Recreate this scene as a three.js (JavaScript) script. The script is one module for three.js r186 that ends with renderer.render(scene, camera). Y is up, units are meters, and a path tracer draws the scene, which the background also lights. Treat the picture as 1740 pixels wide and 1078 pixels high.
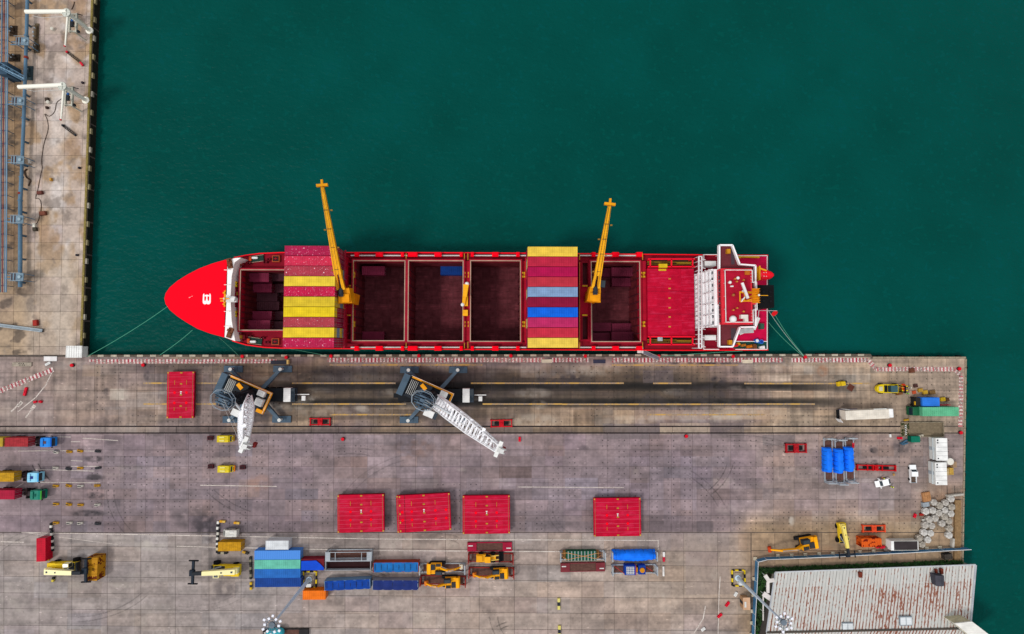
import * as THREE from 'three';
import { mergeGeometries } from 'three/addons/utils/BufferGeometryUtils.js';
import { MarchingCubes } from 'three/addons/objects/MarchingCubes.js';

// ---------------------------------------------------------------- camera, sky, sun, exposure
const scene = new THREE.Scene();
const EYE = 165, FOCAL = 1001;                        // metres above the quay; focal length in photo pixels
const camera = new THREE.PerspectiveCamera(2 * Math.atan(539 / FOCAL) * 180 / Math.PI, 1740 / 1078, 1, 9000);
const AIM = new THREE.Vector3(23 * EYE / FOCAL, 0, -51 * EYE / FOCAL);
camera.position.set(0, EYE, 0);
camera.up.set(0, 0, -1);
camera.lookAt(AIM);

const SUN = new THREE.Vector3(-0.5, 0.82, 0.3).normalize();
{ // overcast sky: a pale luminous deck, brighter towards the hidden sun
  const w = 256, h = 128, d = new Float32Array(w * h * 4);
  for (let j = 0; j < h; j++) for (let i = 0; i < w; i++) {
    const el = ((j + 0.5) / h - 0.5) * Math.PI, az = ((i + 0.5) / w - 0.5) * 2 * Math.PI;
    const v = new THREE.Vector3(Math.cos(el) * Math.cos(az), Math.sin(el), Math.cos(el) * Math.sin(az));
    const s = Math.max(0, Math.sin(el));
    let L = 0.3 + 0.45 * s + 0.3 * Math.pow(Math.max(0, v.dot(SUN)), 4);
    L *= 1 + 0.05 * Math.sin(az * 5 + Math.sin(el * 9) * 2) * Math.cos(el);
    if (el < 0) L = 0.3;
    d.set([L * 0.985, L * 0.995, L * 1.03, 1], (j * w + i) * 4);
  }
  const t = new THREE.DataTexture(d, w, h, THREE.RGBAFormat, THREE.FloatType);
  t.mapping = THREE.EquirectangularReflectionMapping; t.magFilter = THREE.LinearFilter; t.needsUpdate = true;
  scene.background = t; scene.environment = t;
}
const sun = new THREE.DirectionalLight(new THREE.Color(1, 0.965, 0.91), 1.4);
sun.position.copy(SUN).multiplyScalar(300); sun.target.position.set(0, 0, 0);
sun.castShadow = true; sun.shadow.radius = 20; sun.shadow.mapSize.set(4096, 4096);
Object.assign(sun.shadow.camera, { left: -190, right: 190, top: 140, bottom: -140, near: 10, far: 700 });
scene.add(sun, sun.target);
const renderer = new THREE.WebGLRenderer({ antialias: true });
renderer.shadowMap.enabled = true;
renderer.toneMapping = THREE.LinearToneMapping;
renderer.toneMappingExposure = 1.16;

// ---------------------------------------------------------------- helpers
// at(u, v, h): the place in metres that the survey of the photograph gives for point (u, v) lying h metres above the quay
const AF = AIM.clone().sub(new THREE.Vector3(0, EYE, 0)).normalize();
const AR = AF.clone().cross(new THREE.Vector3(0, 0, -1)).normalize();
const AU = AR.clone().cross(AF);
function at(u, v, h = 0) {
  const d = AF.clone().multiplyScalar(FOCAL).addScaledVector(AR, u - 870).addScaledVector(AU, 539 - v);
  const t = (h - EYE) / d.y;
  return new THREE.Vector3(d.x * t, h, d.z * t);
}
const V = (x, y, z) => new THREE.Vector3(x, y, z);
let seed = 7;
const rnd = () => { seed = (seed + 0x6D2B79F5) | 0; let t = Math.imul(seed ^ (seed >>> 15), 1 | seed); t = (t + Math.imul(t ^ (t >>> 7), 61 | t)) ^ t; return ((t ^ (t >>> 14)) >>> 0) / 4294967296; };
const rr = (a, b) => a + (b - a) * rnd();
const hash = (i, j) => { let n = Math.imul(i, 374761393) + Math.imul(j, 668265263); n = Math.imul(n ^ (n >>> 13), 1274126177); return ((n ^ (n >>> 16)) >>> 0) / 4294967296; };
function vnoise(x, y, per = 0) {
  const i = Math.floor(x), j = Math.floor(y), a = x - i, b = y - j, u = a * a * (3 - 2 * a), w = b * b * (3 - 2 * b);
  const q = (m, n) => per ? hash(((m % per) + per) % per, ((n % per) + per) % per) : hash(m, n);
  return (q(i, j) * (1 - u) + q(i + 1, j) * u) * (1 - w) + (q(i, j + 1) * (1 - u) + q(i + 1, j + 1) * u) * w;
}
const fbm = (x, y, o = 4, per = 0) => { let s = 0, a = 0.5, n = 0; for (let k = 0; k < o; k++) { s += a * vnoise(x, y, per); n += a; a *= 0.5; x = x * 2 + (per ? 0 : 17.3); y = y * 2 + (per ? 0 : 5.1); per *= 2; } return s / n; };

const clean = (g) => { if (g.index) g = g.toNonIndexed(); for (const k of Object.keys(g.attributes)) if (k !== 'position' && k !== 'normal') g.deleteAttribute(k); return g; };
const bx = (cx, cy, cz, w, h, d, ry = 0) => { const g = clean(new THREE.BoxGeometry(w, h, d)); if (ry) g.rotateY(ry); g.translate(cx, cy, cz); return g; };
const bb = (x0, x1, y0, y1, z0, z1) => bx((x0 + x1) / 2, (y0 + y1) / 2, (z0 + z1) / 2, Math.abs(x1 - x0), Math.abs(y1 - y0), Math.abs(z1 - z0));
function frameTo(g, a, b, up = V(0, 1, 0)) { // carries the +z axis of g (0..1) onto a..b
  const z = b.clone().sub(a), L = z.length(); z.normalize();
  if (Math.abs(z.dot(up)) > 0.99) up = V(1, 0, 0);
  const x = up.clone().cross(z).normalize(), y = z.clone().cross(x);
  g.scale(1, 1, L); g.applyMatrix4(new THREE.Matrix4().makeBasis(x, y, z).setPosition(a)); return g;
}
const bar = (a, b, w, h = w) => { const g = clean(new THREE.BoxGeometry(w, h, 1)); g.translate(0, 0, 0.5); return frameTo(g, a, b); };
const taper = (a, b, w0, h0, w1, h1) => { const g = clean(new THREE.BoxGeometry(1, 1, 1)), p = g.attributes.position; g.translate(0, 0, 0.5); for (let i = 0; i < p.count; i++) { const e = p.getZ(i) > 0.5; p.setX(i, p.getX(i) * (e ? w1 : w0)); p.setY(i, p.getY(i) * (e ? h1 : h0)); } frameTo(g, a, b); g.computeVertexNormals(); return g; };
const rod = (a, b, r, r2 = r, n = 8) => { const g = clean(new THREE.CylinderGeometry(r2, r, 1, n)); g.rotateX(Math.PI / 2); g.translate(0, 0, 0.5); return frameTo(g, a, b); };
const tube = (pts, r, n = 5, seg = 24) => clean(new THREE.TubeGeometry(new THREE.CatmullRomCurve3(pts), seg, r, n));
const cyl = (x, y, z, r, h, n = 16, r2 = r) => { const g = clean(new THREE.CylinderGeometry(r2, r, h, n)); g.translate(x, y, z); return g; };
const wheel = (x, y, z, r, w, n = 16) => { const g = clean(new THREE.CylinderGeometry(r, r, w, n)); g.rotateX(Math.PI / 2); g.translate(x, y, z); return g; };
const ball = (x, y, z, r, sx = 1, sy = 1, sz = 1, n = 12) => { const g = clean(new THREE.SphereGeometry(r, n, Math.round(n * 0.7))); g.scale(sx, sy, sz); g.translate(x, y, z); return g; };
function pr(poly, y0, y1, holes = []) { // a slab with the outline poly ([x, z] points) between two heights
  const s = new THREE.Shape(poly.map(([x, z]) => new THREE.Vector2(x, -z)));
  for (const h of holes) s.holes.push(new THREE.Path(h.map(([x, z]) => new THREE.Vector2(x, -z))));
  const g = clean(new THREE.ExtrudeGeometry(s, { depth: y1 - y0, bevelEnabled: false }));
  g.rotateX(-Math.PI / 2); g.translate(0, y0, 0); return g;
}
const profile = (pts, z0, z1) => { // outline in x-y, thickness along z
  const g = clean(new THREE.ExtrudeGeometry(new THREE.Shape(pts.map(([x, y]) => new THREE.Vector2(x, y))), { depth: z1 - z0, bevelEnabled: false })); g.translate(0, 0, z0); return g; };
const moved = (g, x, y, z, ry = 0) => { g = g.clone(); if (ry) g.rotateY(ry); g.translate(x, y, z); return g; };
function lattice(a, b, w0, w1, h0, h1, n, r, braceR = r * 0.55) { // four chords and zigzag bracing
  const z = b.clone().sub(a).normalize(), x = V(0, 1, 0).cross(z).normalize(); if (x.lengthSq() < 0.5) x.set(1, 0, 0); const y = z.clone().cross(x), out = [];
  const pt = (t, i, j) => a.clone().lerp(b, t).addScaledVector(x, i * (w0 + (w1 - w0) * t) / 2).addScaledVector(y, j * (h0 + (h1 - h0) * t) / 2);
  const C = [[-1, -1], [1, -1], [1, 1], [-1, 1]];
  for (const [i, j] of C) out.push(rod(pt(0, i, j), pt(1, i, j), r, r, 5));
  for (let k = 0; k < n; k++) { const t0 = k / n, t1 = (k + 1) / n;
    for (let c = 0; c < 4; c++) { const p = C[c], q = C[(c + 1) % 4]; const [s, e] = k % 2 ? [p, q] : [q, p];
      out.push(rod(pt(t0, ...s), pt(t1, ...e), braceR, braceR, 4)); if (c % 2 === 0) out.push(rod(pt(t1, ...p), pt(t1, ...q), braceR, braceR, 4)); } }
  return out;
}
function boxUV(g) { // texture coordinates in metres, laid on each face squarely
  const p = g.attributes.position, n = g.attributes.normal, uv = new Float32Array(p.count * 2);
  for (let i = 0; i < p.count; i += 3) {
    const nx = Math.abs(n.getX(i) + n.getX(i + 1) + n.getX(i + 2)), ny = Math.abs(n.getY(i) + n.getY(i + 1) + n.getY(i + 2)), nz = Math.abs(n.getZ(i) + n.getZ(i + 1) + n.getZ(i + 2));
    for (let k = i; k < i + 3; k++) {
      const X = p.getX(k), Y = p.getY(k), Z = p.getZ(k);
      if (ny >= nx && ny >= nz) { uv[2 * k] = X; uv[2 * k + 1] = Z; } else if (nx >= nz) { uv[2 * k] = Z; uv[2 * k + 1] = Y; } else { uv[2 * k] = X; uv[2 * k + 1] = Y; }
    }
  }
  g.setAttribute('uv', new THREE.BufferAttribute(uv, 2)); return g;
}
const taken = new Map(), baseOf = new WeakMap();
function numbered(n) { const k = taken.get(n) ?? 0; taken.set(n, k + 1); return k ? `${n}_${String(k).padStart(3, '0')}` : n; }
function tag(o, label, category, group, kind) { o.userData = {}; if (label) o.userData.label = label; if (category) o.userData.category = category; if (group) o.userData.group = group; if (kind) o.userData.kind = kind; return o; }
const shade = (m) => { m.castShadow = true; m.receiveShadow = true; return m; };
const ORIGIN = V(0, 0, 0);
function thing(name, label, category, base = ORIGIN, group) { const o = new THREE.Group(); o.name = numbered(name); o.position.copy(base); baseOf.set(o, base.clone()); scene.add(o); return tag(o, label, category, group); }
function part(parent, name, geos, mat) { // geometry in world metres (or local metres for a prototype built at the origin)
  const g = boxUV(mergeGeometries((Array.isArray(geos) ? geos : [geos]).map(clean)));
  const b = baseOf.get(parent); g.translate(-b.x, -b.y, -b.z);
  const m = shade(new THREE.Mesh(g, mat)); m.name = name; baseOf.set(m, b); parent.add(m); return m;
}
function solo(name, geos, mat, label, category, base = ORIGIN, group) {
  const g = boxUV(mergeGeometries((Array.isArray(geos) ? geos : [geos]).map(clean))); g.translate(-base.x, -base.y, -base.z);
  const m = shade(new THREE.Mesh(g, mat)); m.name = numbered(name); m.position.copy(base); scene.add(m); baseOf.set(m, base.clone()); return tag(m, label, category, group);
}
function struct(name, geos, mat) { const m = solo(name, geos, mat); return tag(m, null, null, null, 'structure'); }
const fresh = new Set();
function place(proto, p, ry, label, group) { // first use moves the prototype itself, later ones clone it
  let o = proto; if (fresh.has(proto)) { o = proto.clone(); o.userData = { ...proto.userData }; o.name = numbered(proto.name.replace(/_\d{3}$/, '')); scene.add(o); } fresh.add(proto);
  o.position.copy(p); o.rotation.y = ry; if (label) o.userData.label = label; if (group) o.userData.group = group; return o;
}

// ---------------------------------------------------------------- textures and materials
function tex(w, h, fn, { srgb = true, rx = 1, ry = 1, wrap = THREE.RepeatWrapping } = {}) {
  const d = new Uint8Array(w * h * 4);
  for (let y = 0; y < h; y++) for (let x = 0; x < w; x++) { const c = fn(x, y), k = (y * w + x) * 4; d[k] = Math.max(0, Math.min(255, c[0])); d[k + 1] = Math.max(0, Math.min(255, c[1])); d[k + 2] = Math.max(0, Math.min(255, c[2])); d[k + 3] = 255; }
  return wrapTex(d, w, h, srgb, rx, ry, wrap);
}
function wrapTex(d, w, h, srgb, rx, ry, wrap) {
  const t = new THREE.DataTexture(d, w, h); t.magFilter = THREE.LinearFilter; t.minFilter = THREE.LinearMipmapLinearFilter; t.generateMipmaps = true;
  t.wrapS = t.wrapT = wrap; t.repeat.set(rx, ry); if (srgb) t.colorSpace = THREE.SRGBColorSpace; t.needsUpdate = true; return t;
}
const T = {
  // weathered paint: blotches, streaks along one way, chips
  dirt: tex(512, 512, (x, y) => { const a = fbm(x / 64, y / 64, 5, 8), s = fbm(x / 128, y / 8, 3, 4), c = hash(x >> 1, y >> 1); let v = 255 * (0.88 + 0.16 * a) - 22 * Math.max(0, s - 0.5) * 2; const k = c > 0.992 ? -38 : 0; return [v + k, v + k * 1.1, v + k * 1.15]; }, { rx: 1 / 9, ry: 1 / 9 }),
  // paint with pale droppings and scuffs scattered over it
  spotted: (() => { const w = 512, d = new Uint8Array(w * w * 4); for (let i = 0; i < w * w; i++) { const x = i % w, y = (i / w) | 0; const v = 205 + 40 * fbm(x / 40, y / 40, 4, 0); d.set([v, v, v, 255], i * 4); } let s0 = seed; seed = 99; for (let k = 0; k < 700; k++) { const cx = rnd() * w, cy = rnd() * w, r = rr(0.8, 4.6) * (rnd() < 0.1 ? 2 : 1), ex = rr(0.6, 1.6); for (let y = -8; y <= 8; y++) for (let x = -8; x <= 8; x++) if ((x / ex) ** 2 + (y * ex) ** 2 < r * r * (0.6 + 0.6 * rnd())) { const X = ((cx + x) & (w - 1)), Y = ((cy + y) & (w - 1)); d.set([255, 255, 255, 255], (Y * w + X) * 4); } } seed = s0; return wrapTex(d, w, w, true, 1 / 8, 1 / 8, THREE.RepeatWrapping); })(),
  // corrugation of container sheet metal, as relief
  corr: tex(64, 8, (x) => { const t = (x / 64) % 1, v = t < 0.3 ? 0 : t < 0.5 ? (t - 0.3) / 0.2 : t < 0.8 ? 1 : (1 - t) / 0.2; return [v * 255, v * 255, v * 255]; }, { srgb: false, rx: 1 / 0.56, ry: 1 }),
  plates: tex(512, 512, (x, y) => { const px = Math.floor(x / 85.34), py = Math.floor(y / 64), t = hash(px + 5, py + 9), e = x % 85.34 < 1.5 || y % 64 < 1.5 ? -26 : 0, n = fbm(x / 30, y / 30, 5, 0), m = fbm(x / 90 + 8, y / 5, 3, 0); const v = 190 + 30 * (t - 0.5) + 70 * (n - 0.5) + (m > 0.66 ? 28 : 0) + e; return [v, v * (0.94 + 0.06 * n), v * (0.92 + 0.06 * n)]; }, { rx: 1 / 14, ry: 1 / 14 }),
  rust: tex(512, 512, (x, y) => { const a = fbm(x / 48, y / 48, 5, 0), b = fbm(x / 14 + 90, y / 14, 3, 0); if (a + b * 0.35 > 0.76) return [122, 66, 44]; const v = 212 + 40 * a; return [v, v - 4, v - 8]; }, { rx: 1 / 10, ry: 1 / 10 }),
  grain: tex(256, 256, (x, y) => { const v = 255 * (0.72 + 0.28 * fbm(x / 20, y / 20, 5, 0)); return [v, v, v]; }, { rx: 1 / 6, ry: 1 / 6 }),
};
const cache = new Map();
function mat(color, o = {}) { // o: rough, metal, map, bump
  const k = color + JSON.stringify([o.rough, o.metal, o.map, o.bump, o.spec]); if (cache.has(k)) return cache.get(k);
  const m = new THREE.MeshPhysicalMaterial({ color, roughness: o.rough ?? 0.62, metalness: o.metal ?? 0, specularIntensity: o.spec ?? 0.18 });
  if (o.map !== 'none') m.map = T[o.map ?? 'dirt'];
  if (o.bump) { m.bumpMap = T[o.bump]; m.bumpScale = 0.035; }
  cache.set(k, m); return m;
}
const glass = new THREE.MeshPhysicalMaterial({ color: 0x1c2a33, roughness: 0.06, metalness: 0, specularIntensity: 1 });
const M = {
  black: mat(0x1a1b1e, { rough: 0.85 }), dark: mat(0x2c3036), steel: mat(0x5d6d7c), pale: mat(0xdadbd8), white: mat(0xeeeeec), tyre: mat(0x161617, { rough: 0.92 }),
  concrete: mat(0xb3a797, { rough: 0.93, map: 'grain' }), galv: mat(0xa7b0b8, { rough: 0.5 }), rusty: mat(0x7d3a2b, { rough: 0.9, map: 'grain' }),
};

// ---------------------------------------------------------------- the setting: water, quay, pier
{ // harbour water
  const bump = tex(1024, 1024, (x, y) => { const v = 255 * (0.5 * fbm(x / 64 , y / 32, 3, 16) + 0.32 * fbm(x / 16, y / 8, 3, 64) + 0.18 * fbm(x / 5.333, y / 4, 2, 192)); return [v, v, v]; }, { srgb: false, rx: 1 / 90, ry: 1 / 90 });
  const map = tex(512, 512, (x, y) => { const v = fbm(x / 64, y / 64, 5, 8), q = fbm(x / 5, y / 3.2, 2, 0); const f = 0.9 + 0.16 * v + (q > 0.74 ? 0.07 : 0); return [0, 250 * f, 236 * f + 6 * v]; }, { rx: 1 / 130, ry: 1 / 130 });
  const m = new THREE.MeshPhysicalMaterial({ color: new THREE.Color().setRGB(0.001, 0.064, 0.0595), map, roughness: 0.38, ior: 1.33, specularIntensity: 0.1, bumpMap: bump, bumpScale: 0.42 });
  const g = new THREE.PlaneGeometry(7000, 7000, 40, 40); g.rotateX(-Math.PI / 2); g.translate(0, -2.5, 0);
  const o = struct('water', g, m); o.castShadow = false;
}
const xz = (u, v, h = 0) => { const p = at(u, v, h); return [p.x, p.z]; };
const EDGE_V = 604;                                       // the quay's edge along the ship
// base bodies under the paving (the dark bed shows in the joints)
const bed = mat(0x6b615b, { rough: 1, map: 'grain' });
const cornerIn = xz(140, EDGE_V), stepA = xz(1481, 602.5), stepB = xz(1483, 607), cornerOut = xz(1643, 607), eastEnd = xz(1637, 966), pierTop = xz(161, -60);
const quayPoly = [[-420, cornerIn[1]], cornerIn, stepA, stepB, cornerOut, eastEnd, [eastEnd[0] - 0.8, 420], [-420, 420]];
struct('quay_base', pr(quayPoly, -9, -0.12), bed);
struct('pier_base', pr([[-420, -330], [pierTop[0] + 9, -330], pierTop, [cornerIn[0], cornerIn[1] - 0.02], [-420, cornerIn[1] - 0.02]], -9, -0.12), bed);

{ // sea wall panels below the coping, their shadow painted in as dark colour
  const wallShade = mat(0x2b2e27, { rough: 1, map: 'grain' }), wall = new THREE.Group(); wall.name = numbered('sea_wall'); wall.userData = { kind: 'structure' }; scene.add(wall); baseOf.set(wall, ORIGIN);
  for (const [a, b] of [[pierTop, cornerIn], [cornerIn, stepA], [stepB, cornerOut], [cornerOut, eastEnd]]) { const n = Math.max(1, Math.round(Math.hypot(b[0] - a[0], b[1] - a[1]) / 9)), A = V(a[0], 0, a[1]), B = V(b[0], 0, b[1]); for (let k = 0; k < n; k++) part(wall, 'wall_panel', bar(A.clone().lerp(B, k / n).setY(-2.2), A.clone().lerp(B, (k + 1) / n - 0.004).setY(-2.2), 0.16, 3.9), wallShade); }
}
// one colour map for the whole quay: cement tones, tyre tracks, oil, soot and scuffs, where the photograph shows them
const QX0 = -160, QX1 = 154, QZ0 = 1.5, QZ1 = 94, QW = 2048, QH = 604;
const PX0 = -160, PX1 = -108, PZ0 = -112, PZ1 = 6, PW = 416, PH = 944;
const mix = (a, b, t) => a + (b - a) * t, ss = (a, b, x) => { const t = Math.max(0, Math.min(1, (x - a) / (b - a))); return t * t * (3 - 2 * t); };
function uvOf(x, z) { // metres back to survey points on the quay level
  const d = V(x, 0, z).sub(V(0, EYE, 0)), k = FOCAL / d.dot(AF); return [870 + d.dot(AR) * k, 539 - d.dot(AU) * k];
}
const quayTex = (() => {
  const d = new Uint8Array(QW * QH * 4), buf = new Float32Array(QW * QH * 3);
  for (let j = 0; j < QH; j++) for (let i = 0; i < QW; i++) {
    const x = QX0 + (QX1 - QX0) * (i + 0.5) / QW, z = QZ0 + (QZ1 - QZ0) * (j + 0.5) / QH; const [u, v] = uvOf(x, z);
    const n1 = fbm(x / 14, z / 9, 4), n2 = fbm(x / 2.4 + 40, z / 2.0, 4), n3 = fbm(x / 0.6, z / 0.6, 2), st = fbm(x / 22 + 7, z / 0.7, 3), sv = fbm(x / 0.8, z / 9 + 3, 3);
    let c;
    const apron = [mix(126, 150, ss(0.35, 0.65, n1)), mix(110, 129, ss(0.35, 0.65, n1)), mix(103, 112, n1)];
    const yard = [mix(126, 142, n1), mix(112, 125, n1), mix(118, 126, n1)];
    const sq = ss(420, 760, u), store = [mix(mix(144, 156, n1), mix(152, 168, n1), sq), mix(mix(134, 145, n1), mix(138, 151, n1), sq), mix(mix(131, 141, n1), mix(131, 141, n1), sq)];
    const brown = [mix(140, 160, n1), mix(120, 134, n1), mix(96, 108, n1)];
    const t1 = ss(733, 741, v), t2 = ss(900, 912, v);
    c = [0, 1, 2].map((k) => mix(mix(apron[k], yard[k], t1), store[k], t2));
    const left = 1 - ss(150, 420, u); c = c.map((q, k) => mix(q, [142, 126, 122][k], left * (1 - t1) * 0.7));
    const tan = ss(1240, 1330, u) * (1 - t2) * (1 - t1 * 0.55); c = c.map((q, k) => mix(q, [158, 139, 120][k], tan * 0.75));
    const br = Math.max(ss(1230, 1290, u) * ss(855, 905, v), ss(1540, 1600, u) * ss(800, 850, v) * 0.7, ss(860, 1240, u) * ss(905, 960, v) * 0.35 * (1 - ss(1010, 1070, v))); c = c.map((q, k) => mix(q, brown[k], br));
    let f = 1 + (n2 - 0.5) * 0.32 + (n3 - 0.5) * 0.16 + (st - 0.5) * (v < 740 ? 0.34 : 0.2) + (sv - 0.5) * (v < 740 ? 0.3 : 0.08);
    // tyre-blackened lanes of the cranes
    const lane = (v0, w, a, b, s) => { const e = Math.abs(v - v0 + (st - 0.5) * 3) / w; if (e < 1) f *= 1 - s * (1 - e * e) * ss(a, a + 90, u) * (1 - ss(b - 160, b, u)) * (0.62 + 0.55 * n2); };
    lane(656.5, 9, 440, 1480, 0.84); lane(684, 9, 440, 1500, 0.88); lane(668, 30, 430, 1330, 0.3); lane(643, 20, 470, 1290, 0.42); lane(704, 14, 340, 1000, 0.18); lane(731, 7, 240, 1200, 0.22); lane(631, 10, 480, 830, 0.25); lane(670, 12, 300, 1350, 0.25); lane(706, 10, 300, 900, 0.12); lane(733, 4, -60, 1560, 0.14);
    lane(622, 14, 160, 620, 0.3); lane(880, 22, 40, 1200, 0.08); lane(897, 12, 60, 1300, 0.1);
    for (let k = 0; k < 3; k++) buf[(j * QW + i) * 3 + k] = c[k] * f;
  }
  // panels cast or patched at different times, each its own tone
  for (const [u0, u1, v0, v1, du, dv, amt, share] of [[120, 1640, 739, 903, 28, 18.4, 0.085, 0.5], [160, 1480, 608, 726, 37, 29.5, 0.12, 0.45], [160, 1480, 608, 726, 18, 14, 0.08, 0.25], [0, 1270, 908, 1090, 57, 27, 0.05, 0.5], [120, 1640, 739, 903, 56, 37, 0.06, 0.3]])
    for (let v = v0; v < v1; v += dv) for (let u = u0; u < u1; u += du) { if (rnd() > share) continue; const wdt = rnd() < 0.3 ? 2 : 1, f = 1 + (rnd() - 0.55) * 2 * amt, tint = rr(-0.02, 0.02); const [x0, z0] = xz(u, v), [x1, z1] = xz(Math.min(u1, u + du * wdt), v + dv); const i0 = Math.max(0, Math.round((x0 - QX0) / (QX1 - QX0) * QW)), i1 = Math.min(QW, Math.round((x1 - QX0) / (QX1 - QX0) * QW)), j0 = Math.max(0, Math.round((z0 - QZ0) / (QZ1 - QZ0) * QH)), j1 = Math.min(QH, Math.round((z1 - QZ0) / (QZ1 - QZ0) * QH)); for (let j = j0; j < j1; j++) for (let i = i0; i < i1; i++) { const o = (j * QW + i) * 3, e = i === i0 || j === j0 ? 0.93 : 1; buf[o] *= f * e * (1 + tint); buf[o + 1] *= f * e; buf[o + 2] *= f * e * (1 - tint); } }
  for (const [u0, u1, v0, v1, col, s] of [[1041, 1230, 697, 713, [176, 152, 128], 0.45], [1230, 1338, 694, 713, [184, 158, 132], 0.55], [1025, 1121, 721, 747, [108, 98, 100], 0.6], [1121, 1207, 719, 738, [190, 172, 148], 0.55], [1207, 1265, 719, 745, [104, 94, 94], 0.55], [1092, 1144, 630, 651, [112, 102, 104], 0.55], [885, 915, 617, 642, [186, 172, 160], 0.35], [917, 985, 618, 643, [176, 156, 136], 0.35], [187, 210, 661, 680, [186, 174, 160], 0.5], [140, 170, 620, 640, [160, 136, 112], 0.4], [760, 905, 725, 737, [110, 100, 98], 0.4], [0, 270, 725, 735, [186, 174, 164], 0.35], [1480, 1560, 640, 700, [150, 132, 116], 0.3], [405, 440, 815, 845, [150, 126, 116], 0.35], [700, 745, 815, 830, [156, 144, 140], 0.3], [1060, 1170, 905, 930, [132, 118, 112], 0.35], [1165, 1240, 905, 1010, [138, 124, 120], 0.35], [560, 600, 836, 850, [150, 138, 128], 0.3]]) { const [x0, z0] = xz(u0, v0), [x1, z1] = xz(u1, v1); const i0 = Math.max(0, Math.round((x0 - QX0) / (QX1 - QX0) * QW)), i1 = Math.min(QW, Math.round((x1 - QX0) / (QX1 - QX0) * QW)), j0 = Math.max(0, Math.round((z0 - QZ0) / (QZ1 - QZ0) * QH)), j1 = Math.min(QH, Math.round((z1 - QZ0) / (QZ1 - QZ0) * QH)); for (let j = j0; j < j1; j++) for (let i = i0; i < i1; i++) { const n = s * (0.6 + 0.8 * fbm(i / 12, j / 12, 4)); for (let c = 0; c < 3; c++) { const o = (j * QW + i) * 3 + c; buf[o] = mix(buf[o], col[c] * (0.88 + 0.24 * fbm(i / 2.5, j / 5, 2)), n); } } }
  const put = (u, v, fn, ru, rv) => { const [x0, z0] = xz(u - ru, v - rv), [x1, z1] = xz(u + ru, v + rv); const i0 = Math.max(0, Math.floor((x0 - QX0) / (QX1 - QX0) * QW)), i1 = Math.min(QW - 1, Math.ceil((x1 - QX0) / (QX1 - QX0) * QW)), j0 = Math.max(0, Math.floor((z0 - QZ0) / (QZ1 - QZ0) * QH)), j1 = Math.min(QH - 1, Math.ceil((z1 - QZ0) / (QZ1 - QZ0) * QH));
    for (let j = j0; j <= j1; j++) for (let i = i0; i <= i1; i++) { const a = ((i - i0) / Math.max(1, i1 - i0) - 0.5) * 2, b = ((j - j0) / Math.max(1, j1 - j0) - 0.5) * 2; fn((j * QW + i) * 3, a, b, i, j); } };
  const stain = (u, v, ru, rv, col, s) => put(u, v, (k, a, b, i, j) => { const q = a * a + b * b, n = fbm(i / 9, j / 9, 4); const w = q < 1 ? s * ss(1, 0.15, q) * Math.min(1, Math.max(0, 0.15 + (n - 0.3) * 2.6)) : 0; if (w > 0) for (let c = 0; c < 3; c++) buf[k + c] = mix(buf[k + c], col[c], w); }, ru, rv);
  const oil = [46, 42, 46], soot = [62, 56, 60], pale = [192, 184, 172], rustc = [150, 96, 66];
  for (const [u, v, ru, rv, s] of [[1218, 650, 14, 12, 0.95], [1218, 656, 30, 20, 0.5], [955, 642, 60, 20, 0.6], [1120, 638, 56, 20, 0.4], [1190, 672, 50, 18, 0.45], [975, 630, 12, 26, 0.5], [1100, 680, 40, 12, 0.5], [350, 893, 30, 22, 0.7], [330, 880, 46, 22, 0.4], [365, 912, 20, 14, 0.6], [160, 780, 20, 6, 0.7], [158, 811, 20, 6, 0.7], [158, 842, 22, 6, 0.7], [150, 872, 36, 6, 0.75], [900, 614, 130, 10, 0.3], [1210, 612, 90, 11, 0.75], [1300, 612, 60, 9, 0.7], [1148, 613, 30, 9, 0.6], [640, 690, 12, 6, 0.7], [1485, 765, 8, 6, 0.7], [1486, 786, 8, 6, 0.7], [1535, 758, 24, 16, 0.6], [382, 1000, 26, 20, 0.45], [180, 668, 6, 10, 0.7], [248, 636, 6, 14, 0.6], [418, 900, 40, 14, 0.35], [470, 905, 60, 16, 0.25], [700, 850, 200, 30, 0.12], [1210, 890, 70, 14, 0.18], [1370, 690, 60, 8, 0.35], [880, 660, 160, 26, 0.25], [560, 645, 120, 20, 0.25], [1585, 840, 20, 12, 0.35], [440, 690, 70, 46, 0.35], [740, 690, 74, 46, 0.35]]) stain(u, v, ru, rv, s > 0.65 ? oil : soot, s);
  for (const [u, v, ru, rv, s] of [[930, 628, 90, 14, 0.35], [1010, 628, 60, 14, 0.3], [905, 668, 40, 10, 0.4], [905, 714, 60, 14, 0.4], [1060, 716, 60, 12, 0.3], [1180, 709, 120, 10, 0.45], [1250, 700, 100, 12, 0.3], [560, 697, 120, 14, 0.25], [205, 670, 20, 12, 0.4], [1150, 666, 30, 8, 0.3], [90, 985, 60, 40, 0.2], [700, 925, 160, 10, 0.25], [1345, 885, 6, 10, 0.8], [1300, 620, 80, 12, 0.3], [1450, 640, 60, 20, 0.25], [130, 620, 60, 10, 0.3], [50, 700, 70, 30, 0.2], [600, 640, 80, 10, 0.2]]) stain(u, v, ru, rv, pale, s);
  for (const [u, v, ru, rv, s] of [[705, 762, 40, 20, 0.2], [1398, 630, 12, 12, 0.5], [1605, 850, 30, 30, 0.25], [440, 820, 26, 18, 0.22], [1590, 1000, 30, 14, 0.3], [1420, 940, 120, 16, 0.2], [1125, 612, 10, 6, 0.3]]) stain(u, v, ru, rv, rustc, s);
  for (let k = 0; k < 120; k++) stain(rr(-20, 1270), rr(912, 1085), rr(6, 46), rr(4, 20), rnd() < 0.7 ? [96, 86, 82] : pale, rr(0.1, 0.34));
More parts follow.
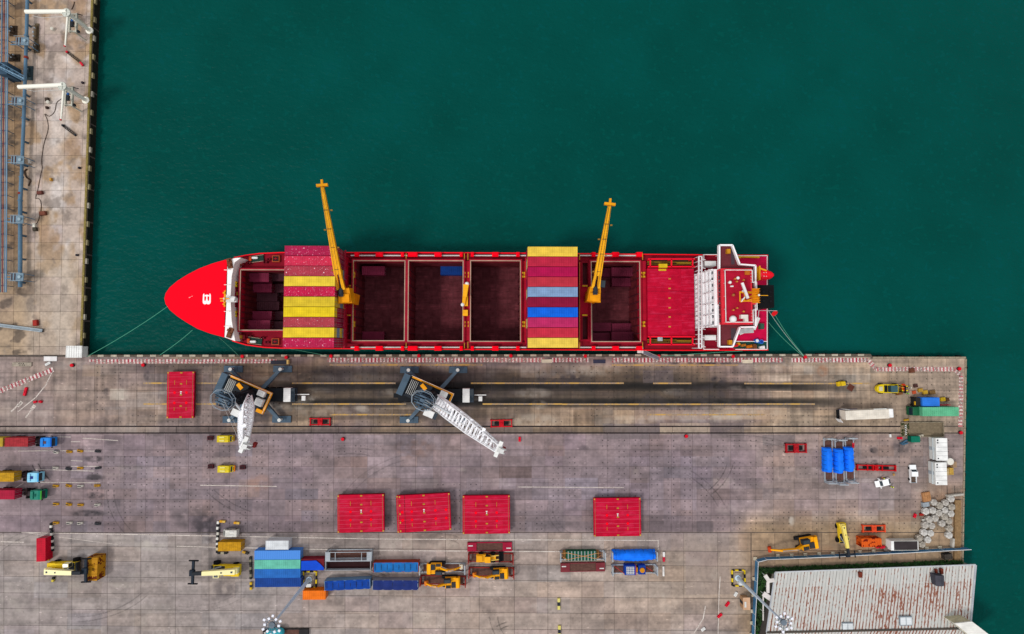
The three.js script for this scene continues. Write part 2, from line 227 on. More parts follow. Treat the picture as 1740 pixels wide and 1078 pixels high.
  for (let k = 0; k < 70; k++) stain(rr(440, 1330), rr(628, 700), rr(8, 46), rr(3, 11), rnd() < 0.72 ? oil : pale, rr(0.12, 0.45));
  for (let k = 0; k < 90; k++) stain(rr(20, 1600), rr(742, 900), rr(5, 36), rr(3, 13), rnd() < 0.75 ? soot : pale, rr(0.08, 0.28));
  for (let k = 0; k < 40; k++) stain(rr(-20, 480), rr(612, 722), rr(6, 40), rr(3, 12), rnd() < 0.7 ? soot : pale, rr(0.1, 0.3));
  // paired lifting holes cast into the panels
  const dot = (u, v, s = 0.75) => { const [x, z] = xz(u, v), i = Math.round((x - QX0) / (QX1 - QX0) * QW), j = Math.round((z - QZ0) / (QZ1 - QZ0) * QH); for (let b = 0; b < 2; b++) for (let a = 0; a < 2; a++) { const I = i + a, J = j + b; if (I >= 0 && I < QW && J >= 0 && J < QH) for (let c = 0; c < 3; c++) buf[(J * QW + I) * 3 + c] *= 1 - s * 0.6; } };
  for (let v = 748; v < 903; v += 9.4) for (let u = 150; u < 1630; u += 28) { if (fbm(u / 160 + 3, v / 50, 2) < 0.43) continue; dot(u + 5, v, rr(0.3, 0.9)); dot(u + 14, v, rr(0.3, 0.9)); }
  for (let v = 622; v < 722; v += 10.5) for (let u = 160; u < 1630; u += 30) { if (fbm(u / 120 + 9, v / 40, 2) < 0.5) continue; dot(u + 4, v, rr(0.3, 0.8)); dot(u + 13, v, rr(0.3, 0.8)); }
  // curved tyre marks of the turning machines
  for (let k = 0; k < 30; k++) { const lowYard = k < 16, cu = lowYard ? rr(-40, 1300) : rr(100, 1600), cv = lowYard ? rr(930, 1100) : rr(740, 910), R = rr(40, 190), a0 = rnd() * 6.28, span = rr(0.3, 1.3), s = rr(0.015, 0.045), gap = rr(9, 15); for (const q of [0, gap]) for (let t = 0; t < 1; t += 0.35 / R) { const a = a0 + span * t, u = cu + (R + q) * Math.cos(a), v = cv + (R + q) * Math.sin(a) * 0.7; if (v < 739 || (v < 905) === lowYard) continue; const [x, z] = xz(u, v), i = Math.round((x - QX0) / (QX1 - QX0) * QW), j = Math.round((z - QZ0) / (QZ1 - QZ0) * QH); for (let b = 0; b < 2; b++) for (let c = 0; c < 2; c++) { const I = i + b, J = j + c; if (I >= 0 && I < QW && J >= 0 && J < QH && rnd() < 0.3 + 0.4 * vnoise(u / 9, v / 9)) for (let m = 0; m < 3; m++) buf[(J * QW + I) * 3 + m] *= 1 - s; } } }
  // litter and chips
  for (let k = 0; k < 9000; k++) { const i = (rnd() * QW) | 0, j = (rnd() * QH) | 0, q = rnd(), f = q < 0.6 ? rr(0.66, 0.9) : rr(1.08, 1.3); const len = q > 0.9 ? 4 : 1; for (let a = 0; a < len; a++) { const I = Math.min(QW - 1, i + a); for (let c = 0; c < 3; c++) buf[(j * QW + I) * 3 + c] *= f; } }
  for (let k = 0; k < QW * QH; k++) for (let c = 0; c < 4; c++) d[k * 4 + c] = c < 3 ? Math.max(0, Math.min(255, buf[k * 3 + c])) : 255;
  return wrapTex(d, QW, QH, true, 1, 1, THREE.ClampToEdgeWrapping);
})();
const pierTex = tex(PW, PH, (i, j) => {
  const x = PX0 + (PX1 - PX0) * (i + 0.5) / PW, z = PZ0 + (PZ1 - PZ0) * (j + 0.5) / PH, [u, v] = uvOf(x, z);
  const n1 = fbm(x / 9 + 3, z / 9, 4), n2 = fbm(x / 2 + 60, z / 2, 4), n3 = fbm(x / 0.5, z / 0.5, 2), n4 = fbm(x / 5 + 30, z / 6 + 11, 4);
  let c = [mix(172, 190, n1), mix(155, 174, n1), mix(143, 163, n1)];
  const tanw = Math.max(ss(60, 30, u), ss(0.5, 0.66, n4) * 0.8, Math.exp(-(((u - 118) / 16) ** 2 + ((v - 243) / 22) ** 2)) * 0.9); c = c.map((q, k) => mix(q, [150, 118, 82][k], tanw * 0.75));
  const pl = ss(78, 92, u) * ss(130, 110, u) * ss(0.4, 0.56, n1); c = c.map((q, k) => mix(q, [202, 194, 190][k], pl * 0.7));
  const low = ss(400, 470, v); c = c.map((q, k) => mix(q, [168, 150, 130][k], low * 0.6));
  const sp = ss(0.6, 0.74, fbm(x / 3 + 140, z / 4, 5)); c = c.map((q, k) => mix(q, [112, 100, 92][k], sp * 0.5)); const dk = ss(0.56, 0.72, fbm(x / 4 + 80, z / 3, 4)) * ss(70, 30, u); c = c.map((q, k) => mix(q, [88, 76, 66][k], dk * 0.8));
  const f = 1 + (n2 - 0.5) * 0.3 + (n3 - 0.5) * 0.16; return c.map((q) => q * f);
}, { wrap: THREE.ClampToEdgeWrapping });
const slabMats = (map) => [[1, 1, 1], [0.93, 0.92, 0.93], [1.05, 1.04, 1.02], [0.97, 0.95, 0.99], [0.88, 0.87, 0.88], [1.02, 0.98, 0.94]].map((c) => new THREE.MeshStandardMaterial({ color: new THREE.Color().setRGB(...c.map((q) => Math.min(1, q * 0.95))), map, roughness: 0.94 }));
const quayMats = slabMats(quayTex), pierMats = slabMats(pierTex);
function paving(name) { const g = new THREE.Group(); g.name = numbered(name); g.userData = { kind: 'structure' }; scene.add(g); return g; }
function slab(parent, poly, m, rect, pname = 'slab') { // poly: world [x, z] corners
  const cx = poly.reduce((s, p) => s + p[0], 0) / poly.length, cz = poly.reduce((s, p) => s + p[1], 0) / poly.length;
  const top = rr(-0.006, 0.006);
  const g = pr(poly.map(([x, z]) => [x - cx, z - cz]), -0.115, 0), p = g.attributes.position, uv = new Float32Array(p.count * 2);
  for (let i = 0; i < p.count; i++) { uv[2 * i] = (p.getX(i) + cx - rect[0]) / (rect[1] - rect[0]); uv[2 * i + 1] = (p.getZ(i) + cz - rect[2]) / (rect[3] - rect[2]); }
  g.setAttribute('uv', new THREE.BufferAttribute(uv, 2));
  const o = shade(new THREE.Mesh(g, m)); o.name = pname; o.position.set(cx, top, cz); parent.add(o); return o;
}
const QR = [QX0, QX1, QZ0, QZ1], PR = [PX0, PX1, PZ0, PZ1];
const pick = (a) => a[Math.floor(rnd() * a.length)];
const toneOf = (mats) => { const q = rnd(); return mats[q < 0.5 ? 0 : q < 0.62 ? 1 : q < 0.74 ? 2 : q < 0.86 ? 3 : q < 0.93 ? 4 : 5]; };
function gridSlabs(parent, us, vs, gap, mats, rect, vOf = (u, v) => v) {
  for (let a = 0; a + 1 < us.length; a++) for (let b = 0; b + 1 < vs.length; b++) {
    const g = gap / 2; slab(parent, [xz(us[a] + g, vOf(us[a], vs[b]) + g), xz(us[a + 1] - g, vOf(us[a + 1], vs[b]) + g), xz(us[a + 1] - g, vOf(us[a + 1], vs[b + 1]) - g), xz(us[a] + g, vOf(us[a], vs[b + 1]) - g)], toneOf(mats), rect);
  }
}
const range = (a, b, n) => Array.from({ length: n + 1 }, (_, k) => a + (b - a) * k / n);
const jit = (arr, s) => arr.map((q, i) => (i === 0 || i === arr.length - 1 ? q : q + rr(-s, s)));
{
  const ap = paving('quay_apron');
  gridSlabs(ap, [-110, ...jit(range(-40, 1480, 45), 5)], jit([606.5, 634, 664, 697, 724], 0), 0.38, quayMats, QR);
  gridSlabs(ap, range(1480, 1640.5, 5), [609.5, 634, 664, 697, 724], 0.4, quayMats, QR);
  gridSlabs(ap, [-110, ...jit(range(-40, 1536, 28), 8)], [725.8, 735.4], 0.6, quayMats, QR);
  gridSlabs(ap, range(1560, 1640, 2), [725.4, 735.6], 0.7, quayMats, QR);
  const yd = paving('container_yard');
  gridSlabs(yd, [-110, ...jit(range(-40, 1638, 47), 4)], [737.2, 765, 793, 821, 849, 877, 905], 0.36, quayMats, QR);
  const st = paving('storage_yard');
  gridSlabs(st, [-110, ...jit(range(-50, 1276, 23), 2)], [905.8, 933, 958, 985, 1013, 1040, 1068, 1100, 1135], 0.55, quayMats, QR, (u, v) => v + (v > 920 ? (u - 640) * 0.008 : 0));
  gridSlabs(st, range(1277, 1636, 9), [905.8, 936, 985], 0.75, quayMats, QR);
  const pi = paving('west_pier');
  const lean = (v) => 160 - v * 0.0345;               // the pier's water edge
  const vs = []; for (let v = -60; v < 590; v += 29.5) vs.push(v); vs.push(603.4);
  for (let b = 0; b + 1 < vs.length; b++) { const us = [-118, -60, -12, 22, 56, 66, 100, 128, 137]; for (let a = 0; a + 1 < us.length; a++) { const L = (u, v) => u + (u > 0 ? (lean(v) - 139) * Math.min(1, u / 137) : 0);
    slab(pi, [xz(L(us[a], vs[b]) + 0.22, vs[b] + 0.22), xz(L(us[a + 1], vs[b]) - 0.22, vs[b] + 0.22), xz(L(us[a + 1], vs[b + 1]) - 0.22, vs[b + 1] - 0.22), xz(L(us[a], vs[b + 1]) + 0.22, vs[b + 1] - 0.22)], toneOf(pierMats), PR); } }
  // coping along the pier and the quay, with fenders below it
  const cop = paving('quay_coping'), cm = mat(0xa89a84, { rough: 0.95, map: 'grain' }), cm2 = mat(0x9a8a50, { rough: 0.95, map: 'grain' });
  baseOf.set(cop, ORIGIN);
  const run = (u0, v0, u1, v1, n, m, w, hgt = 0.14) => { for (let k = 0; k < n; k++) { const a = at(mix(u0, u1, k / n), mix(v0, v1, k / n), 0), b = at(mix(u0, u1, (k + 1) / n), mix(v0, v1, (k + 1) / n), 0); const d = b.clone().sub(a).normalize(); part(cop, 'coping_block', bar(a.addScaledVector(d, 0.06).setY(hgt / 2 - 0.12), b.addScaledVector(d, -0.06).setY(hgt / 2 - 0.12), w, hgt + 0.24), Array.isArray(m) ? m[k % 2] : m); } };
  run(143, 605, 1480, 603.6, 120, [mat(0xcabfab, { rough: 0.95, map: 'grain' }), mat(0x6e6256, { rough: 0.95, map: 'grain' })], 0.55, 0.1); run(1483, 608, 1641, 608, 9, cm, 0.5, 0.2); run(1641.2, 610, 1635.6, 964, 24, cm, 0.4, 0.2); run(158, -40, 137.5, 600, 34, cm2, 0.55, 0.22);
  const fen = (p, ax) => part(cop, 'fender', [(() => { const g = clean(new THREE.TorusGeometry(0.5, 0.26, 8, 14)); g.rotateY(ax); g.translate(p.x, -0.75, p.z); return g; })()], M.tyre);
  for (let k = 0; k < 20; k++) { const v = -30 + k * 31.6, p = at(160.8 - v * 0.0345, v, 0); part(cop, 'fender', [bx(p.x, -0.3, p.z, 0.5, 0.7, 1.5)], mat(k % 3 ? 0x9a8f6e : 0xb8b0a0, { map: 'grain' })); }
  for (const u of [200, 232, 300, 350, 420, 470]) fen(at(u, 603, 0), 0);
  for (const u of [1392, 1403, 1420, 1436, 1444, 1462]) fen(at(u, 601.8, 0), 0);
  for (const u of [1486, 1496, 1510, 1537, 1570, 1600, 1632]) fen(at(u, 605.6, 0), 0);
  for (let v = 625; v < 960; v += 26) fen(at(1644.4 - (v - 607) * 0.017, v, 0), Math.PI / 2);
}
{ // crane rails in their slots
  const rails = thing('rail_track', 'pair of dark crane rails sunk in the quay between apron and yard', 'rail', at(740, 731, 0));
  for (const v of [724.9, 736.3]) part(rails, 'rail', [bar(at(-110, v, -0.03), at(v < 730 ? 1532 : 1536, v, -0.03), 0.16, 0.12), bar(at(-110, v, -0.08), at(1534, v, -0.08), 0.5, 0.06)], mat(0x2b2528, { rough: 0.7, metal: 0.3 }));
}
{ // painted markings: thin sheets 4 mm above the paving
  const marks = paving('painted_markings'); baseOf.set(marks, ORIGIN);
  const worn = (base, wearLo, cut, scale, pat) => tex(512, 64, (x, y) => { const b = pat(x, y), n = fbm(x / 7 * scale, y / 7, 4), L = fbm(x / 60, 3.3, 2); return n + wearLo * (L - 0.5) > cut ? [134, 120, 112] : b; }, { rx: 1, ry: 1 });
  const stripe = (x, y) => ((x / 16) & 1 ? [216, 200, 196] : [158, 44, 62]);
  const stripeMat = new THREE.MeshStandardMaterial({ roughness: 0.9, map: worn(0, 0.7, 0.55, 1, stripe) });
  const stripeMatPale = new THREE.MeshStandardMaterial({ roughness: 0.9, map: worn(0, 0.5, 0.52, 1, (x, y) => ((x / 16) & 1 ? [214, 196, 190] : [176, 92, 96])) });
  const yel = new THREE.MeshStandardMaterial({ roughness: 0.9, map: worn(0, 0.8, 0.53, 2, () => [188, 148, 76]) });
  const wht = new THREE.MeshStandardMaterial({ roughness: 0.9, map: worn(0, 0.4, 0.60, 2, () => [206, 196, 188]) });
  const band = (pts, w, m, name, period) => { for (let k = 0; k + 1 < pts.length; k++) { const a = at(...pts[k], 0), b = at(...pts[k + 1], 0), d = b.clone().sub(a), L = d.length(); d.normalize(); const n = V(-d.z, 0, d.x).multiplyScalar(w / 2);
    const c = a.clone().add(b).multiplyScalar(0.5), q = [a.clone().add(n), b.clone().add(n), b.clone().sub(n), a.clone().sub(n)].map((p) => p.sub(c));
    const g = new THREE.BufferGeometry(); g.setAttribute('position', new THREE.Float32BufferAttribute([0, 1, 2, 0, 2, 3].flatMap((i) => [q[i].x, 0, q[i].z]), 3)); g.setAttribute('normal', new THREE.Float32BufferAttribute(Array(6).fill([0, 1, 0]).flat(), 3));
    const o0 = rnd(); g.setAttribute('uv', new THREE.Float32BufferAttribute([0, 1, 2, 0, 2, 3].flatMap((i) => [(i === 0 || i === 3 ? 0 : L / period) + o0, i < 2 ? 0 : 1]), 2));
    const o = new THREE.Mesh(g, m); o.receiveShadow = true; o.castShadow = false; o.name = name; o.position.copy(c).setY(0.0135); marks.add(o); } };
  m: {
    const P = 16 * 1.0;                                   // 16 pairs of blocks per texture repeat
    for (const [a, b, m, w] of [[150, 300, stripeMat, 0.75], [300, 470, stripeMat, 0.75], [556, 700, stripeMat, 1.25], [700, 812, stripeMat, 1.25], [815, 925, stripeMatPale, 1.25], [938, 1000, stripeMat, 1.25], [1040, 1120, stripeMat, 1.25], [1120, 1240, stripeMat, 1.25], [1240, 1330, stripeMat, 1.25], [1345, 1476, stripeMat, 1.25]]) band([[a, w < 1 ? 613.3 : 612.2], [b, w < 1 ? 612.9 : 612.2]], w, m, 'hazard_stripe', P);
    band([[160, 617], [460, 616]], 0.5, stripeMatPale, 'hazard_stripe', P);
    band([[1476, 612.5], [1489, 627.6], [1622, 627.6], [1633.5, 638], [1632.5, 726]], 1.25, stripeMatPale, 'hazard_stripe', P);
    band([[-60, 688], [0, 664.5], [90, 628]], 1.35, stripeMat, 'hazard_stripe', P);
    for (const [u0, u1, v] of [[243, 283, 651.5], [331, 382, 651.5], [243, 283, 687], [331, 372, 687], [496, 672, 651.5], [496, 690, 687], [800, 880, 651.5], [880, 1060, 651.5], [1110, 1175, 651.7], [1265, 1482, 652], [820, 955, 687], [955, 1120, 687.4], [1120, 1270, 687.4], [1270, 1385, 687], [560, 820, 620.5], [1040, 1255, 620.8], [560, 700, 705], [1100, 1300, 705]]) band([[u0, v], [u1, v]], 0.42, yel, 'guide_line', 20);
    band([[40, 905.5], [300, 910], [640, 916.4], [1120, 919]], 0.22, wht, 'bay_line', 26); band([[1118.5, 919], [1118.5, 935]], 0.2, wht, 'bay_line', 20); band([[300, 929], [640, 936], [960, 938]], 0.22, wht, 'bay_line', 26);
    band([[90, 628], [78, 654], [60, 676], [30, 700]], 0.25, wht, 'turning_line', 20); band([[0, 921], [40, 922]], 0.25, wht, 'bay_line', 20); band([[36, 905], [200, 926]], 0.12, wht, 'bay_line', 20);
    for (const [a, b, c, e] of [[45, 742, 120, 743], [60, 766, 160, 767], [30, 767, 120, 766], [120, 751, 136, 751], [62, 820, 170, 821], [120, 793, 168, 793], [25, 830, 40, 821], [60, 798, 160, 801], [120, 783, 140, 784], [140, 745, 200, 749]]) band([[a, b], [c, e]], 0.16, wht, 'bay_line', 20);
    band([[18, 700], [36, 684]], 0.4, wht, 'arrow_shaft', 20); band([[43, 710], [55, 694]], 0.35, wht, 'arrow_shaft', 20); band([[29, 691], [37, 683]], 0.9, wht, 'arrow_head', 20); band([[53, 696], [59, 689]], 0.9, wht, 'arrow_head', 20);
    band([[1224, 980], [1222, 1010], [1220, 1090]], 0.22, wht, 'bay_line', 20); band([[1199, 1030], [1195, 1052], [1180, 1076]], 0.3, wht, 'turning_line', 20);
    band([[340, 825], [470, 827]], 0.2, wht, 'bay_line', 20); band([[880, 828], [1060, 829]], 0.18, wht, 'bay_line', 20);
  }
}

// ---------------------------------------------------------------- the container ship
function scuffed(color, pale) { // sheet steel paint rubbed pale in streaks where loads have slid
  const c = new THREE.Color(color).convertLinearToSRGB(), q = new THREE.Color(pale).convertLinearToSRGB();
  const map = tex(512, 512, (x, y) => { const a = fbm(x / 90, y / 9, 4), b = fbm(x / 40 + 9, y / 40, 4), d = fbm(x / 6, y / 6 + 40, 2), f = 0.88 + 0.22 * b + 0.06 * (d - 0.5), t = Math.max(0, Math.min(0.75, (a - 0.52) * 3.2 + (b - 0.5) * 0.9)); return [0, 1, 2].map((k) => mix([c.r, c.g, c.b][k] * f, [q.r, q.g, q.b][k], t * 0.5) * 255); }, { rx: 1 / 16, ry: 1 / 16 });
  return new THREE.MeshPhysicalMaterial({ map, roughness: 0.65, specularIntensity: 0.18 });
}
const RED = mat(0xb80a2a, { rough: 0.55 }), REDB = mat(0xf4041f, { rough: 0.85, map: 'none', spec: 0.12 }), MAROON = mat(0x6d1a2a, { rough: 0.75 }), DECKR = mat(0x8c1026, { rough: 0.7 }), TRIM = mat(0xb79a86, { rough: 0.7 }), YEL = mat(0xf8ae1c, { rough: 0.5 }), HOLD = mat(0x7c3e48, { rough: 0.9, map: 'plates' }), HOLDW = mat(0x8c3440, { rough: 0.85, map: 'plates' }), COVER = scuffed(0xb4042c, 0xcc5068);
const DK = 9, CO = 11.6, FC = 12.6;                     // main deck, hatch coaming, forecastle: metres above the quay
const ship = thing('container_ship', 'red geared container ship moored along the quay with open holds', 'ship', at(800, 510, -2.5).setY(-2.5));
const stackL = at(482, 500, 22).x, stackR = at(897, 500, 22).x;
{
  const foreN = [[281, 508], [283, 499], [290, 489], [303, 478], [320, 467.3], [340, 457], [362, 448.6], [387, 441.4]], foreS = [[283, 517], [290, 527], [303, 538], [318, 548], [337, 559], [358, 567], [382, 573.6]];
  const mainN = [[399, 438.6], [420, 434.4], [442, 431.6], [480, 430], [700, 430], [900, 431], [1090, 433], [1200, 434], [1304, 434.5]], mainS = [[396, 579.5], [420, 586.5], [450, 590.5], [482, 592], [700, 593.5], [900, 594.5], [1090, 595.3], [1200, 595.6], [1304, 595]];
  const P2 = (l, h) => l.map(([u, v]) => at(u, v, h));
  const N = [...P2(foreN, FC), ...P2(mainN, DK)], S = [P2([foreN[0]], FC)[0], ...P2(foreS, FC), ...P2(mainS, DK)];
  const zc = at(800, 511.5, DK).z, xt = N[0].x;
  const low = (p, y) => { const t = Math.min(1, Math.max(0, (p.x - xt) / 26)), e = t * t * (3 - 2 * t), d = y < -2 ? 1 : 0.5; return V(p.x + (1 - e) * 7 * d, y, zc + (p.z - zc) * (1 - (1 - e) * 0.55 * d)); };
  const pos = [], tri = (a, b, c) => pos.push(a.x, a.y, a.z, b.x, b.y, b.z, c.x, c.y, c.z), quad = (a, b, c, d) => { tri(a, b, c); tri(a, c, d); };
  const bul = (p) => V(p.x, p.y + 0.55, p.z);
  const side = (L) => { for (let i = 0; i + 1 < L.length; i++) { const rows = [[bul(L[i]), bul(L[i + 1])], [low(L[i], 5), low(L[i + 1], 5)], [low(L[i], -2.6), low(L[i + 1], -2.6)], [low(L[i], -9), low(L[i + 1], -9)]]; for (let k = 0; k < 3; k++) quad(rows[k][0], rows[k][1], rows[k + 1][1], rows[k + 1][0]); } };
  side(N); side(S);
  const a = N[N.length - 1], b = S[S.length - 1]; quad(bul(a), bul(b), V(b.x, -9, b.z), V(a.x, -9, a.z));
  const g = new THREE.BufferGeometry(); g.setAttribute('position', new THREE.Float32BufferAttribute(pos, 3)); g.computeVertexNormals();
  const hull = part(ship, 'hull', g, mat(0xd8061f, { rough: 0.7, spec: 0.15 }));
  for (const L of [N, S]) part(hull, 'bulwark_rail', L.slice(8).slice(0, -1).map((p, i) => bar(bul(p), bul(L[i + 9] ?? p), 0.28, 0.12)), mat(0xf0081f, { map: 'none', rough: 0.5 }));
  // forecastle: clear red foredeck
  const fd = part(ship, 'foredeck', pr([...P2(foreN, FC), ...P2(foreS, FC).reverse()].map((p) => [p.x, p.z]), FC + 0.3, FC + 0.56), REDB);
  { // white horned emblem painted on the foredeck
    const c = at(351, 508, FC + 0.58);
    const half = [[0, -1.08], [0.35, -1.0], [0.6, -0.78], [0.66, -1.3], [0.8, -1.34], [0.98, -1.02], [1.02, 0.6], [0.96, 1.1], [0.66, 1.4], [0.3, 1.42], [0, 1.26]], outer = [...half, ...half.slice(1, -1).reverse().map(([x, y]) => [-x, y])];
    const k1 = [[0.16, -0.62], [0.64, -0.62], [0.62, 0.45], [0.32, 0.58], [0.16, 0.0]], k2 = k1.map(([x, y]) => [-x, y]).reverse();
    const rot = (l) => l.map(([x, z]) => [c.x + x, c.z + z]);
    part(fd, 'painted_emblem', pr(rot(outer), FC + 0.565, FC + 0.575, [rot(k1), rot(k2)]), mat(0xf6f2f0, { map: 'none' }));
    part(fd, 'name_lettering', [bx(at(324, 506, FC).x, FC + 0.575, at(324, 506, FC).z, 0.5, 0.02, 0.12, 0.5), bx(at(328, 504, FC).x, FC + 0.575, at(328, 504, FC).z, 0.3, 0.02, 0.1, 0.4)], mat(0xe9b9b9, { map: 'none' }));
  }
  // breakwater of white plating behind it
  const wb = [[386, 441.5], [399.5, 438.6], [409, 438], [398, 446], [393, 470], [391, 508], [393, 545], [399, 580], [391, 577], [381, 573.4], [383, 540], [384.5, 508], [385.5, 470]].map(([u, v]) => xz(u, v, FC + 1));
  part(ship, 'breakwater', [pr(wb, DK, FC + 0.9), ...[460, 485, 530, 555].map((v) => bx(at(389, v, FC).x, FC + 1.1, at(389, v, FC).z, 1.4, 0.4, 0.1))], mat(0xf6f2f0, { map: 'none' }));
  // main deck with the hold openings
  const holds = [[409, stackL, 459, 561], [601, 686.5, 443.5, 579], [694.5, 786, 443.5, 579.5], [800, 884, 443.5, 580], [1005, 1088, 445, 580.5]].map(([u0, u1, v0, v1], i) => { const a = at(u0, v0, CO), b = at(i ? u1 : 500, v1, CO); return { x0: a.x, x1: i ? b.x : u1 - 0.3, z0: a.z, z1: b.z }; });
  const ring = [...N.slice(7), ...S.slice(7).reverse()].map((p) => [p.x, p.z]);
  const deckHoles = holds.map((h) => [[h.x0, h.z0], [h.x1, h.z0], [h.x1, h.z1], [h.x0, h.z1]]);
  part(ship, 'main_deck', pr(ring, DK - 0.4, DK, deckHoles), DECKR);
  holds.forEach((h, i) => {
    const { x0, x1, z0, z1 } = h, c = part(ship, 'hatch_coaming', [bb(x0 - 0.5, x0, DK, CO, z0 - 0.5, z1 + 0.5), bb(x1, x1 + 0.5, DK, CO - 0.004, z0 - 0.5, z1 + 0.5), bb(x0, x1, DK, CO - 0.002, z0 - 0.5, z0), bb(x0, x1, DK, CO - 0.002, z1, z1 + 0.5)], mat(0xa3152e));
    part(c, 'coaming_rim', [bb(x0 - 0.16, x0 + 0.06, CO, CO + 0.09, z0 - 0.16, z1 + 0.16), bb(x1 - 0.06, x1 + 0.16, CO, CO + 0.09, z0 - 0.16, z1 + 0.16), bb(x0, x1, CO, CO + 0.085, z0 - 0.16, z0 + 0.06), bb(x0, x1, CO, CO + 0.085, z1 - 0.06, z1 + 0.16)], TRIM);
    const f = -1.2, hd = part(ship, 'cargo_hold', [bb(x0 - 0.3, x1 + 0.3, f - 0.3, f, z0 - 0.3, z1 + 0.3)], HOLD);
    part(hd, 'hold_wall', [bb(x0 - 0.3, x0 - 0.02, f, DK - 0.42, z0 - 0.3, z1 + 0.3), bb(x1 + 0.02, x1 + 0.3, f, DK - 0.42, z0 - 0.3, z1 + 0.3), bb(x0, x1, f, DK - 0.42, z0 - 0.3, z0 - 0.02), bb(x0, x1, f, DK - 0.42, z1 + 0.02, z1 + 0.3)], HOLDW);
    const ribs = []; for (let k = 1; k < 10; k++) { const z = z0 + (z1 - z0) * k / 10; ribs.push(z); } for (const x of [x0 + 0.12, x1 - 0.12]) for (const z of ribs) part(hd, 'cell_guide', bb(x - 0.12, x + 0.12, f, CO - 0.8, z - 0.12, z + 0.12), mat(0x5b2430));
    const seams = []; for (let k = 1; k < 4; k++) { const x = x0 + (x1 - x0) * k / 4; seams.push(bb(x - 0.06, x + 0.06, f, f + 0.02, z0, z1)); } for (let k = 1; k < 6; k++) { const z = z0 + (z1 - z0) * k / 6; seams.push(bb(x0, x1, f, f + 0.018, z - 0.05, z + 0.05)); } part(hd, 'floor_seam', seams, mat(0x5a2c30));
  });
  // hatch covers beneath the two deck stacks and the closed one aft
  const sN = at(500, 417, 22).z, sS = at(500, 592, 22).z;
  for (const sx of [stackL, stackR]) part(ship, 'hatch_cover', [bb(sx - 0.2, sx + 12.5, DK, CO - 0.05, sN + 1.2, sS - 1.2)], RED);
  for (const sx of [stackL, stackR]) for (let k = 0; k < 10; k++) { const z = sN + (sS - sN) * (k + 0.5) / 10; part(ship, 'lashing_bridge', [bb(sx + 12.75, sx + 13.05, DK, 15.2, z - 0.09, z + 0.09), bb(sx + 12.7, sx + 13.1, 15.2, 15.34, z - 1.2, z + 1.2)], mat(0x9a1a30)); }
  { const a = at(1100, 456.5, 12), b = at(1181, 573, 12); const hc = part(ship, 'hatch_cover', [bb(a.x, b.x, DK, 12, a.z, b.z)], COVER);
    for (const v of [474, 490.5, 506.8, 523.2, 539, 555.5]) { const p = at(1138, v, 12); part(hc, 'lifting_socket', [bx(p.x, 12.03, p.z, 0.6, 0.06, 0.35)], mat(0xc98a3a)); }
    const rl = []; for (const z of [(a.z * 2 + b.z) / 3, (a.z + b.z * 2) / 3]) rl.push(bb(a.x, b.x, 12, 12.03, z - 0.04, z + 0.04)); part(hc, 'panel_joint', rl, mat(0x8a0c2a)); }
  // cross decks: dark side wells, yellow twist-lock racks, red lashing boxes on the ship's sides, pipes
  for (const [u0, u1] of [[586, 598], [988.5, 1000.5]]) for (const [v0, v1] of [[445, 485], [537, 578]]) { const a = at(u0, v0, CO - 0.6), b = at(u1, v1, CO - 0.6); const w = part(ship, 'access_well', [bb(a.x, a.x + 0.2, DK, CO - 0.6, a.z, b.z), bb(b.x - 0.2, b.x, DK, CO - 0.6, a.z, b.z), bb(a.x + 0.2, b.x - 0.2, DK, CO - 0.604, a.z, a.z + 0.2), bb(a.x + 0.2, b.x - 0.2, DK, CO - 0.604, b.z - 0.2, b.z)], mat(0x97142a));
    part(w, 'well_floor', [bb(a.x + 0.2, b.x - 0.2, DK, DK + 0.04, a.z + 0.2, b.z - 0.2)], mat(0x5a2028)); part(w, 'yellow_step', [bb(a.x + 0.1, b.x - 0.3, CO - 0.6, CO - 0.45, v0 < 500 ? b.z : a.z - 0.35, v0 < 500 ? b.z + 0.35 : a.z)], mat(0xd8a820)); }
  for (const [u0, u1] of [[582, 600], [687.5, 693.5], [787, 799], [885, 897], [984, 1004], [1089, 1099]]) { const a = at(u0, 444, CO - 0.9), b = at(u1, 579, CO - 0.9); const wl = u0 === 582 ? [586, 598] : u0 === 984 ? [988.5, 1000.5] : null, hs = wl ? [[445, 485], [537, 578]].map(([v0, v1]) => { const p = at(wl[0], v0, CO - 0.6), q = at(wl[1], v1, CO - 0.6); return [[p.x + 0.02, p.z + 0.02], [q.x - 0.02, p.z + 0.02], [q.x - 0.02, q.z - 0.02], [p.x + 0.02, q.z - 0.02]]; }) : []; if (wl) { a.z = at(0, 443, CO - 0.9).z; b.z = at(0, 580, CO - 0.9).z; } part(ship, 'cross_deck', pr([[a.x, a.z], [b.x, a.z], [b.x, b.z], [a.x, b.z]], DK, CO - 0.9, hs), mat(0xb00e2c)); }
  for (const u of [600.5, 690.5, 789, 796.5, 887, 891, 1004.5, 1090, 1095]) for (const v of [467, 551]) { const p = at(u, v, CO); part(ship, 'twistlock_rack', [bx(p.x, CO - 0.5, p.z - 0.5, 0.5, 0.9, 0.45), bx(p.x, CO - 0.5, p.z + 0.5, 0.5, 0.9, 0.45), bx(p.x, CO - 0.8, p.z, 0.4, 0.2, 0.6)], mat(0xd09a1e)); }
  for (const [u0, u1] of [[602, 609], [638, 650], [681, 686], [693, 709], [738, 750], [781, 786], [800, 805], [836, 847], [877, 883], [1006, 1012], [1041, 1052], [1082, 1092]]) for (const v of [432.5, 592.2]) { const a = at(u0, v, 10.6), b = at(u1, v, 10.6); part(ship, 'lashing_box', [bb(a.x, b.x, DK, 10.6, a.z - 0.6, a.z + 0.6), bb(a.x + 0.2, b.x - 0.2, 10.6, 10.75, a.z - 0.3, a.z + 0.3)], REDB); }
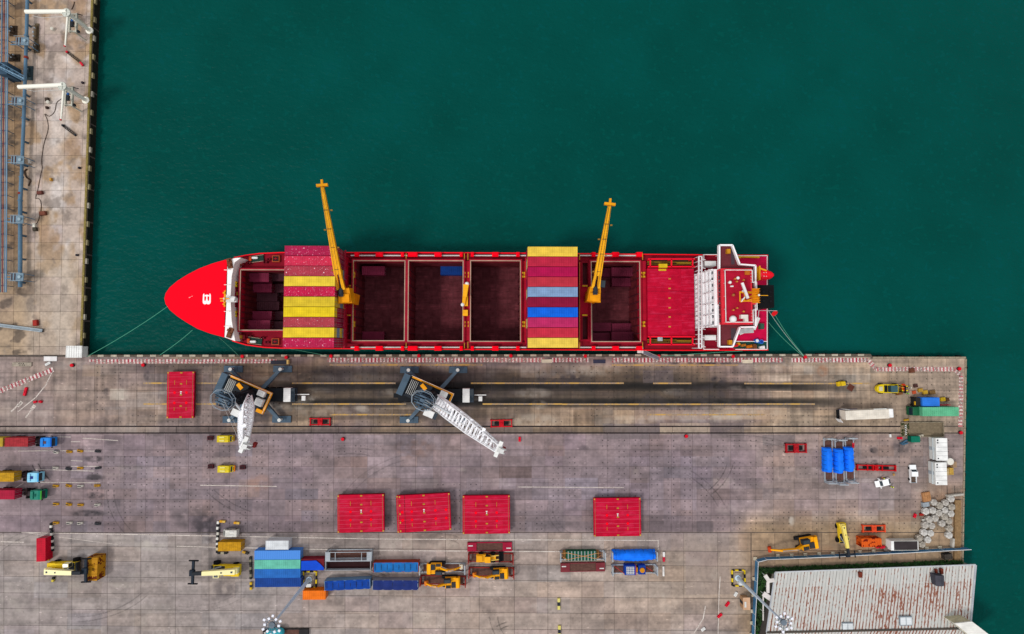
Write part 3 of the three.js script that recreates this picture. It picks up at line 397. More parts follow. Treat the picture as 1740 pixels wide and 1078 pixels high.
  for (const [v, off] of [[434.6, 0], [590.5, 0]]) for (const [u0, u1] of [[596, 692], [697, 786], [800, 895], [985, 1090]]) part(ship, 'deck_pipe', rod(at(u0, v, DK + 0.7), at(u1, v, DK + 0.7), 0.2, 0.2, 6), mat(0xd6cfcb));
  for (const [u, v] of [[789, 437], [795, 437], [690, 437], [1092, 437], [789, 587], [795, 587], [690, 587], [1092, 587], [580, 437], [580, 587], [985, 437], [985, 587]]) part(ship, 'handrail', [rod(at(u, v - 6, DK), at(u, v - 6, DK + 1.6), 0.07, 0.07, 5), rod(at(u, v + 5, DK), at(u, v + 5, DK + 1.6), 0.07, 0.07, 5), bar(at(u, v - 6, DK + 1.6), at(u, v + 5, DK + 1.6), 0.16)], mat(0xc29430));
  for (const u of [582, 600.4, 985]) part(ship, 'guard_rail', [bar(at(u, 446, CO + 0.4), at(u, 578, CO + 0.4), 0.1), ...range(446, 578, 9).map((v) => rod(at(u, v, CO - 1), at(u, v, CO + 0.4), 0.05, 0.05, 4))], mat(0xc79a4a));
  // forward deck gear
  const winch = (u, v) => { const p = at(u, v, DK); const w = part(ship, 'mooring_winch', [wheel(p.x, DK + 0.9, p.z, 0.75, 1.5, 12), bx(p.x + 1, DK + 0.4, p.z, 0.7, 0.8, 1.2), bx(p.x, DK + 0.7, p.z - 1, 1.4, 1.4, 0.2), bx(p.x, DK + 0.7, p.z + 1, 1.4, 1.4, 0.2)], mat(0x8d2430)); part(w, 'rope_drum', wheel(p.x, DK + 0.9, p.z, 0.82, 0.8, 12), mat(0xb98a2c)); };
  for (const [u, v] of [[402.5, 465], [401, 555], [403, 500], [402, 530], [407, 448], [409, 573]]) winch(u, v);
  for (const [u, v] of [[405.5, 482], [405.5, 487], [405, 532], [405, 537.5]]) { const p = at(u, v, DK); part(ship, 'vent_head', [cyl(p.x, DK + 0.9, p.z, 0.3, 1.8, 10), ball(p.x, DK + 1.9, p.z, 0.45)], mat(0xe0c020)); }
  for (const [u, v, a] of [[390.5, 448, 0.2], [391, 566, -0.3]]) { const p = at(u, v, FC + 1); part(ship, 'anchor_gear', [bx(p.x, FC + 1.1, p.z, 1.2, 0.5, 2.6, a), bx(p.x + 0.1, FC + 1.5, p.z + 0.5, 0.7, 0.5, 0.7, a), bx(p.x - 0.2, FC + 1.5, p.z - 0.7, 0.6, 0.6, 0.6, a)], mat(0x7a4a34)); }
  for (const [u, v, ry, o] of [[437, 440.5, -0.14, -1], [434, 579.5, 0.14, 1]]) { const p = at(u, v, DK); const pl = part(ship, 'boarding_platform', [bx(p.x, DK + 0.25, p.z, 3.6, 0.5, 1.5, -ry)], mat(0x1d3c34)); part(pl, 'platform_edge', [bx(p.x, DK + 0.4, p.z - 0.82, 3.7, 0.5, 0.1, -ry), bx(p.x, DK + 0.4, p.z + 0.82, 3.7, 0.5, 0.1, -ry)], TRIM); part(pl, 'raft_canister', [(() => { const g = clean(new THREE.CapsuleGeometry(0.33, 1, 4, 8)); g.rotateZ(Math.PI / 2); g.translate(p.x - 0.3, DK + 0.85, p.z + 0.2 * o); return g; })()], M.white); part(pl, 'rope_locker', bx(p.x - 1.5, DK + 0.75, p.z, 0.6, 0.5, 1.1), mat(0xc94a20)); }
  for (const [u, v] of [[470, 440.5], [469, 581]]) { const p = at(u, v, DK); const hcx = part(ship, 'booby_hatch', [bx(p.x, DK + 0.35, p.z, 1.9, 0.7, 1.7)], mat(0xb8562c)); part(hcx, 'hatch_lid', bx(p.x, DK + 0.74, p.z, 1.5, 0.08, 1.3), mat(0x3a1a1c)); part(hcx, 'hand_wheel', [bx(p.x, DK + 0.82, p.z, 0.9, 0.08, 0.12), bx(p.x, DK + 0.84, p.z, 0.12, 0.08, 0.6)], RED); }
  for (const [u, v] of [[412, 443.5], [452, 446], [410, 575], [447, 574.5], [458, 441], [425, 447], [455, 582], [425, 572]]) { const p = at(u, v, DK); part(ship, 'bitts', [bx(p.x, DK + 0.1, p.z, 1.3, 0.2, 0.6), cyl(p.x - 0.4, DK + 0.55, p.z, 0.22, 0.9, 8), cyl(p.x + 0.4, DK + 0.55, p.z, 0.22, 0.9, 8)], mat(0x6a1020)); }
  { const a = at(398, 488, DK), b = at(408, 523, DK); part(ship, 'forward_house', [bb(a.x, b.x - 0.4, DK, DK + 2.2, a.z, b.z)], mat(0xa11a30)); }
  { // foremast with a yellow cross-tree
    const p = at(384, 508, FC + 0.5), q = at(380, 507.5, 19); const fm = part(ship, 'foremast', [rod(p, q, 0.35, 0.2, 8), bx(p.x + 1.6, FC + 1.5, p.z + 0.4, 3.2, 0.9, 1.1)], M.white); part(fm, 'cross_tree', [bar(V(q.x, 18.4, q.z - 2), V(q.x, 18.4, q.z + 2), 0.4, 0.2), bar(V(q.x - 1.1, 18.6, q.z), V(q.x + 1.2, 18.6, q.z), 0.25, 0.2), bx(q.x - 0.4, 18.8, q.z + 0.6, 0.9, 0.4, 0.25), ...[-1.4, 1.4].map((d) => bx(q.x, 18.8, q.z + d, 0.5, 0.5, 0.3))], YEL); part(fm, 'white_platform', [bx(at(390, 506, 15).x, 15, at(390, 506, 15).z, 2.6, 0.5, 0.9, -0.3), bx(at(397, 508, 15).x, 15.2, at(397, 508, 15).z, 0.9, 0.8, 1.2, -0.3)], M.white);
  }
  // grab stand on the cross deck amidships
  { const p = at(791, 500, 13); const g1 = part(ship, 'crane_grab', [taper(at(792, 484, 12.9), at(790, 505, 12.9), 1.4, 1.4, 1, 1.2), taper(at(790, 499, 12.4), at(787.5, 518, 12.4), 1, 1, 0.7, 0.8), bb(at(788.5, 0, 12).x, at(797, 0, 12).x, CO - 0.9, 12.2, at(0, 501, 12).z, at(0, 519, 12).z), bb(at(788.5, 0, 12).x, at(797, 0, 12).x, CO - 0.9, 12.4, at(0, 526, 12).z, at(0, 536, 12).z)], YEL); part(g1, 'sheave', [ball(at(793.5, 483, 13).x, 13, at(793.5, 483, 13).z, 0.6)], M.white); part(g1, 'sheave', [ball(at(786, 518, 12.5).x, 12.6, at(786, 518, 12.5).z, 0.5)], M.white); }
  // the two deck cranes
  const deckCrane = (hu, hv, pu, pv, tu, tv, su) => {
    const h = at(hu, hv, 17), base = V(h.x, DK, h.z), piv = at(pu, pv, 20), tip = at(tu, tv, 30), dir = tip.clone().sub(piv).setY(0).normalize(), sd = V(-dir.z, 0, dir.x);
    const cr = part(ship, 'deck_crane', [bx(base.x, (DK + 15) / 2, base.z, 2.5, 15 - DK, 2.7, -0.15), rod(V(base.x, 14.8, base.z), V(base.x, 15.3, base.z), 1.6, 1.6, 20)], mat(0xf08c08));
    const back = h.clone().addScaledVector(dir, -1.6), front = h.clone().addScaledVector(dir, 2.1);
    part(cr, 'machinery_house', [taper(V(back.x, 17.2, back.z), V(front.x, 17.4, front.z), 3.4, 3.8, 2.6, 4.2), bar(V(back.x, 19.5, back.z), V(back.x + dir.x * 2, 19.5, back.z + dir.z * 2), 2.6, 0.9)], mat(0xf09a0c));
    const mid = piv.clone().lerp(tip, 0.3); 
    const jib = part(cr, 'jib', [taper(piv.clone().addScaledVector(sd, 0.75), mid.clone().addScaledVector(sd, 0.25), 0.7, 0.9, 0.6, 1.2), taper(piv.clone().addScaledVector(sd, -0.75), mid.clone().addScaledVector(sd, -0.25), 0.7, 0.9, 0.6, 1.2), taper(piv.clone().lerp(tip, 0.16), tip, 1.75, 1.2, 0.75, 0.8)], YEL);
    const q = tip.clone().addScaledVector(dir, 0.4); part(cr, 'jib_head', [bar(q.clone().addScaledVector(sd, -1.3), q.clone().addScaledVector(sd, 1.3), 0.6, 0.7), bar(tip, tip.clone().addScaledVector(dir, 1.7), 0.5, 0.6), wheel(q.x, q.y - 0.4, q.z, 0.55, 0.5)], mat(0xe89c14));
    part(jib, 'floodlight', [0.2, 0.42, 0.6, 0.78].flatMap((t, i) => { const c = piv.clone().lerp(tip, t), s = i % 2 ? 1 : -1; return [bx(c.x + sd.x * s * 1.15, c.y, c.z + sd.z * s * 1.15, 0.5, 0.35, 0.3), bx(c.x, c.y + 0.66, c.z, 0.9, 0.14, 0.18)]; }), mat(0x9a7430));
    part(cr, 'hoist_winch', [wheel(piv.x - dir.x * 0.6, 20.2, piv.z - dir.z * 0.6, 0.6, 1.5), bx(piv.x - dir.x * 1.3, 20.1, piv.z - dir.z * 1.3, 1.1, 0.7, 1)], mat(0x30343c));
    part(cr, 'operator_cab', [bar(V(front.x, 18.6, front.z).addScaledVector(sd, su * 1.7), V(front.x, 18.6, front.z).addScaledVector(sd, su * 1.7).addScaledVector(dir, 1.7), 1.3, 1.9)], glass);
    part(cr, 'hoist_cable', [rod(piv.clone().add(V(0, 1.1, 0)).addScaledVector(sd, 0.4), tip.clone().add(V(0, 0.7, 0)).addScaledVector(sd, 0.25), 0.04, 0.04, 4), rod(piv.clone().add(V(0, 1.1, 0)).addScaledVector(sd, -0.4), tip.clone().add(V(0, 0.7, 0)).addScaledVector(sd, -0.25), 0.04, 0.04, 4)], M.dark);
  };
  deckCrane(589, 505, 579, 492, 547.5, 318, -1); deckCrane(1008, 503, 1012, 489, 1036, 350, 1);
  // side gangways beside the aft hatch
  for (const [v0, v1] of [[440.5, 453.5], [572.5, 586]]) { const y = 12.4, r = mat(0xe8102c, { map: 'none' }); const gw = part(ship, 'pipe_gallery', [bar(at(1101, v0, y), at(1181, v0, y), 0.35), bar(at(1101, v1, y), at(1181, v1, y), 0.35), ...[1105, 1141, 1177].map((u) => bar(at(u, v0, y), at(u, v1, y), 0.35)), ...[1105, 1141, 1177].flatMap((u) => [bar(at(u, v0, y), at(u, v0, y).setY(DK), 0.25), bar(at(u, v1, y), at(u, v1, y).setY(DK), 0.25)])], r);
    const m = (v0 + v1) / 2; part(gw, 'gallery_pipe', [rod(at(1100, m - 1.5, 10.2), at(1178, m - 1, 10.2), 0.13, 0.13, 5), rod(at(1100, m + 2, 10), at(1178, m + 2.4, 10), 0.12, 0.12, 5), rod(at(1150, m, 10.6), at(1174, m + 0.4, 10.6), 0.2, 0.2, 5)], mat(0xa88a2a)); part(gw, 'gallery_floor', [bar(at(1101, m, DK + 0.08), at(1181, m, DK + 0.08), Math.abs(at(0, v1, y).z - at(0, v0, y).z) - 0.4, 0.14)], mat(0x3d2620)); }
  { const p = at(1127, 453, 12.8); part(ship, 'yellow_locker', [bx(p.x, 12.4, p.z - 0.2, 2.2, 1, 1), bx(p.x, 11.9, p.z + 0.8, 2, 0.3, 0.5)], mat(0xd9b41c)); const q = at(1122, 576.5, 12.8); part(ship, 'pump_box', [bx(q.x, 12.5, q.z, 1.2, 0.6, 1), cyl(q.x, 12.9, q.z, 0.25, 0.3, 10)], M.galv); }
  // white lashing frame ahead of the house
  { const y = 14.2, w = mat(0xe6e2e4); const pieces = []; for (const u of [1187.5, 1192.5]) pieces.push(bar(at(u, 436, y), at(u, 592, y), 0.35, 0.3)); for (const v of range(436, 592, 20)) pieces.push(bar(at(1187.5, v, y), at(1192.5, v, y), 0.22, 0.22), rod(at(1187.5, v, y), at(1187.5, v, y).setY(DK), 0.12, 0.12, 4)); for (const v of range(440, 588, 10)) pieces.push(bar(at(1192.5, v, y), at(1199, v + 2, 15), 0.16)); part(ship, 'lashing_frame', pieces, w); }
  // ------- accommodation house
  const TOP = 26, f = at(1222, 505, TOP).x, aft = at(1280, 505, TOP).x, zN = at(1250, 455, TOP).z, zS = at(1250, 553, TOP).z, W = mat(0xf3f1f3, { rough: 0.5, map: 'none' });
  const hs = part(ship, 'accommodation_house', [bb(f, aft, DK, 23, zN, zS)], W);
  const hN = zN - 0.3, hS = zS + 0.3;
  for (let s = 0; s < 5; s++) { const y0 = DK + 2 + s * 2.4; part(hs, 'storey_ledge', [bb(f - 0.5 - (4 - s) * 0.12, f, y0 - 0.12, y0 + 0.06, hN, hS), bb(f - 0.5 - (4 - s) * 0.12, f - 0.42 - (4 - s) * 0.12, y0 + 0.06, y0 + 0.5, hN, hS)], mat(0xeeecee, { map: 'none' })); for (let k = 0; k < 9; k++) { const z = zN + (zS - zN) * (k + 0.5) / 9; part(hs, 'window', [bb(f - 0.05, f + 0.02, y0 + 0.8, y0 + 1.75, z - 0.34, z + 0.34)], glass); } }
  part(hs, 'front_rib', range(hN + 0.3, hS - 0.3, 5).map((z) => bb(f - 0.62, f - 0.02, DK, 22.6, z - 0.1, z + 0.1)), W);
  // bridge deck with wings
  const BW = 23, wp = [[1221, 417.5], [1243, 417.5], [1255.5, 450], [1282, 452], [1282, 556], [1256, 556.5], [1243.5, 589.5], [1221, 589.5]].map(([u, v]) => xz(u, v, BW + 0.5));
  const br = part(ship, 'bridge_deck', pr(wp, BW - 0.3, BW + 0.3), mat(0x6f3038));
  for (let k = 0; k < wp.length; k++) { const a = wp[k], b = wp[(k + 1) % wp.length]; part(br, 'wing_bulwark', bar(V(a[0], BW + 0.75, a[1]), V(b[0], BW + 0.75, b[1]), 0.34, 1.1), W); }
  for (const [v0, v1] of [[420, 450], [558, 587]]) { const a = at(1233, v0, BW), b = at(1246, v1, BW); part(br, 'wing_mat', [bb(at(1239, 0, BW).x, b.x - (v0 < 500 ? 0.6 : 0.6), BW + 0.3, BW + 0.34, a.z, b.z)], mat(0x4e4048)); part(br, 'wing_console', [bx(at(1227, 0, BW).x, BW + 0.85, at(0, v0 < 500 ? 424 : 582, BW).z, 0.8, 1.1, 1.1)], mat(0xc98a20)); }
  const wh = part(ship, 'wheelhouse', [bb(f + 0.6, aft - 0.2, BW + 0.3, TOP, zN + 0.2, zS - 0.2), bb(aft - 0.2, aft + 0.9, BW + 0.3, TOP - 0.003, zN + 5, zS - 5)], mat(0xe0303e, { rough: 0.55 }));
  for (let k = 0; k < 12; k++) { const z = zN + 0.6 + (zS - zN - 1.2) * (k + 0.5) / 12; part(wh, 'window', bb(f + 0.55, f + 0.62, BW + 1.2, BW + 2.3, z - 0.45, z + 0.45), glass); }
  part(wh, 'monkey_island', [bb(f + 1.3, aft - 0.6, TOP, TOP + 0.06, zN + 0.8, zS - 0.8)], mat(0xb01230));
  part(wh, 'roof_rail', [[f + 1.2, zN + 0.7, aft - 0.5, zN + 0.7], [f + 1.2, zS - 0.7, aft - 0.5, zS - 0.7], [f + 1.2, zN + 0.7, f + 1.2, zS - 0.7], [aft - 0.5, zN + 0.7, aft - 0.5, zN + 3.6], [aft - 0.5, zN + 3.6, aft + 0.5, zN + 3.6], [aft + 0.5, zN + 3.6, aft + 0.5, zS - 3.6], [aft - 0.5, zS - 3.6, aft + 0.5, zS - 3.6], [aft - 0.5, zS - 0.7, aft - 0.5, zS - 3.6]].flatMap(([a, b, c, d]) => [bar(V(a, TOP + 0.9, b), V(c, TOP + 0.9, d), 0.16, 0.12), ...range(0, 1, 4).map((t) => rod(V(mix(a, c, t), TOP, mix(b, d, t)), V(mix(a, c, t), TOP + 0.9, mix(b, d, t)), 0.06, 0.06, 4))]), M.white);
  const dome = (u, v, r, m = M.white) => { const p = at(u, v, TOP + 1); part(wh, 'antenna_dome', [cyl(p.x, TOP + 0.4, p.z, r * 0.5, 0.8, 10), ball(p.x, TOP + 0.9, p.z, r)], m); };
  dome(1246, 542.5, 0.85); dome(1254.5, 472.5, 0.4); dome(1241, 480, 0.4); for (const [u, v] of [[1250, 474], [1264.5, 476], [1253, 478.5], [1253.5, 523.5], [1247, 527], [1264.5, 529.5]]) dome(u, v, 0.24, mat(0xd08a3a)); dome(1247, 501.5, 0.36, mat(0xb06a3a));
  { const p = at(1265, 538.5, TOP + 1); part(wh, 'air_unit', [bx(p.x, TOP + 0.6, p.z, 1.7, 1.2, 0.9), bx(p.x + 0.5, TOP + 0.5, p.z + 0.8, 0.9, 1, 0.7)], mat(0xe6dcd2)); const q = at(1269, 463, TOP); part(wh, 'roof_hatch', [bx(q.x, TOP + 0.25, q.z, 1.1, 0.5, 1.3)], mat(0xc46a20)); const s = at(1243, 487, TOP); part(wh, 'deck_box', bx(s.x, TOP + 0.2, s.z, 0.7, 0.4, 0.3), M.white); }
  { // mast with the radar scanners
    const p = at(1281, 503, 30).setY(TOP); const ms = part(ship, 'radar_mast', [...[-1.1, 1.1].flatMap((d) => [rod(V(p.x - 1.4, TOP, p.z + d), V(p.x + 0.4, 31, p.z + d * 0.5), 0.16, 0.12, 6)]), rod(V(p.x + 0.3, TOP, p.z), V(p.x + 0.3, 32, p.z), 0.28, 0.2, 8), bb(p.x - 2.6, p.x + 0.4, 28.1, 28.25, p.z - 1.2, p.z - 0.95), bb(p.x - 2.6, p.x + 0.4, 28.1, 28.25, p.z + 0.95, p.z + 1.2), bb(p.x - 2.6, p.x - 2.35, 28.1, 28.245, p.z - 0.95, p.z + 0.95), bb(p.x - 1.5, p.x - 1.3, 28.1, 28.24, p.z - 0.95, p.z + 0.95)], YEL); part(ms, 'mast_platform', [bb(p.x - 0.5, p.x + 1.1, 30.2, 30.4, p.z - 1.7, p.z + 1.7), ...range(-1.6, 1.6, 6).map((d) => bb(p.x - 0.6, p.x + 1.2, 30.4, 30.7, p.z + d - 0.07, p.z + d + 0.07))], mat(0xe08a10)); const c = at(1266.5, 494, 29.4); part(ms, 'radar_scanner', [bx(c.x, 29.3, c.z, 0.55, 0.4, 3.9, 0.34), cyl(c.x, 28.7, c.z, 0.3, 1, 10)], M.white); part(ms, 'small_scanner', [bx(c.x - 0.3, 28.8, c.z + 2, 1.4, 0.25, 0.22, 0.9), cyl(c.x - 0.3, 28.5, c.z + 2, 0.18, 0.5, 8)], M.white); part(ms, 'mast_light', [ball(p.x + 0.3, 32.1, p.z, 0.25)], M.white); part(ms, 'yard_arm', bar(V(p.x + 0.4, 31, p.z), V(p.x + 2.9, 31, p.z), 0.12), YEL); }
  { // funnel
    const a = at(1289, 484.5, 25.5), b = at(1316, 523, 25.5); const fu = part(ship, 'funnel', [bb(a.x, b.x, DK, 25.5, a.z, b.z)], mat(0x121214, { rough: 0.7 })); part(fu, 'exhaust_pipe', [[0.3, 0.3], [0.3, 0.7], [0.6, 0.5], [0.75, 0.3], [0.75, 0.72]].map(([s, t]) => cyl(mix(a.x, b.x, s), 25.5, mix(a.z, b.z, t), 0.3, 0.5, 12)), M.black); part(fu, 'funnel_ridge', bb(a.x + 0.3, b.x - 0.6, 25.5, 25.6, (a.z + b.z) / 2 - 0.05, (a.z + b.z) / 2 + 0.05), mat(0x2e2a26)); part(fu, 'funnel_casing', bb(a.x - 1.8, a.x - 0.02, DK, 20, a.z - 0.6, b.z + 0.6), mat(0xb81428)); }
  // poop deck
  { const y = DK + 2.6; const poly = [[1245, 436], [1303.6, 436], [1303.6, 593.5], [1245, 593.5]].map(([u, v]) => xz(u, v, y)); const pd = part(ship, 'poop_deck', pr(poly, DK, y), mat(0xd20846)); const g1 = [[1249, 581], [1303.4, 581], [1303.4, 593], [1246, 593]].map(([u, v]) => xz(u, v, y)); part(pd, 'green_deck', pr(g1, y, y + 0.03), mat(0x1c4a40)); part(pd, 'poop_rail', [[1245, 434.8, 1303.8, 434.8], [1303.8, 434.8, 1303.8, 594], [1250, 594, 1303.8, 594], [1250, 580.5, 1303.5, 580.5], [1290, 524, 1288, 545], [1280, 545, 1288, 545]].flatMap(([a, b, c, d]) => [bar(at(a, b, y + 1), at(c, d, y + 1), 0.16, 0.14), ...range(0, 1, 7).map((t) => rod(at(mix(a, c, t), mix(b, d, t), y), at(mix(a, c, t), mix(b, d, t), y + 1), 0.06, 0.06, 4))]), M.white);
    part(pd, 'white_stair', [bar(at(1256, 563, BW - 1), at(1280, 562, y + 3), 1.2, 0.25), bar(at(1281, 560, y + 3), at(1289, 540, y + 2.4), 0.9, 0.2), bar(at(1256, 566, y + 3), at(1275, 558, y + 4.4), 1.2, 0.2)], M.white);
    for (const [u, v] of [[1283.5, 579.5], [1291, 581]]) { const p = at(u, v, y); const bl = part(pd, 'barrel', [cyl(p.x, y + 0.6, p.z, 0.55, 1.2, 16)], mat(0x2a6fd0)); part(bl, 'barrel_lid', [cyl(p.x, y + 1.22, p.z, 0.4, 0.06, 16)], u < 1290 ? M.white : mat(0x173a90)); }
    for (const [u, v, c, w, d] of [[1249, 587, 0xd8181c, 1, 0.8], [1253, 585, 0xd89a20, 0.8, 0.7], [1262, 587, 0xb06a20, 1.2, 0.6], [1272, 589, 0xd07010, 1.4, 0.7], [1281, 589, 0x7a4a2c, 0.8, 1.2], [1293.5, 591, 0xeceae6, 1.3, 0.8], [1256, 567, 0x202428, 0.7, 0.7]]) { const p = at(u, v, y); part(pd, 'deck_store', [bx(p.x, y + 0.4, p.z, w, 0.8, d, 0.2), bx(p.x + 0.2, y + 0.9, p.z, w * 0.5, 0.3, d * 0.6)], mat(c)); }
    { const p = at(1291.5, 555, y); part(pd, 'gas_locker', [bx(p.x, y + 0.7, p.z, 1, 1.4, 1.5), bx(p.x, y + 1.45, p.z, 0.7, 0.12, 1.1)], mat(0x3a5a4a)); }
    { const a = at(1257, 436.5, y + 0.8), b = at(1290, 437, y + 0.8); part(pd, 'boat_boom', [rod(a, b, 0.3, 0.3, 8), cyl(a.x, y + 0.5, a.z, 0.45, 1, 10)], mat(0xd9a41c)); }
  }
  for (const [v, w] of [[448, 8], [574, 9]]) { const p = at(1207.5, v, 12.4); part(ship, 'provision_box', [bx(p.x, (DK + 12.4) / 2, p.z, 3, 12.4 - DK, 1.3), bx(p.x, 12.47, p.z, 2.6, 0.14, 1.0)], M.white); }
  for (const [v0, v1] of [[434, 444], [580, 594]]) part(ship, 'side_rail', [bar(at(1195, v0 < 500 ? 433 : 594, 11), at(1222, v0 < 500 ? 433 : 594, 11), 0.18), bar(at(1196, v0, 11), at(1196, v1, 11), 0.18), rod(at(1196, v0, 11), at(1196, v0, 11).setY(DK), 0.08, 0.08, 4), rod(at(1221, v0, 11), at(1221, v0, 11).setY(DK), 0.08, 0.08, 4)], M.white);
  { // ensign
    const p = at(1306, 527, 14); const fl = part(ship, 'ensign_staff', rod(V(p.x - 1.6, DK + 2.6, p.z), V(p.x + 1.6, 15.5, p.z + 0.3), 0.07, 0.05, 6), M.white); const g = clean(new THREE.BoxGeometry(1.5, 0.03, 1.1, 10, 1, 6)), q = g.attributes.position; for (let i = 0; i < q.count; i++) q.setY(i, q.getY(i) + 0.14 * Math.sin(q.getX(i) * 4 + q.getZ(i) * 2)); g.rotateY(1.0); g.rotateX(0.5); g.translate(p.x + 1.4, 14.4, p.z + 0.9); g.computeVertexNormals(); part(fl, 'ensign', g, mat(0xe01a22)); }
  { // accommodation ladder down to the quay
    const a = at(1088, 596.5, DK), b = at(1119, 610, 0.6); const lad = part(ship, 'gangway', [bar(a, b, 0.9, 0.14)], mat(0x8f93a0)); part(lad, 'gangway_rail', [-0.45, 0.45].flatMap((s) => [bar(a.clone().add(V(s * 0.4, 0.9, -s)), b.clone().add(V(s * 0.4, 0.9, -s)), 0.08), ...range(0, 1, 8).map((t) => rod(a.clone().lerp(b, t).add(V(s * 0.4, 0, -s)), a.clone().lerp(b, t).add(V(s * 0.4, 0.9, -s)), 0.03, 0.03, 4))]), M.pale); part(lad, 'gangway_landing', [bx(a.x, DK + 0.1, a.z - 0.2, 1.6, 0.2, 1.6)], M.pale); }
}
{ // lifeboat in its davit
  const y = DK + 2.6 + 5.4, p = at(1295, 467.5, y + 1); const lb = thing('lifeboat', 'enclosed red lifeboat hanging in yellow davits behind the bridge', 'lifeboat', V(p.x, y, p.z));
  const g = clean(new THREE.SphereGeometry(1, 20, 12)); { const q = g.attributes.position; for (let i = 0; i < q.count; i++) { const x = q.getX(i); q.setXYZ(i, (x < 0 ? Math.max(x, -0.8) : x) * 3.1, q.getY(i) * 1.25, q.getZ(i) * 1.45 * (1 - 0.12 * x)); } g.translate(p.x, y + 0.9, p.z); g.computeVertexNormals(); }
  part(lb, 'boat_hull', g, mat(0xf01428, { map: 'none', rough: 0.35 })); part(lb, 'conning_cap', [bx(p.x - 1, y + 2.1, p.z, 0.9, 0.5, 1)], mat(0xf6304a, { map: 'none' })); part(lb, 'hull_marking', [-0.5, 0, 0.5].flatMap((d) => [bx(p.x + d * 1.2, y + 2.16, p.z - 0.45, 0.25, 0.04, 0.14), bx(p.x + d * 1.2, y + 2.16, p.z + 0.45, 0.25, 0.04, 0.14)]), M.white);
  const dv = part(ship, 'lifeboat_davit', [bar(at(1287, 455, y + 3), at(1302, 460, y + 3), 0.35), bar(at(1287, 455, y + 3), at(1289, 476, y + 3), 0.35), bar(at(1291, 452, y + 3.4), at(1291, 476, y + 3.4), 0.3), bar(at(1287, 455, y + 3), at(1287, 455, y + 3).setY(DK + 2.6), 0.35), bar(at(1289, 476, y + 3), at(1289, 476, y + 3).setY(DK + 2.6), 0.3), bar(at(1302, 460, y + 3), at(1296, 458, DK + 2.6), 0.3), bar(at(1289, 459, y - 0.2), at(1304, 460, y - 0.2), 0.3), bar(at(1289, 473, y - 0.2), at(1302, 473, y - 0.2), 0.3)], YEL);
}

// ---------------------------------------------------------------- containers
const contGeo = new Map();
function contParts(L, Hh) { // shared pieces of a box L long and Hh high, base at 0, doors at +x
  const k = L + '_' + Hh; if (contGeo.has(k)) return contGeo.get(k);
  const W = 2.36, l = L / 2, w = W / 2, F = 0.16, uvd = (g) => boxUV(mergeGeometries(g));
  const o = {
    frame: uvd([...[-1, 1].flatMap((s) => [bb(-l, l, 0, F, s * w - (s > 0 ? F : 0), s * w + (s > 0 ? 0 : F)), bb(-l, l, Hh - 0.09, Hh, s * w - (s > 0 ? F * 0.6 : 0), s * w + (s > 0 ? 0 : F * 0.6))]), ...[-1, 1].flatMap((s) => [bb(s * l - (s > 0 ? F : 0), s * l + (s > 0 ? 0 : F), 0.003, Hh - 0.003, -w + 0.003, -w + F), bb(s * l - (s > 0 ? F : 0), s * l + (s > 0 ? 0 : F), 0.003, Hh - 0.003, w - F, w - 0.003), bb(s * l - (s > 0 ? F : 0), s * l + (s > 0 ? 0 : F), Hh - 0.14, Hh - 0.002, -w + F, w - F)]), ...[-1, 1].flatMap((a) => [-1, 1].flatMap((b) => [bx(a * (l - 0.08), Hh - 0.05, b * (w - 0.08), 0.178, 0.118, 0.178), bx(a * (l - 0.08), 0.058, b * (w - 0.08), 0.178, 0.118, 0.178)]))]),
    roof: uvd([bb(-l + F, l - F, Hh - 0.12, Hh - 0.02, -w + 0.1, w - 0.1)]),
    side: uvd([bb(-l + F, l - F, F, Hh - 0.09, w - 0.09, w - 0.035)]), side2: uvd([bb(-l + F, l - F, F, Hh - 0.09, -w + 0.035, -w + 0.09)]),
    end: uvd([bb(-l + 0.03, -l + 0.08, 0.05, Hh - 0.14, -w + F, w - F)]),
    door: uvd([bb(l - 0.08, l - 0.03, 0.05, Hh - 0.14, 0.01, w - F)]), door2: uvd([bb(l - 0.08, l - 0.03, 0.05, Hh - 0.14, -w + F, -0.01)]),
    bars: uvd([-0.85, -0.4, 0.4, 0.85].map((z) => rod(V(l - 0.02, 0.1, z), V(l - 0.02, Hh - 0.16, z), 0.03, 0.03, 4))),
  }; contGeo.set(k, o); return o;
}
const contProto = new Map();
const corrMat = new Map();
function flecked(color) { // paint with pale droppings and scuffs scattered over it
  const c = new THREE.Color(color).convertLinearToSRGB(), w = 256, d = new Uint8Array(w * w * 4), s0 = seed; seed = color & 0xffff;
  for (let i = 0; i < w * w; i++) { const f = 0.86 + 0.2 * fbm((i % w) / 30 + c.r * 9, i / w / 30, 4); d.set([c.r * 255 * f, c.g * 255 * f, c.b * 255 * f, 255].map((q) => Math.min(255, q)), i * 4); }
  for (let k = 0; k < 380; k++) { const cx = rnd() * w, cy = rnd() * w, r = rnd() < 0.05 ? rr(2.5, 4) : rr(0.6, 1.7), e = rr(0.6, 1.7), a = rr(0.4, 0.95); for (let y = -8; y <= 8; y++) for (let x = -8; x <= 8; x++) if ((x / e) ** 2 + (y * e) ** 2 < r * r * (0.5 + 0.7 * rnd())) { const o = ((((cy + y) & (w - 1)) * w) + ((cx + x) & (w - 1))) * 4; for (let q = 0; q < 3; q++) d[o + q] = mix(d[o + q], [250, 232, 236][q], a); } }
  seed = s0; return wrapTex(d, w, w, true, 1 / 9, 1 / 9, THREE.RepeatWrapping);
}
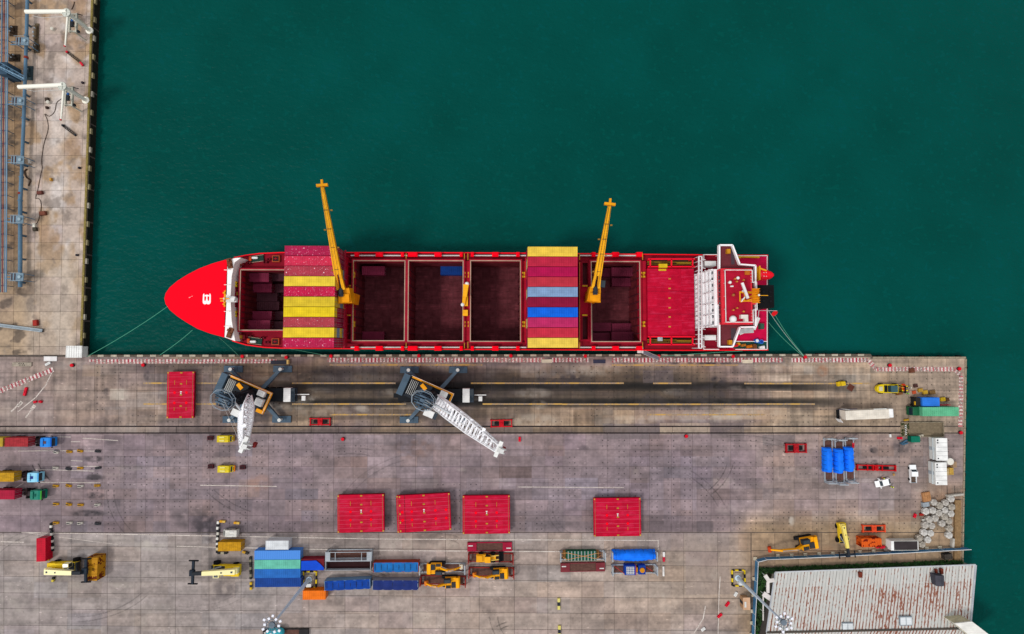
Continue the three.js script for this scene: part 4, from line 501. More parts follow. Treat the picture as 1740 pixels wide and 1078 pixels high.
function contMats(color, map) { const k = color + map; if (!corrMat.has(k) && map === 'spotted') { const t = flecked(color), b = new THREE.MeshPhysicalMaterial({ map: t, roughness: 0.6, specularIntensity: 0.3 }), q = b.clone(); q.bumpMap = T.corr; q.bumpScale = 0.035; corrMat.set(k, { body: b, corr: q }); } if (!corrMat.has(k)) corrMat.set(k, { body: mat(color, { rough: 0.55, map }), corr: mat(color, { rough: 0.55, map, bump: 'corr' }) }); return corrMat.get(k); }
function container(color, { L = 12.192, Hh = 2.591, map = 'dirt', name = 'shipping_container' } = {}) { // a prototype group, placed with place()
  const key = [color, L, Hh, map].join(); if (contProto.has(key)) return contProto.get(key);
  const g = new THREE.Group(); g.name = numbered(name); g.userData = { category: 'container' }; scene.add(g);
  const p = contParts(L, Hh), m = contMats(color, map), add = (n, geo, mt) => { const q = shade(new THREE.Mesh(geo, mt)); q.name = n; g.add(q); return q; };
  add('frame', p.frame, m.body); add('roof', p.roof, m.corr); add('side_wall', p.side, m.corr); add('side_wall', p.side2, m.corr); add('end_wall', p.end, m.body); add('door', p.door, m.body); add('door', p.door2, m.body); add('locking_bar', p.bars, M.galv);
  contProto.set(key, g); return g;
}
const C20 = 6.058;
const box = (color, p, ry, label, group, o) => place(container(color, o), p, ry, label, group);
{ // deck stacks, four tiers high, ten across
  const sN = at(500, 417.4, 22).z, sS = at(500, 591.6, 22).z, pitch = (sS - sN) / 10;
  const cr = 0xb01245, pk = 0xc4304a, dr = 0xa83844, ye = 0xe8c93c, yo = 0xd9bb2e, re = 0xbf1748;
  const fore = [[0xa81446, 'spotted', 'magenta'], [0xc8284a, 'spotted', 'pinkish red'], [0xa83546, 'spotted', 'dusty red'], [ye, 'dirt', 'yellow'], [0xbc0f42, 'spotted', 'crimson'], [yo, 'dirt', 'yellow'], [0xe6c81e, 'dirt', 'yellow'], [dr, 'spotted', 'dull red'], [0xe8c830, 'dirt', 'yellow'], [cr, 'spotted', 'magenta']];
  const aftS = [[0xeac548, 'dirt', 'yellow'], [0xb82440, 'dirt', 'red'], [0xae0c4a, 'dirt', 'magenta'], [0xba3040, 'dirt', 'brick red'], [0x7f9cc2, 'dirt', 'pale blue'], [0x8a0f36, 'dirt', 'dark crimson'], [0x0b63dc, 'dirt', 'bright blue'], [0xb92860, 'dirt', 'pink'], [0xc42c42, 'dirt', 'red'], [0xeac850, 'dirt', 'yellow']];
  const under = [0xa32038, 0xe0bd3a, 0x8c1838, 0xb03044, 0x7a90ac, 0xa81446];
  const nth = ['first', 'second', 'third', 'fourth', 'fifth', 'sixth', 'seventh', 'eighth', 'ninth', 'tenth'];
  for (const [sx, rows, which, grp] of [[stackL, fore, 'forward', 'containers of the forward deck stack'], [stackR, aftS, 'after', 'containers of the after deck stack']]) {
    rows.forEach(([c, mp, cn], k) => { const z = sN + pitch * (k + 0.5);
      box(c, V(sx + 6.1, CO + 3 * 2.6, z), 0, `${cn} container on top of ${which} deck stack, ${nth[9 - k]} row from the quay`, grp, { map: mp });
      for (let t = 0; t < 3; t++) box(under[(k * 5 + t * 3 + (which === 'after' ? 2 : 0)) % 6], V(sx + 6.1 + rr(-0.03, 0.03), CO + t * 2.6, z), 0, `container in the lower tiers of the ship's ${which} deck stack`, `lower tiers of the ${which} deck stack`); });
  }
  // boxes standing in the open holds
  const inHold = (u, v, y, c, label, grp) => box(c, at(u, v, y + 2.59).setY(y), 0, label, grp, { L: C20 });
  const f = -1.2, g1 = 'containers in the foremost hold', g5 = 'containers in the hold behind the after crane';
  const A = 0x7a2440;
  for (const [u, v, t] of [[437, 471.5, 3], [442, 489.5, 2], [439, 552, 3], [442, 536.5, 2]]) for (let k = 0; k < t; k++) inHold(u, v, f + k * 2.6, A, 'dark red container stacked at the side of the foremost hold', g1);
  for (const [u, v, t] of [[474, 470, 2], [478, 490, 1], [478, 537, 1], [476, 554, 2], [455, 520, 1], [452, 505, 1]]) for (let k = 0; k < t; k++) inHold(u, v, f + k * 2.6, 0x4f2a34, 'brown container low in the foremost hold', g1);
  for (let k = 0; k < 3; k++) { inHold(634, 460, f + k * 2.6, A, 'dark red container in hold corner behind forward crane, seaward side', 'containers in the hold behind the forward crane'); }
  inHold(634, 571, f, A, 'dark red container in hold corner behind forward crane, quay side', 'containers in the hold behind the forward crane');
  inHold(767, 460, f, 0x0c3a86, 'dark blue container alone in the middle hold');
  for (const [u, v, t] of [[1058, 462, 2], [1058, 479.5, 1], [1022, 463, 1], [1058, 557, 1], [1058, 572, 2], [1020, 573, 1], [1020, 556, 1]]) for (let k = 0; k < t; k++) inHold(u, v, f + k * 2.6, 0x6a2038, 'dark red container at the side of the hold behind the after crane', g5);
}
{ // mooring lines
  const rope = mat(0x4f9a80, { rough: 0.9, map: 'none' }), ropeP = mat(0x9db4a8, { rough: 0.9, map: 'none' });
  const line = (a, b, m, label, sag = 0.8) => { const c = a.clone().lerp(b, 0.5); c.y -= sag; solo('mooring_line', tube([a, a.clone().lerp(b, 0.25).add(V(0, -sag * 0.75, 0)), c, a.clone().lerp(b, 0.75).add(V(0, -sag * 0.75, 0)), b], 0.075, 5, 20), m, label, 'rope', V(b.x, b.y, b.z), 'mooring lines of the ship'); };
  line(at(286, 520, 11), at(146, 607, 0.3), rope, 'long green mooring line from the bow tip to the inner quay corner', 1.2);
  line(at(327, 561, 9), at(271, 604, 0.2), rope, 'green mooring line from the bow shoulder to the quay edge near the hatch cover', 0.6);
  line(at(372, 574, 9), at(405, 604.5, 0.3), rope, 'short green mooring line beside the white breakwater', 0.3);
  line(at(490, 592.5, 9), at(560, 605.5, 0.3), rope, 'green spring line below the forward container stack', 0.3);
  line(at(1306, 528, 11.5), at(1366, 605.5, 0.3), ropeP, 'pale mooring line from the ensign staff to the stern bollard', 0.8);
  line(at(1317, 535, 11), at(1367, 605.5, 0.3), rope, 'outermost green mooring line from the stern to its bollard', 0.8);
  line(at(1306, 548, 11), at(1365, 605.5, 0.3), rope, 'lower green mooring line from the stern rail to its bollard', 1.0);
  line(at(1262, 596.5, 10), at(1121, 605.5, 0.3), rope, 'green spring line running from the stern towards the gangway', 0.3);
}

// ---------------------------------------------------------------- mobile harbour cranes
function harbourCrane(c, tipH, reach, label) { // c: slewing centre on the quay
  const h = 0.41, dir = V(Math.cos(h), 0, Math.sin(h)), sd = V(-dir.z, 0, dir.x), K = thing('harbour_crane', label, 'crane', V(c.x, 0, c.z), 'mobile harbour cranes');
  const L = (a, s, y) => V(c.x, y, c.z).addScaledVector(dir, a).addScaledVector(sd, s);
  const G = (x, y, z) => V(c.x + x, y, c.z + z);
  const blue = mat(0x4d6172), navy = mat(0x37424e), or = mat(0xf6a41c), wh = mat(0xf4f4f8, { map: 'none' });
  const ch = part(K, 'chassis', [bb(c.x - 9.5, c.x + 8, 1.1, 2.4, c.z - 1.7, c.z + 1.7), bb(c.x - 10.8, c.x - 9.5, 1.2, 1.7, c.z - 0.5, c.z + 0.7), cyl(c.x, 2.9, c.z, 2.3, 1.2, 24)], mat(0x1d2025));
  for (const x of [-8.8, -7, -5.2, 2.6, 4.4, 6.2]) for (const z of [-1.5, 1.5]) part(ch, 'wheel', [wheel(c.x + x, 0.72, c.z + z, 0.72, 0.9, 14), wheel(c.x + x, 0.72, c.z + z, 0.34, 0.96, 10)], M.tyre);
  for (const [x, z] of [[-6.75, -6.9], [6.75, -6.9], [-6.75, 6.9], [6.75, 6.9]]) {
    part(K, 'outrigger_pad', [bb(c.x + x - 2.55, c.x + x + 2.55, 0.02, 0.42, c.z + z - 0.9, c.z + z + 0.9), bb(c.x + x - 1.2, c.x + x + 1.2, 0.42, 0.55, c.z + z - 0.5, c.z + z + 0.5)], blue);
    const b = part(K, 'outrigger_beam', [taper(G(x * 0.26, 1.9, z * 0.2), G(x, 1.7, z), 1.1, 1.2, 0.8, 0.8)], mat(0x566878)); part(b, 'support_jack', [cyl(c.x + x, 1.35, c.z + z, 0.36, 1.7, 14), cyl(c.x + x, 2.25, c.z + z, 0.48, 0.12, 14)], M.pale);
  }
  const dc = part(K, 'driving_cab', [bb(c.x + 8.2, c.x + 10.1, 1.1, 3.4, c.z - 1.85, c.z + 1.85)], M.white); part(dc, 'cab_front', [bb(c.x + 10.1, c.x + 11.2, 1.1, 3.3, c.z - 1.83, c.z + 1.83)], navy); part(dc, 'windscreen', [bb(c.x + 11.2, c.x + 11.24, 2.1, 3.1, c.z - 1.6, c.z + 1.6), bb(c.x + 10.2, c.x + 11.1, 3.3, 3.33, c.z - 1.6, c.z - 0.1), bb(c.x + 10.2, c.x + 11.1, 3.3, 3.33, c.z + 0.1, c.z + 1.6)], glass);
  const bm = part(K, 'tow_beam', [bb(c.x + 11.3, c.x + 14.6, 1.5, 1.7, c.z - 0.12, c.z + 0.12)], M.white); part(bm, 'tool_box', bb(c.x + 12.5, c.x + 13.5, 0.9, 1.6, c.z + 0.4, c.z + 1.7), M.white); part(bm, 'tow_strut', [bb(c.x + 12.8, c.x + 13.2, 0.02, 1.5, c.z - 0.1, c.z + 0.1), bb(c.x + 12.9, c.x + 13.1, 1, 1.3, c.z + 0.1, c.z + 0.5)], M.dark);
  // slewing platform
  const sp = part(K, 'slewing_platform', [bar(L(-7.6, 0, 4.2), L(5, 0, 4.2), 5.6, 1.4)], mat(0x2c3138));
  part(sp, 'counterweight', [bar(L(-9, 0, 4.9), L(-7.3, 0, 4.9), 5.9, 2.6)], blue);
  part(sp, 'engine_house', [bar(L(-4.2, -0.2, 6), L(-0.6, -0.2, 6), 4.6, 2)], mat(0x262a30));
  part(sp, 'radiator_grille', range(-6.6, -4.7, 4).map((a) => bar(L(a, -2.1, 5.6), L(a, 1.9, 5.6), 0.08, 0.9)), M.pale);
  part(sp, 'orange_walkway', [bar(L(-6.8, -2.75, 5.2), L(5.2, -2.75, 5.2), 0.55, 0.5), bar(L(5, -2.9, 5.15), L(5, 2.6, 5.15), 0.55, 0.5), bar(L(3.2, 2.7, 5.2), L(5.2, 2.7, 5.2), 0.9, 0.8), bar(L(-3.6, -2, 7.1), L(-2, -1.2, 7.1), 1, 0.3)], or);
  part(sp, 'platform_rail', [bar(L(-7, -3.05, 6.3), L(5.3, -3.05, 6.3), 0.08), bar(L(5.3, -3.05, 6.3), L(5.3, 2.9, 6.3), 0.08), ...range(-7, 5.3, 8).map((a) => rod(L(a, -3.05, 5.2), L(a, -3.05, 6.3), 0.05, 0.05, 4))], M.pale);
  part(sp, 'winch_box', [bar(L(2.2, 0.4, 5.7), L(4.2, 0.4, 5.7), 1.9, 1.7)], M.white); part(sp, 'control_cabinet', [bar(L(1.8, -1.9, 5.6), L(3.8, -1.9, 5.6), 1.5, 1.5), bar(L(2.2, -1.9, 6.4), L(3.2, -1.9, 6.4), 0.7, 0.2)], M.white);
  // tower
  const tw = part(K, 'tower', [cyl(c.x, 7.2, c.z, 1.9, 7, 20, 1.5), ...lattice(V(c.x, 10.5, c.z), V(c.x, 20, c.z), 2.9, 2.3, 2.9, 2.3, 4, 0.2, 0.11), cyl(c.x, 13, c.z, 1.3, 7, 16)], mat(0x272c33));
  const cap = []; for (let k = 0; k < 10; k++) { const t = k / 10 * 2 * Math.PI, q = (k + 1) / 10 * 2 * Math.PI, r = (y, R, an) => L(R * 0.98 * Math.cos(an) - 0.4, R * 0.8 * Math.sin(an), y); for (const [y, R] of [[20.8, 2.9], [19.7, 3.2]]) cap.push(rod(r(y, R, t), r(y, R, q), 0.05, 0.05, 4)); cap.push(rod(r(18.9, 3.0, t), r(20.8, 2.9, t), 0.045, 0.045, 4)); }
  part(tw, 'tower_head', [bar(L(-1.7, -0.9, 19.7), L(1.7, -0.9, 19.7), 0.4, 1.4), bar(L(-1.7, 0.9, 19.7), L(1.7, 0.9, 19.7), 0.4, 1.4), bar(L(-1.2, 0, 20.2), L(1.6, 0, 20.2), 0.8, 1)], mat(0x55687a));
  part(tw, 'head_platform', [...range(-1.8, 1.8, 6).map((s) => bar(L(-2.9 + s * s * 0.28, s, 18.85), L(2.2 - s * s * 0.3, s, 18.85), 0.28, 0.12)), bar(L(-1.6, -2, 18.83), L(-1.6, 2, 18.83), 0.2, 0.12), bar(L(1, -2, 18.83), L(1, 2, 18.83), 0.2, 0.12)], mat(0x43586a)); part(tw, 'head_rail', cap, mat(0xaab8c4));
  for (const s of [-1, 0, 1]) part(tw, 'head_sheave', [(() => { const g = wheel(0, 0, 0, 0.75, 0.28, 14); g.rotateY(-h); const p = L(0.6, s * 0.5, 20.8); g.translate(p.x, p.y, p.z); return g; })()], mat(0x6a7885));
  const cb = part(tw, 'operator_cab', [bar(L(0.4, 3.3, 12.6), L(3, 3.3, 12.6), 1.7, 2.4)], M.white); part(cb, 'cab_glass', [bar(L(3, 3.3, 12.6), L(3.9, 3.3, 12.6), 1.62, 2.2)], glass); part(cb, 'cab_bracket', [bar(L(0, 1.5, 11.6), L(1, 3.2, 11.6), 0.4, 0.4)], blue);
  // boom
  const foot = L(2.2, 0, 11.8), tip = L(reach, 0, tipH), mid = foot.clone().lerp(tip, 0.28), m2 = foot.clone().lerp(tip, 0.62);
  const boom = part(K, 'boom', [...lattice(foot, mid, 3.4, 3.2, 0.9, 2.3, 5, 0.22, 0.1), ...lattice(mid, m2, 3.2, 2.8, 2.3, 2.0, 6, 0.22, 0.1), ...lattice(m2, tip, 2.8, 1.5, 2.0, 1.1, 6, 0.2, 0.1)], wh);
  const bd = tip.clone().sub(foot).normalize(), bu = bd.clone().cross(sd).normalize(); if (bu.y < 0) bu.negate();
  const halfW = (t) => t < 0.28 ? mix(1.7, 1.6, t / 0.28) : t < 0.62 ? mix(1.6, 1.4, (t - 0.28) / 0.34) : mix(1.4, 0.75, (t - 0.62) / 0.38), halfH = (t) => t < 0.28 ? mix(0.45, 1.15, t / 0.28) : t < 0.62 ? mix(1.15, 1.0, (t - 0.28) / 0.34) : mix(1.0, 0.55, (t - 0.62) / 0.38);
  for (const t of range(0.03, 0.93, 17)) { const p = foot.clone().lerp(tip, t).addScaledVector(bu, halfH(t)); part(boom, 'boom_rung', [bar(p.clone().addScaledVector(sd, -halfW(t)), p.clone().addScaledVector(sd, halfW(t)), 0.42, 0.1)], wh); }
  for (const s of [-1, 1]) part(boom, 'boom_side_strake', range(0, 1, 12).slice(1, -1).map((t) => { const p = foot.clone().lerp(tip, t).addScaledVector(sd, s * halfW(t)); return bar(p.clone().addScaledVector(bu, -halfH(t)), p.clone().addScaledVector(bu, halfH(t)), 0.1, 0.4); }), wh);
  part(boom, 'boom_head', [bar(tip.clone().addScaledVector(sd, -1.7), tip.clone().addScaledVector(sd, 1.7), 0.8, 1), bar(tip, tip.clone().addScaledVector(bd, 1.6), 0.9, 0.9), ...[-0.4, 0.4].map((s) => (() => { const g = wheel(0, 0, 0, 0.7, 0.2, 14); g.rotateY(-h); const p = tip.clone().addScaledVector(dir, 0.9).addScaledVector(sd, s); g.translate(p.x, p.y, p.z); return g; })())], M.white);
  part(boom, 'boom_platform', [...[0.3].map((t) => { const p = foot.clone().lerp(tip, t).addScaledVector(sd, -2).addScaledVector(bu, 0.8); return bar(p, p.clone().addScaledVector(sd, 1), 0.7, 0.1); }), ...[0.45, 0.62, 0.8].map((t) => { const p = foot.clone().lerp(tip, t).addScaledVector(sd, -2).addScaledVector(bu, 0.8); return bar(p, p.clone().addScaledVector(sd, 1), 0.7, 0.1); })], wh);
  part(boom, 'luffing_cylinder', [rod(L(1.5, 0, 17.5), foot.clone().lerp(tip, 0.42), 0.3, 0.22, 10)], mat(0xcfd3d8));
  for (const s of [-0.45, 0.45]) part(K, 'hoist_rope', [rod(L(0.4, s, 21.3), tip.clone().addScaledVector(sd, s).add(V(0, 0.7, 0)), 0.045, 0.045, 4)], M.pale);
  for (const s of [-0.3, 0.3]) part(K, 'load_rope', [rod(tip.clone().addScaledVector(dir, 1.2).addScaledVector(sd, s), L(reach + 1.2, s, tipH - 2), 0.04, 0.04, 4)], M.dark);
  part(K, 'hook_block', [bar(L(reach + 1.2, -0.5, tipH - 2.4), L(reach + 1.2, 0.5, tipH - 2.4), 0.6, 1.0), rod(L(reach + 1.2, 0, tipH - 3.5), L(reach + 1.2, 0, tipH - 2.8), 0.16, 0.2, 8)], mat(0x8a2a2a));
  return K;
}
harbourCrane(at(438, 670, 0), 44, 16.6, 'mobile harbour crane with white lattice boom, next to the upended red hatch cover');
harbourCrane(at(737, 671, 0), 42, 19.6, 'mobile harbour crane with white lattice boom, between the two red spreaders');

// ---------------------------------------------------------------- hatch covers landed on the quay
function hatchCover(q, hgt, label, cols) { // q: corner survey points, clockwise from upper left
  const P = q.map(([u, v]) => at(u, v, hgt)), c = P.reduce((s, p) => s.add(p), V(0, 0, 0)).multiplyScalar(0.25).setY(0), ex = P[1].clone().sub(P[0]).add(P[2]).sub(P[3]), w = ex.length() / 2, ez = P[3].clone().sub(P[0]).add(P[2]).sub(P[1]), d = ez.length() / 2, ry = -Math.atan2(ex.z, ex.x);
  const o = thing('hatch_cover', label, 'hatch cover', ORIGIN, 'ship hatch covers landed on the quay');
  const n = 9; const red = mat(0xc2123c, { rough: 0.6, map: 'spotted2' }), rd = mat(0x8e1426);
  part(o, 'panel', [bb(-w / 2, w / 2, hgt - 0.24, hgt, -d / 2, d / 2)], COVER);
  part(o, 'skirt', [bb(-w / 2 + 0.3, w / 2 - 0.3, 0.35, hgt - 0.24, -d / 2 + 0.25, d / 2 - 0.25), bb(-w / 2 + 0.02, w / 2 - 0.02, hgt * 0.5, hgt * 0.5 + 0.2, -d / 2 + 0.02, d / 2 - 0.02)], rd);
  for (const [a, b] of [[-1, -1], [1, -1], [-1, 1], [1, 1]]) part(o, 'support_foot', [bx(a * (w / 2 - 0.8), 0.18, b * (d / 2 - 0.8), 0.6, 0.36, 0.6)], M.dark);
  const long = d > w, R = (x, z) => (long ? [z * w / d, x * d / w] : [x, z]);
  part(o, 'weld_seam', range(-d / 2, d / 2, n).slice(1, -1).map((z) => bb(-w / 2 + 0.2, w / 2 - 0.2, hgt, hgt + 0.03, z - 0.05, z + 0.05)), mat(0xd0405a));
  for (const s of [-1, 1]) part(o, 'edge_trim', [bx(s * (w / 2 - 0.4), hgt + 0.025, 0, 0.1, 0.05, d - 0.2)], mat(0x9c6a44));
  for (let k = 0; k < 5; k++) part(o, 'lashing_socket', [bx(0.15, hgt + 0.04, -d / 2 + 0.3 + (d - 0.6) * k / 4, 0.6, 0.08, 0.35)], mat(0xb58a2c));
  for (const a of [-1, 1]) { part(o, 'cone_guide', [bx(a * w * 0.22, hgt + 0.03, -d * 0.27, 0.1, 0.06, 1.2), bx(a * w * 0.22, hgt + 0.03, d * 0.3, 0.1, 0.06, 0.9)], mat(0xc08a20)); for (const b of [-0.05, 0.17]) part(o, 'lifting_pad', [cyl(a * w * 0.22, hgt + 0.02, d * b, 0.36, 0.04, 14)], REDB); for (const b of [-1, 1]) part(o, 'corner_socket', [bx(a * (w / 2 - 0.25), hgt + 0.06, b * (d / 2 - 0.25), 0.35, 0.12, 0.35)], mat(0xc9a040)); }
  part(o, 'white_mark', [bx(0.1, hgt + 0.02, -0.5, 0.25, 0.02, 0.9), bx(0.1, hgt + 0.022, -0.9, 0.5, 0.02, 0.14), bx(0.1, hgt + 0.022, -0.1, 0.5, 0.02, 0.14)], M.white);
  if (cols) { part(o, 'side_sockets', range(-d / 2 + 0.4, d / 2 - 0.4, 4).map((z) => bx(-w / 2 + 0.9, hgt + 0.04, z, 0.3, 0.08, 0.45)), mat(0xc9a040)); for (const x of [-w / 2 + 1.5, w / 2 - 1.2]) for (const b of [-0.05, 0.17]) part(o, 'lifting_pad', [cyl(x, hgt + 0.02, d * b, 0.36, 0.04, 14)], REDB); part(o, 'panel_joint', [bb(-w / 2 + 2.1, -w / 2 + 2.3, hgt, hgt + 0.02, -d / 2, d / 2)], rd); }
  o.position.copy(c); o.rotation.y = ry; return o;
}
T.spotted2 = T.spotted;
hatchCover([[572.4, 842], [652, 840], [653, 904], [574, 906]], 2.6, 'square red hatch cover on the yard, farthest of its row from the blue tarps');
hatchCover([[672.8, 843], [763.8, 838], [767, 901], [675.4, 906]], 2.6, 'wide red hatch cover lying askew on the yard with extra side sockets', true);
hatchCover([[785.5, 843], [866, 842], [867, 907], [786.5, 908]], 2.4, 'square red hatch cover in front of the excavators on flat racks');
hatchCover([[1009, 847.5], [1089.4, 846], [1089, 911.6], [1009, 912]], 2.2, 'red hatch cover standing alone beside the green-lashed and blue-tarped cargo');
hatchCover([[283, 632.5], [328.7, 631.5], [330, 711], [283.6, 711]], 1.8, 'narrow red hatch cover across the yellow guide lines near the mobile crane');

// ---------------------------------------------------------------- containers and flat racks in the storage yard
const yardBox = (color, u, v, h, label, group, o = {}) => box(color, at(u, v, h + (o.Hh ?? 2.591)).setY(h), o.ry ?? 0, label, group, o);
const rowG = 'forty-foot containers in a block';
for (const [c, v, low, lb] of [[0x4a86d4, 943.8, 0x8a3030, 'light blue'], [0x66bca6, 959.6, 0x2a4a80, 'mint green'], [0x2468ba, 975, 0x6a2030, 'mid blue']]) { yardBox(c, 471, v, 0.02, `${lb} forty-foot container in the block of four`, rowG, { map: lb === 'light blue' ? 'rust2' : 'dirt' }); }
T.rust2 = T.dirt;
yardBox(0x123f8c, 472, 990.5, 0.02, 'navy forty-foot container at the low side of the block of four', rowG);
{ const w = yardBox(0xd6dade, 470.5, 927, 0.02, 'white scuffed twenty-foot container behind the light blue one', null, { L: C20, map: 'dirt', Hh: 2.9 }); }
yardBox(0xd39a12, 389.5, 929.5, 0.02, 'mustard yellow twenty-foot container beside the striped barriers', null, { L: C20, map: 'grain' });
yardBox(0xee7414, 533.5, 1012, 0.02, 'orange twenty-foot container below the lamp mast', null, { L: C20 });
function openTop(p, cBody, cTarp, label, tilt = 0, sag = 0.25, name = 'open_top_container') { // box with a sagging tarpaulin
  const o = thing(name, label, 'container', ORIGIN, 'blue tarped containers in the storage yard'); const l = 6.096, w = 1.219, H = 2.5;
  part(o, 'side_wall', [bb(-l, l, 0.02, H, -w, -w + 0.1)], cBody); part(o, 'side_wall', [bb(-l, l, 0.02, H, w - 0.1, w)], cBody); part(o, 'end_wall', [bb(-l, -l + 0.12, 0.02, H - 0.003, -w + 0.1, w - 0.1)], cBody); part(o, 'door', [bb(l - 0.12, l, 0.02, H - 0.003, -w + 0.1, w - 0.1)], cBody); part(o, 'floor', [bb(-l + 0.12, l - 0.12, 0.02, cTarp ? 0.16 : 1.2, -w + 0.1, w - 0.1)], M.dark);
  if (cTarp) { const g = clean(new THREE.BoxGeometry(2 * l + 0.04, 0.05, 2 * w + 0.08, 48, 1, 8)), q = g.attributes.position; for (let i = 0; i < q.count; i++) { const x = q.getX(i), z = q.getZ(i); q.setY(i, q.getY(i) + H + 0.03 - sag * (1 - (z / w) ** 2) * (0.6 + 0.6 * fbm(x * 0.9 + p.x, z * 1.3 + p.z, 3)) + 0.05 * Math.sin(x * 2.4)); } g.computeVertexNormals(); part(o, 'tarpaulin', g, cTarp); part(o, 'roof_bow', range(-l + 0.6, l - 0.6, 7).map((x) => bb(x - 0.04, x + 0.04, H - 0.16, H - 0.1, -w + 0.1, w - 0.1)), M.dark); }
  part(o, 'corner_post', [-1, 1].flatMap((a) => [-1, 1].map((b) => bx(a * (l - 0.06), H / 2 + 0.08, b * (w - 0.06), 0.2, H + 0.12, 0.2))), cBody); o.position.copy(p); o.rotation.y = tilt; return o;
}
openTop(at(591, 962, 2.5).setY(0), mat(0xa9adb4), null, 'empty grey-framed open-top container with dark interior', 0, 0, 'open_top_container').children.forEach((m) => { if (m.name === 'floor') m.material = mat(0x2e1216); });
openTop(at(672.5, 964.5, 2.5).setY(0), mat(0x9a4030), mat(0x1c6cb4), 'rust-red open-top container under a bright blue tarpaulin', 0, 0.35);
openTop(at(590, 994.5, 2.5).setY(0), mat(0x6f8fb0), mat(0x10429c), 'open-top container under creased royal blue tarpaulin with brown patches', 0.035, 0.3);
openTop(at(671.5, 995, 2.5).setY(0), mat(0x8d96a8), mat(0x1f3070), 'open-top container under a dark navy tarpaulin', -0.01, 0.15);
{ // twenty-foot box with half-open tarpaulin
  const p = at(531, 961, 2.5).setY(0), o = thing('tarped_container', 'short red container half covered with slipped blue tarpaulin', 'container', p); const l = 3.03, w = 1.22;
  part(o, 'side_wall', [bb(p.x - l, p.x + l, 0.02, 2.4, p.z - w - 0.4, p.z - w - 0.3), bb(p.x - l, p.x + l, 0.02, 2.4, p.z + w - 0.1, p.z + w)], mat(0x7c1c2c)); part(o, 'end_wall', [bb(p.x - l, p.x - l + 0.1, 0.02, 2.395, p.z - w - 0.3, p.z + w - 0.1), bb(p.x + l - 0.1, p.x + l, 0.02, 2.395, p.z - w - 0.3, p.z + w - 0.1), bb(p.x - l + 0.1, p.x + l - 0.1, 2.2, 2.26, p.z - w - 0.3, p.z + w - 0.1)], mat(0x6c1822));
  const g = pr([[-l, -w + 0.1], [l * 0.3, -w], [l * 0.7, -w * 0.2], [l, w * 0.6], [l, w + 0.1], [-l, w + 0.1]].map(([x, z]) => [p.x + x, p.z + z]), 2.42, 2.55); part(o, 'tarpaulin', g, mat(0x0c4cd0));
}
function flatRack(color, folded, label, p, ry = 0, mt = {}) {
  const o = thing('flat_rack', label, 'flat rack', ORIGIN, 'flat racks in the yard'), l = 6.096, w = 1.219, m = mat(color, mt);
  part(o, 'side_rail', [bb(-l, l, 0.02, 0.5, -w, -w + 0.22)], m); part(o, 'side_rail', [bb(-l, l, 0.02, 0.5, w - 0.22, w)], m);
  part(o, 'cross_member', range(-l + 0.15, l - 0.15, 9).map((x) => bb(x - 0.1, x + 0.1, 0.1, 0.42, -w + 0.22, w - 0.22)), m); part(o, 'plank_floor', [bb(-l + 0.8, l - 0.8, 0.3, 0.44, -w + 0.22, w - 0.22)], mat(0x6c4c44, { map: 'grain', rough: 0.9 }));
  for (const s of [-1, 1]) { if (folded) { part(o, 'folded_end_wall', [bb(s * (l - 2.5), s * l, 0.5, 0.72, -w + 0.05, w - 0.05)], m); part(o, 'end_plate', [bx(s * (l - 0.9), 0.75, s * 0.35, 1.2, 0.04, 0.28)], M.pale); }
    else { part(o, 'end_frame', [bb(s * l - 0.12, s * l + 0.12, 0.02, 2.5, -w, -w + 0.24), bb(s * l - 0.12, s * l + 0.12, 0.02, 2.5, w - 0.24, w), bb(s * l - 0.12, s * l + 0.12, 2.3, 2.497, -w + 0.24, w - 0.24), bb(s * l - 0.08, s * l + 0.08, 1.2, 1.35, -w + 0.24, w - 0.24), bar(V(s * l, 0.4, -w + 0.2), V(s * l, 2.3, w - 0.2), 0.1)], m); part(o, 'gusset', [bar(V(s * l, 1.6, -w + 0.1), V(s * (l - 1), 0.5, -w + 0.1), 0.1), bar(V(s * l, 1.6, w - 0.1), V(s * (l - 1), 0.5, w - 0.1), 0.1)], m); } }
  o.position.copy(p); o.rotation.y = ry; return o;
}
const gv = 0xaab1b8;
{ const p = at(592, 946, 2.4).setY(0), o = flatRack(gv, false, 'galvanised flat rack standing beside the empty open-top container', p); part(o, 'top_frame', [bb(-6, 6, 2.4, 2.55, -1.2, -1.05), bb(-6, 6, 2.4, 2.55, 1.05, 1.2), bb(-3.6, -3.45, 2.4, 2.54, -1.05, 1.05), bb(3.45, 3.6, 2.4, 2.54, -1.05, 1.05), bb(-6, -4.9, 2.4, 2.53, -1.05, 1.05), bb(4.9, 6, 2.4, 2.53, -1.05, 1.05)].map((g) => { g.translate(p.x, p.y, p.z); g.translate(-p.x, -p.y, -p.z); return g; }), mat(gv)); }
const fr = [
  [gv, 752, 967, 0, 'galvanised flat rack carrying an excavator with a cream bucket arm'], [0x8a2a26, 753, 988, -0.03, 'red flat rack carrying an excavator on the side away from the hatch covers'],
  [0x8a2a26, 834, 949.5, -0.02, 'rust-red flat rack carrying the wheel loader'], [0x94302a, 835, 974, -0.02, 'rust-red flat rack carrying an excavator behind the wheel loader'],
  [gv, 990, 945.5, 0, 'galvanised flat rack carrying green lashed machinery'], [gv, 1077.5, 944.5, 0, 'galvanised flat rack under the long blue tarp'], [gv, 1078, 969, 0, 'galvanised flat rack carrying the blue and white machine'],
].map(([c, u, v, ry, lb]) => flatRack(c, false, lb, at(u, v, 1.2).setY(0), ry));
flatRack(0xa01838, true, 'folded crimson flat rack lying next to a red hatch cover', at(832, 930, 0.7).setY(0), 0);
flatRack(0x7a3038, true, 'folded maroon flat rack lying beside the green lashed machinery', at(990.5, 964.8, 0.7).setY(0), 0.01);
